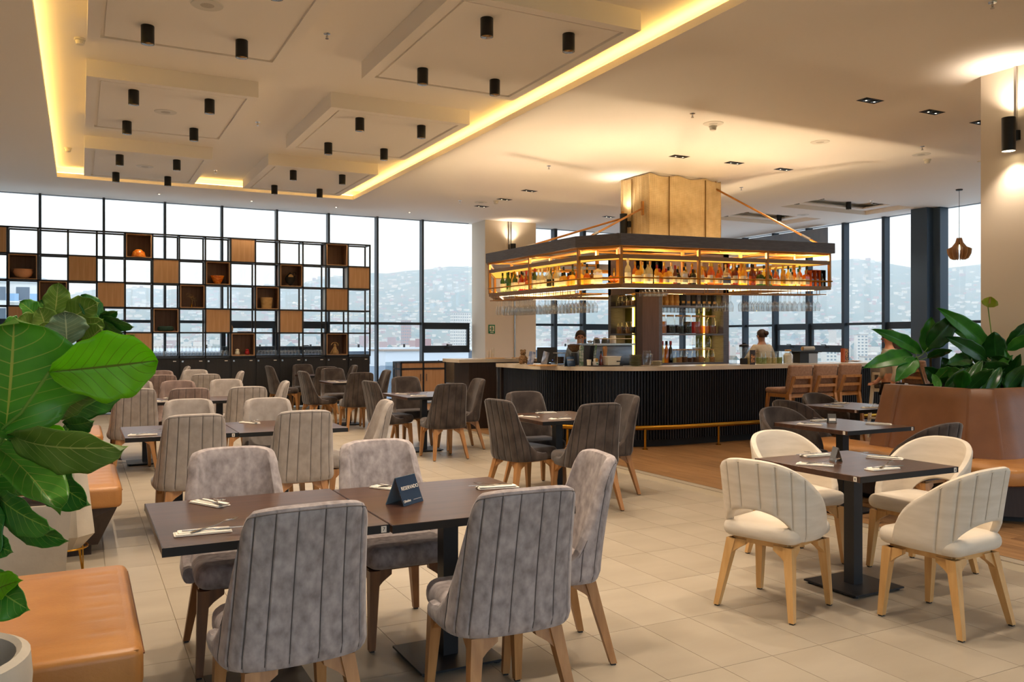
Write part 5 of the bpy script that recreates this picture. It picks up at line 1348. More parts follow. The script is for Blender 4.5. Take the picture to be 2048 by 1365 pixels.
# emergency sign
t = thing('exit_sign', 'green wall sign with a white square and symbols on the far column', 'sign', (8.83, 18.265, 1.72))
obj('plate', MB().box(-.085, .085, -.012, 0, -.105, .105), M_green, t); obj('symbol_panel', MB().box(-.062, .062, -.014, -.012, -.05, .078), M_signw, t)
obj('symbol', MB().box(-.012, .012, -.016, -.014, -.04, .066).box(-.048, -.022, -.016, -.014, .008, .018).box(-.040, -.030, -.016, -.014, -.004, .030).box(.022, .030, -.016, -.014, -.03, .055).box(.03, .046, -.016, -.014, .0, .01), M_green, t)
obj('caption', MB().box(-.045, .045, -.0135, -.012, -.085, -.07), M_signw, t); obj('paper_note', MB().box(-.08, .01, -.004, 0, -.145, -.11).box(.04, .08, -.004, 0, -.145, -.12), M_paper, t)
# pendant of wooden ribs
t = thing('pendant_lamp', 'pendant lamp of curved plywood ribs hanging by the right windows', 'lamp', (14.96, 10.4, CEIL))
obj('canopy_cap', MB().lathe([(.06, 0), (.06, -.02), (0, -.021)], 20), M_ink, t); obj('cord', MB().path([(0, 0, -.02), (0, 0, -.98)], .004, 6), M_ink, t)
prof = [(.03, -.93), (.045, -.93), (.07, -1.02), (.13, -1.10), (.215, -1.14), (.205, -1.23), (.16, -1.32), (.11, -1.345), (.06, -1.335), (.05, -1.27), (.09, -1.19), (.055, -1.10), (.03, -1.0)]
for k in range(14):
    a = 2*PI*k/14; M = Matrix.Rotation(a, 4, 'Z'); e = MB(); n = len(prof)
    vs = [(r, -.003, z) for r, z in prof]+[(r, .003, z) for r, z in prof]
    e.add(vs, [tuple(range(n)), tuple(range(n, 2*n))[::-1]]+[(i, n+i, n+(i+1) % n, (i+1) % n) for i in range(n)], 0, M); obj('rib', e, M_oakbox, t)
obj('lamp_holder', MB().lathe([(.02, -.98), (.022, -1.06), (0, -1.06)], 10), M_ink, t); obj('bulb', MB().lathe([(.012, -1.06), (.035, -1.12), (.03, -1.15), (0, -1.165)], 12), M_lensdim, t, smooth=True)

# ------------------------------------------------------------------ black cube shelving before the window
RX0, CW = -1.705, .4995
t = thing('grid_shelving', 'tall open black steel grid shelving in front of the far windows', 'shelving', (0, 18.08, 0))
ncol = 15; zr = [1.12+.493*k for k in range(6)]
xs = [RX0+CW*k for k in range(ncol+1)]
e = MB(); hb = .015
for x in xs:
    for y in (.17, .53): e.box(x-hb, x+hb, y-hb, y+hb, 1.10, zr[-1]+hb)
obj('upright_bars', e, M_black, t)['kind'] = 'stuff'
e = MB()
for z in zr:
    for y in (.17, .53): e.box(xs[0], xs[-1], y-hb, y+hb, z-hb, z+hb)
    for x in xs: e.box(x-hb, x+hb, .17, .53, z-hb, z+hb)
obj('cross_bars', e, M_black, t)['kind'] = 'stuff'
t2 = thing('cabinet_row', 'row of black lockers carrying the steel grid shelving', 'cabinet', (0, 18.08, 0))
obj('carcass', MB().box(xs[0], xs[-1], .19, .6, .05, 1.10), M_cabinet, t2)
for k in range(ncol):
    d_ = obj('door', MB().box(xs[k]+.02, xs[k+1]-.02, .165, .19, .08, 1.07), M_cabinet, t2)
    obj('lock_plate', MB().box(xs[k]+.045, xs[k]+.08, .160, .165, 1.01, 1.045), M_chrome, d_)
    obj('name_strip', MB().box(xs[k+1]-.12, xs[k+1]-.06, .161, .165, 1.025, 1.04), M_paper, d_)
# boxes: column k counted from the right end (0 = rightmost), row from the top
CLOSED = [(0, 1), (1, 2), (3, 3), (5, 0), (6, 3), (8, 1), (10, 2), (11, 1), (13, 3), (9, 4), (14, 0)]
OPEN = [(1, 0), (3, 1), (4, 2), (1, 4), (5, 4), (6, 1), (7, 2), (8, 3), (9, 0), (13, 1), (12, 2)]
def cell(k, r): x1 = xs[-1]-CW*k; return x1-CW+.018, x1-.018, zr[5-r-1]+.014, zr[5-r]-.014
words_r = ['top', 'second', 'third', 'fourth', 'bottom']
for (k, r) in CLOSED:
    x0, x1, z0, z1 = cell(k, r)
    tt = thing('oak_box', 'closed oak box, %s row of the black shelving, %s compartment from right' % (words_r[r], ordw(int(k))), 'box', ((x0+x1)/2, 18.08+.35, z0), 0, 'oak boxes in the shelving')
    w_ = (x1-x0)/2; H = z1-z0
    obj('front', MB().box(-w_, w_, -.19, -.172, 0, H), M_oakbox, tt); obj('carcass', MB().box(-w_+.002, w_-.002, -.172, .18, .002, H-.002), M_white, tt)
def openbox(k, r):
    x0, x1, z0, z1 = cell(k, r)
    tt = thing('oak_box', 'open oak box, %s row of the black shelving, %s compartment from right' % (words_r[r], ordw(k)), 'box', ((x0+x1)/2, 18.08+.35, z0), 0, 'open oak boxes in the shelving')
    w_ = (x1-x0)/2; H = z1-z0; th = .016
    obj('frame', MB().box(-w_, w_, -.19, -.186, 0, th).box(-w_, w_, -.19, -.186, H-th, H).box(-w_, -w_+th, -.19, -.186, th, H-th).box(w_-th, w_, -.19, -.186, th, H-th), M_oakbox, tt)
    obj('carcass', MB().box(-w_, w_, -.186, .18, 0, th).box(-w_, w_, -.186, .18, H-th, H).box(-w_, -w_+th, -.186, .18, th, H-th).box(w_-th, w_, -.186, .18, th, H-th).box(-w_, w_, .165, .18, 0, H), M_oakin, tt)
    return ((x0+x1)/2, 18.35, z0+th+.001)
OB = {q: openbox(*q) for q in OPEN}
M_terra = mat('terracotta', 'c08256', 'cf9468', rough=.6); M_orange = mat('orange_glaze', 'd06318', 'e58a2a', rough=.25, scale=(20, 20, 40), contrast=(.45, .55)); M_straw = mat('woven_straw', 'a88350', 'c9a671', rough=.95, scale=(8, 8, 120), bump=.5)
def deco(q, name, prof, m, label, cat, n=24, dx=0, flip=False):
    x, y, z = OB[q]; o = obj(name, MB().lathe(prof, n), m, None, (x+dx, y, z), smooth='auto'); return tag(o, label, cat)
deco((13, 1), 'clay_bowl', [(.07, 0), (.14, .05), (.165, .12), (.155, .16), (.165, .175), (.15, .175), (.14, .13), (.06, .03)], M_terra, 'wide terracotta bowl in an open oak box at the left end of the shelving', 'bowl')
o = deco((9, 0), 'striped_bowl', [(.13, 0), (.13, .03), (.11, .10), (.06, .14), (.05, .15)], M_orange, 'orange and yellow striped vessel upturned in the top row oak box', 'bowl')
deco((6, 1), 'striped_bowl', [(.06, 0), (.08, .03), (.13, .15), (.14, .17), (.125, .17), (.06, .04)], M_orange, 'orange zigzag bowl in the open oak box of the second row', 'bowl')
deco((4, 2), 'straw_basket', [(.11, 0), (.13, .23), (.12, .23), (.10, .02)], M_straw, 'woven straw basket in the oak box of the third row', 'basket')
deco((8, 3), 'green_basket', [(.13, 0), (.155, .03), (.15, .08), (.12, .10), (0, .10)], mat('dark_green_weave', '152b22', '20402f', rough=.8, scale=(90, 90, 90)), 'low dark green woven dish in the oak box of the fourth row', 'dish')
x, y, z = OB[(7, 2)]
t = thing('metal_figure', 'small gilt wire figure standing in the oak box of the third row', 'figurine', (x, y, z))
e = MB()
for k in range(4): e.path([(-.11+.05*k, 0, .26-.03*k), (-.06+.05*k, .02, .29-.03*k), (0+.03*k, 0, .22-.03*k), (-.09+.05*k, -.01, .22-.02*k)], .006, 5)
e.path([(0, 0, 0), (.01, 0, .14), (-.03, 0, .2)], .01, 6).path([(.07, 0, .03), (.05, 0, .14), (.0, 0, .14)], .007, 5); obj('wirework', e, mat('old_gilt', '8f7750', rough=.5, metal=.6), t); obj('foot', MB().lathe([(.03, 0), (.02, .02), (.004, .09)], 10), M_brass, t)
x, y, z = OB[(3, 1)]
t = thing('woven_bag', 'black round woven bag with a pale half moon in the second row oak box', 'bag', (x, y, z)); obj('weave', MB().grid(lambda u, v: (.12*math.sin(v*PI)*math.cos(2*PI*u)*(.8+.2*math.sin(v*PI/2)), .06*math.sin(v*PI)*math.sin(2*PI*u), .30*(1-v)), 20, 12, closeu=True), mat('black_weave', '17130f', '2c261f', rough=.9, scale=(60, 60, 60)), t, smooth=True)  # a round woven bag with a pale half moon
obj('pale_disc', MB().grid(lambda u, v: (.055*v*math.cos(PI*u), -.0615, .19+.06*v*math.sin(PI*u)), 14, 4), M_straw, t); obj('handle', MB().path([(.09+.03*math.cos(a*.5), 0, .25+.05*math.sin(a*.5)) for a in range(12)], .008, 6), MATS['black_weave'], t)
x, y, z = OB[(5, 4)]
for dx, m_, lb in ((-.10, M_signw, 'small cream owl shaped jar in the bottom row oak box'), (.10, M_cap['red'], 'small red owl shaped jar in the bottom row oak box')):
    t = thing('owl_jar', lb, 'figurine', (x+dx, y, z)); obj('body', MB().lathe([(.035, 0), (.05, .02), (.05, .06), (.032, .08)], 16), m_, t, smooth=True); obj('head', MB().lathe([(.028, .078), (.04, .095), (.036, .115), (0, .128)], 16), m_, t, smooth=True)
    obj('wire_handle', MB().path([(.058*math.cos(a), 0, .05+.03*math.sin(a)) for a in (-.9, -.3, .3, .9)], .004, 5).path([(-.058*math.cos(a), 0, .05+.03*math.sin(a)) for a in (-.9, -.3, .3, .9)], .004, 5), M_ink, t)
x, y, z = OB[(1, 4)]
t = thing('straw_angel', 'gilt straw angel figure in the bottom right oak box', 'figurine', (x-.02, y, z))
obj('skirt', MB().lathe([(.085, 0), (.05, .10), (.025, .17)], 16), M_straw, t, smooth=True); obj('head', MB().lathe([(.0, .15), (.03, .17), (.034, .2), (.0, .235)], 14), M_straw, t, smooth=True)
obj('halo', MB().path([(.075*math.cos(a), .01, .20+.055*math.sin(a)) for a in [k*PI/10-.3 for k in range(12)]], .010, 6), M_straw, t); obj('wing', MB().add([(-.02, 0, .16), (-.11, 0, .02), (-.06, 0, .01), (-.02, .01, .16), (-.11, .01, .02), (-.06, .01, .01)], [(0,1,2),(3,5,4),(0,3,4,1),(1,4,5,2),(2,5,3,0)]), M_straw, t); obj('wing', MB().add([(.02, 0, .16), (.10, 0, .03), (.05, 0, .02), (.02, .01, .16), (.10, .01, .03), (.05, .01, .02)], [(2,1,0),(4,5,3),(1,4,3,0),(2,5,4,1),(0,3,5,2)]), M_straw, t)
# things on the locker top: rows of upturned wine glasses, tray, carved head
WGU = lathe_me([(.030, .20), (.030, .197), (.004, .192), (.004, .115), (.03, .10), (.036, .06), (.029, 0)], 8, M_glass, 'wine_glass')
for k in (2, 3, 4, 6, 7, 8):
    x0, x1, z0, z1 = cell(k, 4)
    for i in range(6):
        for j in range(2): place(WGU, 'wine_glass', x0+.05+i*.072, 18.31+j*.12, zr[0]+.012, 'upturned wine glass on the lockers, %s compartment from right, %s row, %s glass' % (ordw(k), ('front', 'back')[j], ordw(i)), 'glass', 'upturned wine glasses, compartment %s' % ordw(k))
x0, x1, z0, z1 = cell(5, 3)
t = thing('carved_head', 'small carved wooden head beside a tray on the fourth shelf', 'figurine', (x0+.0, 18.33, zr[1]+.012)); obj('face', MB().lathe([(.03, 0), (.042, .04), (.045, .09), (.03, .13), (.018, .15), (.01, .17), (0, .175)], 14), mat('carved_wood', '8a6b48', 'a58560', rough=.9, scale=(50, 50, 50)), t, smooth=True)
tag(obj('oval_tray', MB().lathe([(.13, 0), (.16, .015), (.14, .018), (0, .01)], 24), M_oakin, None, (x0+.28, 18.36, zr[1]+.012), smooth='auto'), 'shallow round wooden tray on the fourth shelf', 'tray')
# ------------------------------------------------------------------ oak sideboard and outdoor chair
t = thing('sideboard', 'oak sideboard in a black steel frame in front of the far window', 'sideboard', (6.47, 18.1, 0))
W_ = 1.08
e = MB()
for x in (0, W_): 
    for y in (0, .5): e.box(x-.018, x+.018, y-.018, y+.018, 0, .96)
for z in (.10, .80, .95):
    e.box(0, W_, -.018, .018, z-.016, z+.016); e.box(0, W_, .482, .518, z-.016, z+.016)
    for x in (0, W_): e.box(x-.018, x+.018, 0, .5, z-.016, z+.016)
e.box(W_/2-.018, W_/2+.018, -.018, .018, .10, .95); obj('frame', e, M_black, t)
obj('carcass', MB().box(.02, W_-.02, .02, .48, .12, .94), M_oakin, t)
for k in (0, 1):
    x0 = .022+k*W_/2; x1 = x0+W_/2-.044
    d_ = obj('door', MB().box(x0, x1, -.006, .016, .12, .782), M_oakbox, t); hx = x1-.05 if k == 0 else x0+.05
    obj('handle', MB().box(hx-.006, hx+.006, -.03, -.022, .52, .68).box(hx-.006, hx+.006, -.022, -.006, .53, .54).box(hx-.006, hx+.006, -.022, -.006, .66, .67), M_chrome, d_)
    obj('drawer', MB().box(x0, x1, -.006, .016, .82, .93), M_oakbox, t)
tag(obj('glass_side_panel', MB().box(6.17, 6.45, 18.3, 18.31, .25, .96), thinglass('frosted_panel', (.8, .88, .92), .15, .3, .5)), 'pale frosted panel standing at the left of the sideboard', 'panel')
t = thing('outdoor_chair', 'pale folding armchair seen between the sideboard and the service counter', 'chair', (7.95, 18.5, 0), -1.0)
M_sling = mat('sling_fabric', '8c867a', '9d978b', rough=.9, scale=(90, 90, 90)); M_al = mat('taupe_aluminium', 'a39a8b', rough=.45, metal=.3)
for sx in (-1, 1):
    obj('side_frame', MB().path([(sx*.26, .24, 0), (sx*.26, .24, .62), (sx*.26, -.22, .64), (sx*.26, -.26, 0)], .016, 6), M_al, t); obj('armrest', MB().rbox(sx*.26-.03, sx*.26+.03, -.22, .26, .63, .655, .008, seg=1), M_al, t)
    obj('back_post', MB().path([(sx*.23, -.16, .42), (sx*.23, -.32, .98)], .015, 6), M_al, t)
obj('seat', MB().box(-.23, .23, -.2, .24, .40, .42), M_sling, t); obj('back_sling', MB().add([(-.22, -.17, .44), (.22, -.17, .44), (.22, -.31, .97), (-.22, -.31, .97), (-.22, -.185, .44), (.22, -.185, .44), (.22, -.325, .97), (-.22, -.325, .97)], [(0,1,2,3),(7,6,5,4),(0,4,5,1),(2,6,7,3),(1,5,6,2),(3,7,4,0)]), M_sling, t)

# ------------------------------------------------------------------ things on the bar
def P(px, Y, z=CZ): 
    k = (px-1024)/1682; s_, c_ = math.sin(YAW), math.cos(YAW); d = Y/(c_-k*s_); return (round(d*(k*c_+s_), 3), Y, z+.001)
def one(name, mb, m, loc, label, cat, group=None, rz=0, smooth='auto'):
    return tag(obj(name, mb, m, None, loc, (0, 0, rz), smooth), label, cat, group)
def cylp(r, h, n=16): return [(r*.96, 0), (r, .004), (r, h-.004), (r*.96, h), (0, h)]
# pinecone bear
t = thing('pine_cone_bear', 'little bear made of brown cones sitting at the left end of the bar', 'ornament', P(1046, 11.15))
M_cone = mat('cone_brown', '5d4228', 'a07c54', rough=.95, scale=(60, 60, 60), bump=.8)
def ball(r, c, q=1.0): return MB().grid(lambda u, v: (c[0]+r*math.sin(v*PI)*math.cos(2*PI*u), c[1]+r*math.sin(v*PI)*math.sin(2*PI*u), c[2]+r*q*math.cos(v*PI)), 16, 10, closeu=True)
obj('body', ball(.065, (0, 0, .075), 1.1), M_cone, t, smooth=True); obj('head', ball(.045, (0, 0, .17)), M_cone, t, smooth=True)
for sx in (-1, 1): obj('ear', ball(.018, (sx*.03, 0, .205)), M_cone, t, smooth=True); obj('foot', ball(.03, (sx*.055, -.04, .03)), M_cone, t, smooth=True)
M_bag = mat('printed_bag', '7f8db0', 'd8dbe6', rough=.35, scale=(14, 14, 9), contrast=(.45, .55)); M_silver = mat('silver_bag', '8f8f96', 'd6d6da', rough=.25, metal=.4, scale=(18, 18, 10))
for px, Y, m_, lb, tl in ((1060, 10.75, M_bag, 'blue and white snack bag leaning by the cone bear', .35), (1087, 10.6, M_silver, 'silver foil bag leaning on the till screen', .45)):
    M = Matrix.Rotation(tl*.6, 4, 'Y'); e = MB().grid(lambda u, v: (-.05+.1*u, -.015*math.sin(u*PI)*math.sin(v*PI), .2*v), 8, 8, M=M).grid(lambda u, v: (.05-.1*u, .015*math.sin(u*PI)*math.sin(v*PI), .2*v), 8, 8, M=M); one('snack_bag', e, m_, P(px, Y), lb, 'bag')
t = thing('till_screen', 'black till screen seen from behind on the left of the bar', 'screen', P(1094, 10.95), -.5)
obj('stand', MB().box(-.06, .06, -.05, .08, 0, .02).box(-.03, .03, 0, .03, .02, .12), M_ink, t); obj('display', MB().rbox(-.15, .15, -.015, .015, 0, .23, .006, seg=1, M=Matrix.Translation((0, 0, .03)) @ Matrix.Rotation(-.3, 4, 'X')), M_black, t); obj('power_light', MB().box(.08, .085, -.03, -.022, .06, .065), emis('power_led', (.2, .3, 1), 3), t)
for i, (px, Y) in enumerate(((1078, 10.35), (1092, 10.2))): one('wooden_board', MB().rbox(-.14, .14, -.07, .07, 0, .018, .004, seg=1), M_legl, P(px, Y), 'flat pale wooden board before the till, %s one' % ('left', 'right')[i], 'board', 'wooden boards by the till')
t = thing('glass_display_case', 'small glass display box between the till and the coffee grinder', 'case', P(1119, 10.55)); obj('glass_walls', MB().box(-.07, .07, -.06, .06, .01, .17), M_glassj, t); obj('metal_rim', MB().box(-.072, .072, -.062, .062, .17, .18).box(-.072, .072, -.062, .062, 0, .01).box(-.074, -.068, -.064, -.058, 0, .18).box(.068, .074, -.064, -.058, 0, .18), M_al, t); obj('contents', MB().box(-.05, .05, -.04, .04, .02, .12), M_seed[1], t)
t = thing('coffee_grinder', 'coffee grinder with clear hopper half full of beans', 'grinder', P(1149, 10.35))
obj('motor_body', MB().lathe([(.06, 0), (.065, .02), (.06, .14), (.05, .18)], 20), M_black, t, smooth='auto'); obj('hopper', MB().lathe([(.035, .19), (.06, .21), (.098, .25), (.105, .29), (.105, .37)], 24), M_glassj, t, smooth=True)
obj('beans', MB().lathe([(.033, .192), (.057, .213), (.095, .252), (.101, .29), (.06, .305), (0, .308)], 24), M_seed[0], t, smooth='auto'); obj('hopper_lid', MB().lathe([(.107, .37), (.107, .378), (0, .38)], 24), M_glassj, t)
t = thing('bar_sign', 'dark folded sign with white words standing before the coffee grinder', 'sign', P(1143, 9.95), .35)
M = Matrix.Rotation(-.2, 4, 'X'); f_ = obj('front_panel', MB().box(-.085, .085, -.002, .002, 0, .14, M=M), M_navy, t); me = text_mesh('RESERVADO', .026); me.transform(M @ Matrix.Translation((0, -.003, .09)) @ Matrix.Rotation(PI/2, 4, 'X')); me.materials.append(M_paper); link('lettering', me, f_); obj('back_panel', MB().box(-.085, .085, -.002, .002, 0, .14, M=Matrix.Translation((0, .055, 0)) @ Matrix.Rotation(.2, 4, 'X')), M_navy, t)
M_grn = mat('green_print', '6b8f5c', 'd8d8c4', rough=.7, scale=(9, 9, 28), contrast=(.46, .54))
t = thing('straw_holder', 'tall glass of green printed paper straws beside the grinder', 'holder', P(1163, 9.95)); obj('glass', MB().lathe([(.035, 0), (.036, .14)], 16), M_glassj, t)
for k in range(12): obj('straw', MB().path([(.022*math.cos(k*.9), .022*math.sin(k*.9), .005), (.026*math.cos(k*.9), .026*math.sin(k*.9), .27+.01*(k % 3))], .0045, 6), M_grn, t)
t = thing('straw_holder', 'second tall glass of printed straws in front of the espresso machine', 'holder', P(1187, 10.1)); obj('glass', MB().lathe([(.038, 0), (.04, .16)], 16), M_glassj, t)
for k in range(10): obj('straw', MB().path([(.02*math.cos(k*.7), .02*math.sin(k*.7), .005), (.045*math.cos(k*.7), .045*math.sin(k*.7), .30)], .0045, 6), M_grn, t)
for k in range(4): one('menu_folder', MB().box(-.005, .005, -.08, .08, 0, .29, M=Matrix.Rotation(.12, 4, 'Y')), M_ink, (lambda q: (q[0]+k*.02, q[1], q[2]+.0))(P(1171, 10.0)), 'black menu folder leaning in the row between the straws, %s one' % ordw(k), 'menu', 'black menus on the bar')
t = thing('serving_tray', 'long brown tray carrying sugar, sauces and a plastic tub', 'tray', P(1209, 9.85)); obj('base', MB().rbox(-.24, .24, -.11, .11, 0, .012, .004, seg=1), M_darkwood, t)
TZ = .014
def PT(px, Y): a = P(px, Y); return (a[0], a[1], a[2]+TZ)
one('ceramic_cup', MB().lathe([(.028, 0), (.033, .08), (.03, .08), (.025, .01)], 16), M_signw, PT(1178, 9.86), 'plain cream cup at the left end of the serving tray', 'cup')
t = thing('sugar_pot', 'white pot stuffed with yellow and white sugar sachets', 'pot', PT(1191, 9.86)); obj('pot', MB().lathe([(.04, 0), (.045, .05), (.042, .05), (.036, .005)], 16), M_paper, t); obj('leaf_mark', MB().box(-.012, .012, -.046, -.043, .015, .03), M_green, t)
for k in range(9): obj('sachet', MB().box(-.013, .013, -.0015, .0015, .01, .095, M=Matrix.Rotation(k*.7, 4, 'Z') @ Matrix.Translation((0, .015, 0)) @ Matrix.Rotation(.25*math.sin(k*2), 4, 'Y')), M_lab['gold'] if k % 2 else M_paper, t)
bottle('slim', 'red', None, 'black', *PT(1202, 9.86), 'small red sauce bottle on the serving tray', 'sauce bottles on the tray', 0, .7)
one('pepper_mill', MB().lathe([(.034, 0), (.036, .03), (.026, .07), (.026, .16), (.034, .20), (.034, .25), (.02, .265), (0, .267)], 18), M_legw, PT(1210, 9.9), 'tall turned wooden pepper mill behind the plastic tub', 'mill', smooth=True)
t = thing('plastic_tub', 'translucent white plastic tub with lid on the serving tray', 'tub', PT(1223, 9.83)); obj('body', MB().prism([(-.095, -.06), (.095, -.06), (.095, .06), (-.095, .06)], 0, .11, top=[(-.11, -.07), (.11, -.07), (.11, .07), (-.11, .07)]), M_signw, t); obj('lid', MB().rbox(-.118, .118, -.078, .078, .11, .125, .005, seg=1), M_paper, t); obj('label', MB().box(.04, .10, -.071, -.069, .045, .06), M_ink, t)
for k in range(11): one('side_plate', MB().lathe([(.05, 0), (.085, .008), (.088, .012), (.08, .012), (.045, .005)], 20), mat('grey_stoneware', '55564e', rough=.4) if 'grey_stoneware' not in MATS else MATS['grey_stoneware'], (lambda q: (q[0], q[1], q[2]+.0145*k))(P(1271, 9.72)), 'grey stoneware plate in the stack on the bar, %s from the bottom' % ordw(k), 'plate', 'stacked grey plates')
t = thing('water_jug', 'square glass jug of water with a handle on the bar', 'jug', P(1294, 9.68)); obj('glass', MB().lathe([(.05, 0), (.055, .03), (.06, .05), (.062, .15), (.05, .20), (.055, .215)], 20), M_glassj, t, smooth=True); obj('water', MB().lathe([(.045, .012), (.055, .05), (.058, .14), (0, .141)], 20), thinglass('water', (.93, .97, 1), .06, 0, .5), t); obj('handle', MB().path([(.06, 0, .17), (.095, 0, .16), (.095, 0, .07), (.062, 0, .06)], .007, 6), M_glassj, t)
for k in range(4): one('side_plate', MB().lathe([(.04, 0), (.07, .014), (.085, .02), (.06, .012), (.03, .005)], 20), M_signw, (lambda q: (q[0], q[1], q[2]+.015*k))(P(1313, 9.75)), 'cream saucer in the stack beside the water jug, %s from the bottom' % ordw(k), 'plate', 'stacked cream saucers')
# espresso machine on the back counter
t = thing('back_counter', 'dark working counter inside the bar under the espresso machine', 'counter', (7.35, 11.0, 0)); obj('worktop', MB().box(-.75, .7, -.3, .35, .93, .97), M_marble, t); obj('cabinet', MB().box(-.72, .68, -.28, .33, 0, .93), M_darkwood, t)
t = thing('espresso_machine', 'wide steel espresso machine with glass splash panel inside the bar', 'machine', (7.28, 10.95, .971))
obj('body', MB().rbox(-.36, .36, -.2, .22, 0, .42, .02, seg=2), mat('machine_steel', '50565c', '7d8288', rough=.3, metal=.7, scale=(2, 2, 9)), t, smooth='auto'); obj('top_tray', MB().box(-.38, .38, -.22, .24, .42, .45), M_chrome, t); obj('drip_panel', MB().box(-.3, .3, -.215, -.2, .03, .14), M_ink, t)
obj('top_rail', MB().path([(-.36, -.21, .45), (-.36, -.21, .52), (.36, -.21, .52), (.36, -.21, .45)], .007, 6), M_chrome, t)
for i, (x, r, m_) in enumerate(((-.22, .055, MATS['grey_stoneware']), (-.07, .055, MATS['grey_stoneware']), (.08, .05, M_paper))):
    prof = [(r, 0), (r*.98, .03), (r*.75, .075), (r*.3, .09), (0, .09)] if i < 2 else [(r, 0), (r, .1), (r*.85, .12), (0, .12)]
    one('coffee_cup', MB().lathe(prof, 18), m_, (7.28+x, 10.9, 1.422), ('grey bowl upside down on the espresso machine, left', 'grey bowl upside down on the espresso machine, right', 'tall white cup upturned on the espresso machine')[i], 'cup')
t = thing('glass_carafe', 'round stoppered glass carafe left of the espresso machine', 'carafe', (6.88, 10.8, .971)); obj('body', MB().lathe([(.05, 0), (.075, .06), (.075, .30), (.03, .40), (.028, .46)], 18), M_glassj, t, smooth=True); obj('stopper', MB().lathe([(.026, .46), (.045, .48), (.045, .49), (0, .5)], 14), M_chrome, t, smooth='auto')
# right half of the bar
BY = 9.6
t = thing('plastic_container', 'frosted plastic container of water at the foot of the tower', 'container', P(1466, BY)); obj('body', MB().rbox(-.05, .05, -.045, .045, 0, .13, .008, seg=1), thinglass('frosted_plastic', (.85, .86, .84), .2, .35, .5), t)
t = thing('blender', 'glass jug blender with black lid right of the tower', 'blender', P(1488, BY+.05)); obj('base', MB().lathe([(.06, 0), (.062, .07), (.05, .09)], 18), M_ink, t, smooth='auto'); obj('jug', MB().lathe([(.05, .09), (.068, .26)], 18), M_glassj, t, smooth=True); obj('lid', MB().lathe([(.072, .26), (.07, .29), (.03, .30), (.03, .32), (0, .32)], 18), M_ink, t); obj('stirrer', MB().box(-.006, .006, -.006, .006, .12, .27), M_ink, t)
for i, px in enumerate((1499, 1518, 1526, 1537, 1547, 1558)):
    jar(*P(px, BY+.02*(i % 2)), M_seed[(4, 3, 3, 4, 4, 3)[i]], .12, 'round jar of dried herbs and slices on the bar, %s from the left' % ordw(i), 'herb jars on the bar', .82, M_glassj)
t = thing('menu_card', 'dark upright menu card with a colourful print among the herb jars', 'card', P(1505, 9.42)); obj('card', MB().box(-.047, .047, -.006, .006, 0, .215), M_darkwood, t); obj('print', MB().box(-.035, .035, -.008, -.006, .03, .15), mat('floral_print', '2b1a14', 'c98a4a', rough=.5, scale=(50, 50, 50), contrast=(.42, .58)), t)
t = thing('straw_jar', 'large clear jar packed with pale paper straws and a cork stopper', 'jar', P(1576, 9.55)); obj('glass', MB().lathe([(.07, 0), (.075, .02), (.075, .13), (.045, .18), (.045, .195)], 18), M_glassj, t, smooth=True); obj('straws', MB().lathe([(.066, .005), (.069, .13), (.04, .165), (0, .165)], 18), M_seed[5], t); obj('stopper', MB().lathe([(.046, .19), (.05, .215), (0, .218)], 14), M_legl, t)
t = thing('receipt_printer', 'black boxy machine with grey side at the right part of the bar', 'printer', P(1608, 9.75)); obj('front', MB().box(-.19, .0, -.1, .12, 0, .15), M_ink, t); obj('side_panel', MB().box(.0, .19, -.1, .12, 0, .15), mat('grey_plastic', '9aa0a6', rough=.4), t); obj('lid', MB().rbox(-.195, .2, -.11, .13, .15, .165, .004, seg=1), M_ink, t)
t = thing('black_tray', 'flat black tray on top of the boxy machine', 'tray', (lambda q: (q[0], q[1], q[2]+.166))(P(1612, 9.75))); obj('tray', MB().rbox(-.25, .25, -.1, .1, 0, .018, .004, seg=1), M_ink, t)
t = thing('rolled_towel', 'rolled beige towel lying on the black tray', 'towel', (lambda q: (q[0], q[1], q[2]+.186))(P(1616, 9.75))); obj('roll', MB().path([(-.12, 0, .038), (.12, 0, .038)], .036, 14), M_cream, t, smooth='auto'); obj('roll_end', MB().path([(-.125, 0, .038), (-.12, 0, .038)], .026, 14), M_legl, t)
t = thing('menu_box', 'tall orange and brown menu card standing at the right end of the bar', 'card', P(1689, 9.7)); obj('orange_face', MB().box(-.055, -.02, -.03, .03, 0, .225), M_lab['orange'], t); obj('brown_face', MB().box(-.02, .055, -.03, .03, 0, .225), MATS['floral_print'], t)
one('wooden_plate', MB().lathe([(.06, 0), (.12, .012), (.11, .014), (0, .006)], 20), M_legl, P(1709, 9.9, CZ+.001), 'flat wooden plate beside the tall menu card', 'plate')
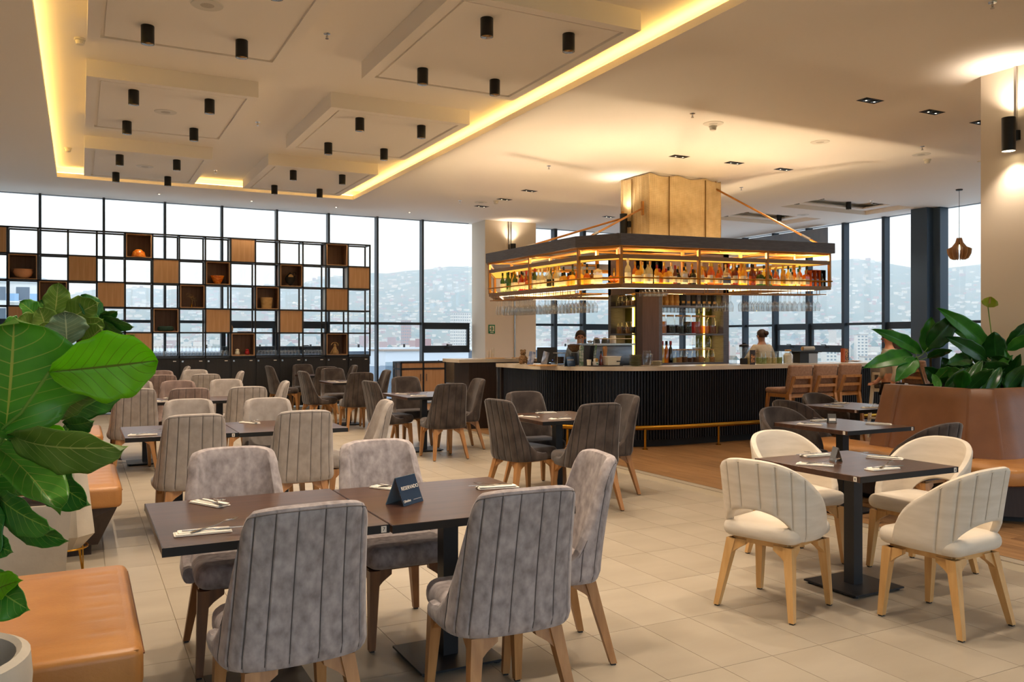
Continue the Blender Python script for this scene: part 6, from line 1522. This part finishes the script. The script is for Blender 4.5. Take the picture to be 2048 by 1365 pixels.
# ------------------------------------------------------------------ plants
LEAF_A=[
 ((-0.157, 2.329, 1.273),(-0.134, 2.261, 1.548),0.317,10,0),
 ((-0.064, 2.225, 1.421),(0.169, 2.218, 1.445),0.149,5,1),
 ((-0.157, 2.329, 1.259),(0.076, 1.928, 1.266),0.106,35,3),
 ((-0.18, 2.341, 1.253),(-0.037, 2.099, 1.121),0.109,-35,0),
 ((-0.104, 2.414, 1.19),(0.017, 2.24, 1.102),0.091,30,2),
 ((-0.195, 2.405, 1.125),(-0.06, 2.167, 1.065),0.082,40,2),
 ((-0.172, 2.449, 1.053),(-0.031, 2.208, 1.027),0.058,30,2),
 ((-0.196, 2.349, 1.015),(-0.14, 2.264, 1.004),0.053,10,2),
 ((-0.212, 2.357, 0.938),(-0.107, 2.247, 0.868),0.100,30,2),
 ((-0.196, 2.349, 0.89),(-0.121, 2.198, 0.954),0.058,-30,1),
 ((-0.064, 2.45, 1.298),(0.049, 2.28, 1.384),0.075,-35,3),
 ((-0.13, 2.54, 1.202),(-0.028, 2.375, 1.262),0.077,-30,1),
 ((-0.244, 2.486, 1.084),(-0.148, 2.324, 1.199),0.098,20,2),
 ((-0.249, 2.433, 1.155),(-0.175, 2.282, 0.986),0.107,20,2),
 ((-0.261, 2.776, 1.328),(-0.122, 2.648, 1.072),0.124,30,2),
]
LEAF_B=[
 ((-0.062, 5.316, 1.059),(0.234, 5.051, 1.251),0.171,-20,4),
 ((-0.137, 5.692, 1.61),(-0.113, 5.623, 1.827),0.136,10,3),
 ((-0.198, 5.723, 1.604),(-0.311, 5.668, 1.716),0.106,25,2),
 ((-0.155, 5.757, 1.611),(-0.212, 5.73, 1.729),0.114,20,4),
 ((-0.085, 5.665, 1.595),(0.093, 5.461, 1.707),0.165,-15,3),
 ((0.119, 5.56, 1.595),(0.005, 5.562, 1.756),0.112,20,4),
 ((-0.065, 5.317, 1.464),(-0.074, 5.265, 1.652),0.195,10,5),
 ((0.114, 5.563, 1.628),(0.264, 5.261, 1.56),0.076,40,4),
 ((0.114, 5.563, 1.604),(0.226, 5.337, 1.503),0.070,40,4),
 ((0.106, 5.567, 1.625),(0.192, 5.41, 1.654),0.065,30,4),
 ((-0.212, 5.73, 1.551),(-0.325, 5.563, 1.606),0.128,20,3),
 ((-0.172, 5.709, 1.527),(-0.212, 5.618, 1.681),0.141,20,3),
 ((-0.264, 5.757, 1.551),(-0.386, 5.594, 1.591),0.099,40,2),
 ((-0.026, 5.635, 1.536),(0.119, 5.447, 1.608),0.147,20,3),
 ((0.168, 5.422, 1.462),(0.268, 5.146, 1.514),0.080,30,3),
 ((-0.103, 5.505, 1.434),(-0.211, 5.392, 1.575),0.170,20,3),
 ((0.026, 5.495, 1.462),(0.114, 5.338, 1.563),0.144,-20,3),
 ((-0.073, 5.209, 1.273),(-0.155, 5.138, 1.064),0.135,20,5),
 ((-0.025, 5.409, 1.149),(0.137, 5.214, 1.268),0.141,40,2),
 ((-0.155, 5.589, 1.229),(-0.285, 5.655, 1.433),0.233,20,2),
 ((-0.026, 5.522, 1.316),(0.152, 5.318, 1.434),0.202,20,2),
 ((-0.075, 5.322, 1.017),(0.059, 5.028, 1.051),0.120,30,4),
 ((-0.124, 5.348, 0.933),(0.059, 5.028, 0.89),0.142,30,4),
 ((-0.102, 5.448, 0.864),(-0.05, 5.309, 1.017),0.141,20,2),
 ((-0.152, 5.474, 0.864),(-0.298, 5.437, 0.933),0.169,20,2),
 ((-0.167, 5.538, 0.915),(0.0, 5.284, 0.807),0.170,20,2),
 ((-0.254, 5.527, 0.749),(-0.348, 5.463, 0.639),0.169,20,2),
]
LEAF_C=[
 ((7.695, 5.715, 1.352),(6.983, 5.744, 1.594),0.151,25,2),
 ((7.785, 5.782, 1.355),(7.835, 5.756, 1.722),0.176,10,2),
 ((7.624, 5.64, 1.404),(7.792, 5.441, 1.735),0.221,10,4),
 ((7.516, 5.695, 1.353),(6.734, 5.647, 1.235),0.178,20,2),
 ((7.436, 5.624, 1.315),(7.077, 5.583, 1.086),0.168,10,2),
 ((8.314, 5.398, 1.382),(7.558, 5.448, 1.796),0.191,25,2),
 ((8.447, 5.554, 1.432),(7.95, 5.585, 1.587),0.124,20,2),
 ((8.235, 5.326, 1.273),(8.12, 5.272, 1.565),0.221,10,4),
 ((8.181, 5.353, 1.283),(7.62, 5.417, 1.515),0.170,20,4),
 ((8.432, 5.337, 1.413),(8.559, 5.159, 1.687),0.132,10,4),
 ((8.432, 5.337, 1.382),(8.485, 5.085, 1.545),0.121,10,2),
 ((8.094, 5.286, 1.305),(8.179, 5.017, 1.154),0.168,20,4),
 ((7.619, 5.642, 1.308),(7.659, 5.397, 1.387),0.110,40,4),
 ((7.687, 5.607, 1.081),(7.747, 5.351, 1.179),0.180,20,2),
 ((7.707, 5.484, 1.185),(7.719, 5.254, 1.071),0.148,20,2),
 ((7.841, 5.416, 1.21),(7.797, 5.213, 1.022),0.128,20,4),
 ((8.024, 5.434, 1.308),(7.616, 5.419, 1.248),0.150,20,4),
 ((7.996, 5.336, 1.135),(8.057, 5.08, 1.251),0.168,20,4),
 ((8.226, 5.33, 1.055),(8.274, 5.081, 1.041),0.150,20,4),
 ((7.845, 5.638, 1.024),(7.597, 5.654, 1.207),0.173,20,4),
 ((8.236, 5.55, 1.045),(7.982, 5.568, 1.306),0.206,20,4),
 ((8.466, 5.432, 1.019),(8.209, 5.451, 1.28),0.206,20,4),
 ((8.144, 5.71, 1.04),(8.028, 5.769, 1.301),0.188,20,4),
 ((8.604, 5.361, 1.045),(8.512, 5.408, 1.303),0.207,20,4),
 ((7.989, 5.227, 1.041),(7.882, 5.057, 1.221),0.146,20,4),
]
def leaf_mat(name, c1, c2, vein, tr, rough=.35, nv=9, mw=.016):
    m, n, l, b = nt(name)
    uv = n.new('ShaderNodeUVMap'); se = n.new('ShaderNodeSeparateXYZ'); l.new(uv.outputs[0], se.inputs[0])
    def M_(op, a, b_=None, c_=None):
        x = n.new('ShaderNodeMath'); x.operation = op
        for i, q in enumerate((a, b_, c_)):
            if q is None: continue
            if isinstance(q, (int, float)): x.inputs[i].default_value = q
            else: l.new(q, x.inputs[i])
        return x.outputs[0]
    v = M_('ABSOLUTE', M_('SUBTRACT', se.outputs[1], .5))
    mid = M_('LESS_THAN', v, mw)
    ph = M_('FRACT', M_('MULTIPLY', M_('SUBTRACT', se.outputs[0], M_('MULTIPLY', v, .55)), nv))
    side = M_('LESS_THAN', M_('ABSOLUTE', M_('SUBTRACT', ph, .5)), M_('MULTIPLY', M_('SUBTRACT', .62, v), .075))
    ve = M_('MAXIMUM', mid, M_('MULTIPLY', side, .75))
    tcn = n.new('ShaderNodeTexCoord'); ns = n.new('ShaderNodeTexNoise'); ns.inputs['Scale'].default_value = 9; ns.inputs['Detail'].default_value = 4; l.new(tcn.outputs['Object'], ns.inputs['Vector'])
    r = n.new('ShaderNodeValToRGB'); r.color_ramp.elements[0].color = lin(c1); r.color_ramp.elements[0].position = .35; r.color_ramp.elements[1].color = lin(c2); r.color_ramp.elements[1].position = .65; l.new(ns.outputs[0], r.inputs[0])
    mx = n.new('ShaderNodeMix'); mx.data_type = 'RGBA'; l.new(ve, mx.inputs[0]); l.new(r.outputs[0], mx.inputs[6]); mx.inputs[7].default_value = lin(vein)
    l.new(mx.outputs[2], b.inputs['Base Color']); b.inputs['Roughness'].default_value = rough
    bp = n.new('ShaderNodeBump'); bp.inputs['Strength'].default_value = .35; bp.inputs['Distance'].default_value = .01; l.new(ve, bp.inputs['Height']); l.new(bp.outputs[0], b.inputs['Normal'])
    tl = n.new('ShaderNodeBsdfTranslucent'); l.new(mx.outputs[2], tl.inputs[0]); ms = n.new('ShaderNodeMixShader'); ms.inputs[0].default_value = tr
    l.new(b.outputs[0], ms.inputs[1]); l.new(tl.outputs[0], ms.inputs[2]); l.new(ms.outputs[0], n['Material Output'].inputs[0])
    MATS[name] = m; return m
LM = [leaf_mat('fig_leaf_mid', '5a9c30', '74b540', 'c2c860', .45, mw=.009), leaf_mat('fig_leaf_bright', '86c81c', '9ad82a', '7d8c1c', .6), leaf_mat('fig_leaf_dark', '387f2a', '52992f', 'a5c455', .25),
      leaf_mat('fig_leaf_olive', '6d9236', '86a84a', 'c9cf7c', .35), leaf_mat('fig_leaf_deep', '27601f', '397a29', '75a344', .2), leaf_mat('fig_leaf_grey', '5d7a58', '7b9670', 'b4c296', .2)]
LC = [None, None, leaf_mat('lily_leaf', '2c7420', '42902a', '4f9a36', .22, .28, 26), None, leaf_mat('lily_leaf_dark', '174613', '265c1d', '346e28', .12, .25, 26), None]
camv = Vector((0, 0, 1.5))
def leaf_obj(base, tip, width, roll, m, parent, org, kind='fig', fold=.18, droop=.12, seed=0, nu=22, nvv=11):
    rr_ = random.Random(seed)
    b_, t_ = Vector(base), Vector(tip); ax = (t_-b_); L = ax.length; ax.normalize()
    view = (camv-(b_+t_)/2).normalized(); nn = (view-ax*view.dot(ax)).normalized(); nn = Matrix.Rotation(math.radians(roll), 3, ax) @ nn
    if nn.z < -.2 and kind != 'fig': nn = -nn
    sd = ax.cross(nn).normalized()
    p1, p2, p3 = rr_.uniform(0, 6), rr_.uniform(0, 6), rr_.uniform(.8, 1.2)
    vs = []; uvs = []; T = .0011
    def w_(u):
        if kind == 'fig': return (math.sin(PI*min(1, u)**.85)**.62)*(.62+.38*math.sin(PI*(u*.9-.18)))*.5*1.12+ (.05 if .02 < u < .98 else 0)
        return .5*math.sin(PI*u**.8)**.75
    for side in (1, -1):
        for i in range(nu):
            u = i/(nu-1)
            for j in range(nvv):
                v = -1+2*j/(nvv-1); wd = w_(u)*width; a = abs(v)
                wav = .035*width*math.sin(u*17*p3+p1+(2 if v > 0 else 0))*a**2+.02*width*math.sin(u*31+p2)*a**3
                p = b_+ax*(u*L)+sd*(v*wd*(1+.055*math.sin(u*23+p1+v)*a))
                h = fold*width*a-droop*L*(4*(u-.5)**2-.3)*.5+wav-.05*width*math.cos(u*26-a*5)*a*.25 if kind == 'fig' else fold*width*a-droop*L*(4*(u-.5)**2)*.5+wav*.5
                p = p+nn*(h+side*T)
                vs.append(tuple(p-Vector(org))); uvs.append((u, .5+v/2))
    fs = []; N = nu*nvv
    for i in range(nu-1):
        for j in range(nvv-1):
            q = (i*nvv+j, (i+1)*nvv+j, (i+1)*nvv+j+1, i*nvv+j+1); fs.append(q); fs.append(tuple(N+k for k in q[::-1]))
    for i in range(nu-1):
        for j in (0, nvv-1):
            q = (i*nvv+j, (i+1)*nvv+j, N+(i+1)*nvv+j, N+i*nvv+j); fs.append(q if j else q[::-1])
    me = bpy.data.meshes.new('leaf'); me.from_pydata(vs, [], fs); me.materials.append(m)
    ul = me.uv_layers.new(name='UVMap')
    for lp in me.loops: ul.data[lp.index].uv = uvs[lp.vertex_index]
    me.polygons.foreach_set('use_smooth', [True]*len(fs)); me.update()
    return link('leaf', me, parent)
M_stem = mat('woody_stem', '4a3a26', '6b5436', rough=.9, scale=(30, 30, 8)); M_petiole = mat('green_stalk', '5f8a2c', '7fa040', rough=.5)
def plant(name, label, org, leaves, trunk, kind, mats_, seed0, fold, droop):
    t = thing(name, label, 'plant', org)
    if trunk: 
        for tr in trunk: obj('stem', MB().path([tuple(Vector(p)-Vector(org)) for p in tr[0]], tr[1], 8), M_stem, t, smooth=True)
    for i, (b_, t_, w, roll, tone) in enumerate(leaves):
        leaf_obj(b_, t_, w, roll, mats_[tone], t, org, kind, fold, droop, seed0+i, 26 if w > .09 else 16, 13 if w > .09 else 9)
        # stalk back to the nearest stem point
        if trunk:
            best = min((Vector(p) for tr in trunk for p in tr[0]), key=lambda p: (p-Vector(b_)).length-(.1 if p.z < b_[2] else 0))
            q0 = Vector(b_); mid = (best+q0)/2+Vector((0, 0, -.02)); obj('leaf_stalk', MB().path([tuple(p-Vector(org)) for p in (best, mid, q0)], .0035, 6), M_petiole, t)
    return t
# the three fiddle leaf figs with their pots
pa = plant('fiddle_leaf_fig', 'fiddle leaf fig with big bright leaves in the round cement pot, nearest to us', (-.36, 2.55, 0), LEAF_A,
    [([(-.36, 2.55, .6), (-.33, 2.5, .85), (-.30, 2.47, 1.05), (-.24, 2.42, 1.2), (-.18, 2.34, 1.27)], .014), ([(-.38, 2.58, .6), (-.40, 2.6, 1.0), (-.36, 2.62, 1.2), (-.3, 2.66, 1.32), (-.26, 2.68, 1.38)], .012)], 'fig', LM, 10, .16, .12)
obj('pot', MB().lathe([(.13, 0), (.17, .04), (.235, .40), (.25, .62), (.245, .68), (.225, .69), (.212, .68), (.205, .60)], 40), M_concrete, pa, smooth='auto')
obj('soil', MB().lathe([(.206, .60), (0, .61)], 32), M_soil, pa)
pb = plant('fiddle_leaf_fig', 'fiddle leaf fig with olive leaves in the tapered square pot behind the nearest bench', (-.23, 5.28, 0), LEAF_B[14:]+LEAF_B[6:7]+LEAF_B[:1],
    [([(-.23, 5.28, .5), (-.2, 5.35, .85), (-.14, 5.42, 1.1), (-.08, 5.48, 1.35), (-.06, 5.5, 1.5)], .016)], 'fig', LM, 60, .14, .14)
obj('pot', MB().prism([(-.14, -.14), (.14, -.14), (.14, .14), (-.14, .14)], 0, .60, top=[(-.19, -.19), (.19, -.19), (.19, .19), (-.19, .19)]).prism([(-.19, -.19), (.19, -.19), (.19, -.165), (-.19, -.165)], .60, .61).prism([(-.19, .165), (.19, .165), (.19, .19), (-.19, .19)], .60, .61), M_concrete, pb)
obj('soil', MB().box(-.165, .165, -.165, .165, .595, .608), M_soil, pb)
pc = plant('fiddle_leaf_fig', 'taller fiddle leaf fig in the faceted pot on a thin gold stand', (-.08, 5.95, 0), LEAF_B[1:6]+LEAF_B[7:14],
    [([(-.05, 5.93, .62), (-.02, 5.9, 1.0), (-.02, 5.82, 1.3), (.0, 5.72, 1.5), (.0, 5.68, 1.6)], .018), ([(-.04, 5.9, 1.2), (-.1, 5.8, 1.45), (-.12, 5.72, 1.58)], .012), ([(-.03, 5.8, 1.3), (.06, 5.64, 1.5), (.105, 5.58, 1.6)], .012)], 'fig', LM, 90, .14, .14)
oct_ = lambda r: [(r*math.cos(PI/8+k*PI/4), r*math.sin(PI/8+k*PI/4)) for k in range(8)]
obj('pot', MB().prism(oct_(.09), .19, .28, top=oct_(.175)).prism(oct_(.175), .28, .68, top=oct_(.125)), M_concrete, pc)
obj('soil', MB().prism(oct_(.118), .68, .685), M_soil, pc)
st_ = obj('stand', MB().path([(.125*math.cos(a*PI/12), .125*math.sin(a*PI/12), .195) for a in range(24)], .006, 6, closed=True), M_brass, pc)
for k in range(4):
    a = PI/4+k*PI/2; obj('stand_leg', MB().path([(.12*math.cos(a-.12), .12*math.sin(a-.12), .195), (.14*math.cos(a), .14*math.sin(a), .004), (.12*math.cos(a+.12), .12*math.sin(a+.12), .195)], .005, 6), M_brass, st_)
pd_ = plant('peace_lily', 'large dark green peace lilies filling the planter behind the leather banquette', (7.9, 5.5, 1.0), LEAF_C,
    [([(7.75, 5.7, 1.0), (7.76, 5.71, 1.3)], .012), ([(8.2, 5.5, 1.0), (8.22, 5.45, 1.3)], .012), ([(8.4, 5.35, 1.0), (8.43, 5.34, 1.38)], .01), ([(7.6, 5.65, 1.0), (7.5, 5.68, 1.3)], .01)], 'lily', LC, 130, .12, .16)
rg = random.Random(5)
for i in range(26):
    b_ = (rg.uniform(7.2, 8.55), rg.uniform(4.85, 5.5), 1.0); a = rg.uniform(0, 2*PI); L = rg.uniform(.22, .42)
    tip = (b_[0]+L*.6*math.cos(a), b_[1]+L*.6*math.sin(a), 1.0+rg.uniform(.12, .42)); leaf_obj(b_, tip, rg.uniform(.09, .15), rg.uniform(-40, 40), LC[4 if i % 3 else 2], pd_, (7.9, 5.5, 1.0), 'lily', .12, .2, 300+i, 12, 7)
obj('flower_stalk', MB().path([(.50, -.03, 0), (.487, -.028, .536), (.451, -.009, .86)], .005, 6), M_petiole, pd_)
leaf_obj((8.345, 5.49, 1.82), (8.36, 5.47, 1.93), .16, 15, leaf_mat('spathe', 'a9b83a', 'c3cc5a', 'c9d070', .5), pd_, (7.9, 5.5, 1.0), 'lily', .3, .1, 999, 10, 7)
obj('spadix', MB().path([(.45, -.03, .86), (.455, -.035, .93)], .008, 8), M_legl, pd_)

# ------------------------------------------------------------------ people
def skin_fig(name, nodes, edges, m, parent, levels=2, loc=(0, 0, 0), rot=0):
    me = bpy.data.meshes.new(name); me.from_pydata([n_[0] for n_ in nodes], edges, []); o = bpy.data.objects.new(name, me); C.objects.link(o)
    sk = o.modifiers.new('s', 'SKIN'); sk.use_smooth_shade = True
    for i, n_ in enumerate(nodes):
        r = n_[1]; d = me.skin_vertices[0].data[i]; d.radius = (r, r) if not isinstance(r, tuple) else r
    me.skin_vertices[0].data[0].use_root = True
    sb = o.modifiers.new('b', 'SUBSURF'); sb.levels = levels; sb.render_levels = levels
    dg = bpy.context.evaluated_depsgraph_get(); dg.update(); m2_ = bpy.data.meshes.new_from_object(o.evaluated_get(dg)); bpy.data.objects.remove(o); m2_.name = name
    m2_.materials.clear(); m2_.materials.append(m)
    m2_.polygons.foreach_set('use_smooth', [True]*len(m2_.polygons))
    return link(name, m2_, parent)
def person(label, loc, rz, H, top, pants, hairlong, armL, armR, lean=0.0):
    t = thing('person', label, 'person', loc, rz); k = H/1.72
    def q(x, y, z): return (x*k, (y+lean*max(0, z-.95))*k, z*k)
    # one continuous body: pelvis, spine, neck, head, arms, legs
    N = [(q(0, 0, .95), .13), (q(0, .0, 1.15), .115), (q(0, 0, 1.34), (.155*k, .11*k)), (q(0, .0, 1.44), .07), (q(0, .005, 1.50), .052), (q(0, .02, 1.58), (.072*k, .085*k)), (q(0, .015, 1.66), (.075*k, .09*k)), (q(0, .01, 1.70), .05),
         (q(-.19, 0, 1.38), .052), (q(*armL[0]), .042), (q(*armL[1]), .03), (q(*armL[2]), .03),
         (q(.19, 0, 1.38), .052), (q(*armR[0]), .042), (q(*armR[1]), .03), (q(*armR[2]), .03),
         (q(-.10, 0, .86), .09), (q(-.11, .01, .48), .058), (q(-.12, 0, .09), .038), (q(-.13, .12, .04), .035), (q(.10, 0, .86), .09), (q(.11, .01, .48), .058), (q(.12, 0, .09), .038), (q(.13, .12, .04), .035)]
    E_ = [(0,1),(1,2),(2,3),(3,4),(4,5),(5,6),(6,7),(2,8),(8,9),(9,10),(10,11),(2,12),(12,13),(13,14),(14,15),(0,16),(16,17),(17,18),(18,19),(0,20),(20,21),(21,22),(22,23)]
    body = skin_fig('body', N, E_, M_skin, t)
    # five fingers on each hand
    for arm in (armL, armR):
        a, b_ = Vector(q(*arm[1])), Vector(q(*arm[2])); d = (b_-a).normalized(); sd = d.cross(Vector((0, 0, 1))); sd = sd.normalized() if sd.length > .1 else Vector((1, 0, 0))
        e = MB()
        for i in range(4): s0 = b_+sd*(-.024+.016*i); e.path([s0, s0+d*(.04+.006*(1.5-abs(i-1.5))), s0+d*.07+Vector((0, 0, -.01))], [.009, .008, .006], 6)
        e.path([b_-d*.02+sd*.03, b_+d*.01+sd*.05, b_+d*.035+sd*.05], [.010, .009, .007], 6); obj('fingers', e, M_skin, body, smooth=True)
    # face
    obj('nose', MB().path([q(0, .10, 1.60), q(0, .118, 1.575), q(0, .105, 1.565)], [.008, .013, .008], 6), M_skin, body, smooth=True)
    for sx in (-1, 1): obj('eye', ball(.011, q(sx*.03, .094, 1.605)), M_ink, body, smooth=True); obj('ear', ball(.02, q(sx*.078, .01, 1.59), 1.4), M_skin, body, smooth=True)
    obj('mouth', MB().path([q(-.022, .098, 1.545), q(0, .104, 1.543), q(.022, .098, 1.545)], .005, 5), M_cap['red'], body)
    # clothes
    s = 1.16
    T = [(q(0, 0, .92), .155), (q(0, 0, 1.14), .135), (q(0, 0, 1.33), (.175*k, .128*k)), (q(0, 0, 1.425), .085), (q(-.195, 0, 1.38), .068), (q(*armL[0]), .056), (q(*[armL[0][i]*.25+armL[1][i]*.75 for i in range(3)]), .045), (q(.195, 0, 1.38), .068), (q(*armR[0]), .056), (q(*[armR[0][i]*.25+armR[1][i]*.75 for i in range(3)]), .045)]
    skin_fig('shirt', T, [(0,1),(1,2),(2,3),(2,4),(4,5),(5,6),(2,7),(7,8),(8,9)], top, t)
    Pn = [(q(0, 0, .96), .15), (q(-.10, 0, .84), .108), (q(-.11, .01, .48), .078), (q(-.12, 0, .12), .06), (q(.10, 0, .84), .108), (q(.11, .01, .48), .078), (q(.12, 0, .12), .06)]
    skin_fig('trousers', Pn, [(0,1),(1,2),(2,3),(0,4),(4,5),(5,6)], pants, t)
    for sx in (-1, 1): obj('shoe', MB().rbox(sx*.125*k-.045, sx*.125*k+.045, -.09, .19, 0, .085, .03, seg=2), M_ink, t, smooth='auto')
    def hf(u, v):
        a = 2*PI*u; r = math.sin(v*PI*.62); front = max(0, math.sin(a)); x = .094*r*math.cos(a); y = -.012+.102*r*math.sin(a)*(1 if math.sin(a) < 0 else .93); z = 1.615+.115*math.cos(v*PI*.62)+(.06*front*v**2 if front > 0 else 0)
        return q(x, y+.01, z)
    e = MB().grid(hf, 26, 12, closeu=True)
    if hairlong == 'long': e.path([q(0, -.06, 1.66), q(0, -.10, 1.55), q(-.01, -.115, 1.42), q(-.015, -.13, 1.28), q(-.02, -.12, 1.2)], [.07, .085, .085, .07, .03], 12)
    elif hairlong == 'bun': e.grid(lambda u, v: q(.045*math.sin(v*PI)*math.cos(2*PI*u), -.11+.045*math.sin(v*PI)*math.sin(2*PI*u), 1.65+.045*math.cos(v*PI)), 14, 8, closeu=True)
    obj('hair', e, M_hair, body, smooth=True); return t
rest_ = ((-.24, -.02, 1.10), (-.22, .12, .90), (-.21, .2, .86)); restR = ((.24, -.02, 1.10), (.22, .12, .90), (.21, .2, .86))
person('person in a cream shirt behind the bar, back to us, reaching down to both sides', (11.1, 11.6, 0), .08, 1.66, M_shirt, M_ink, 'bun', ((-.33, .02, 1.20), (-.34, .22, 1.05), (-.33, .3, 1.03)), ((.33, .02, 1.20), (.34, .22, 1.05), (.33, .3, 1.03)))
person('person bent over behind the coffee grinder, only dark tied hair and forehead showing', (7.42, 11.95, 0), 2.6, 1.63, mat('pale_blue_shirt', '9fb0c0', rough=.9), M_ink, 'bun', rest_, restR, .12)
person('person with long dark hair and a crumpled beige jacket beside the bar stools', (10.2, 8.15, 0), .9, 1.62, M_jacket, M_ink, 'long', ((-.27, -.04, 1.10), (-.25, .03, .88), (-.24, .08, .81)), ((.27, -.02, 1.10), (.25, .13, .92), (.2, .2, .9)))
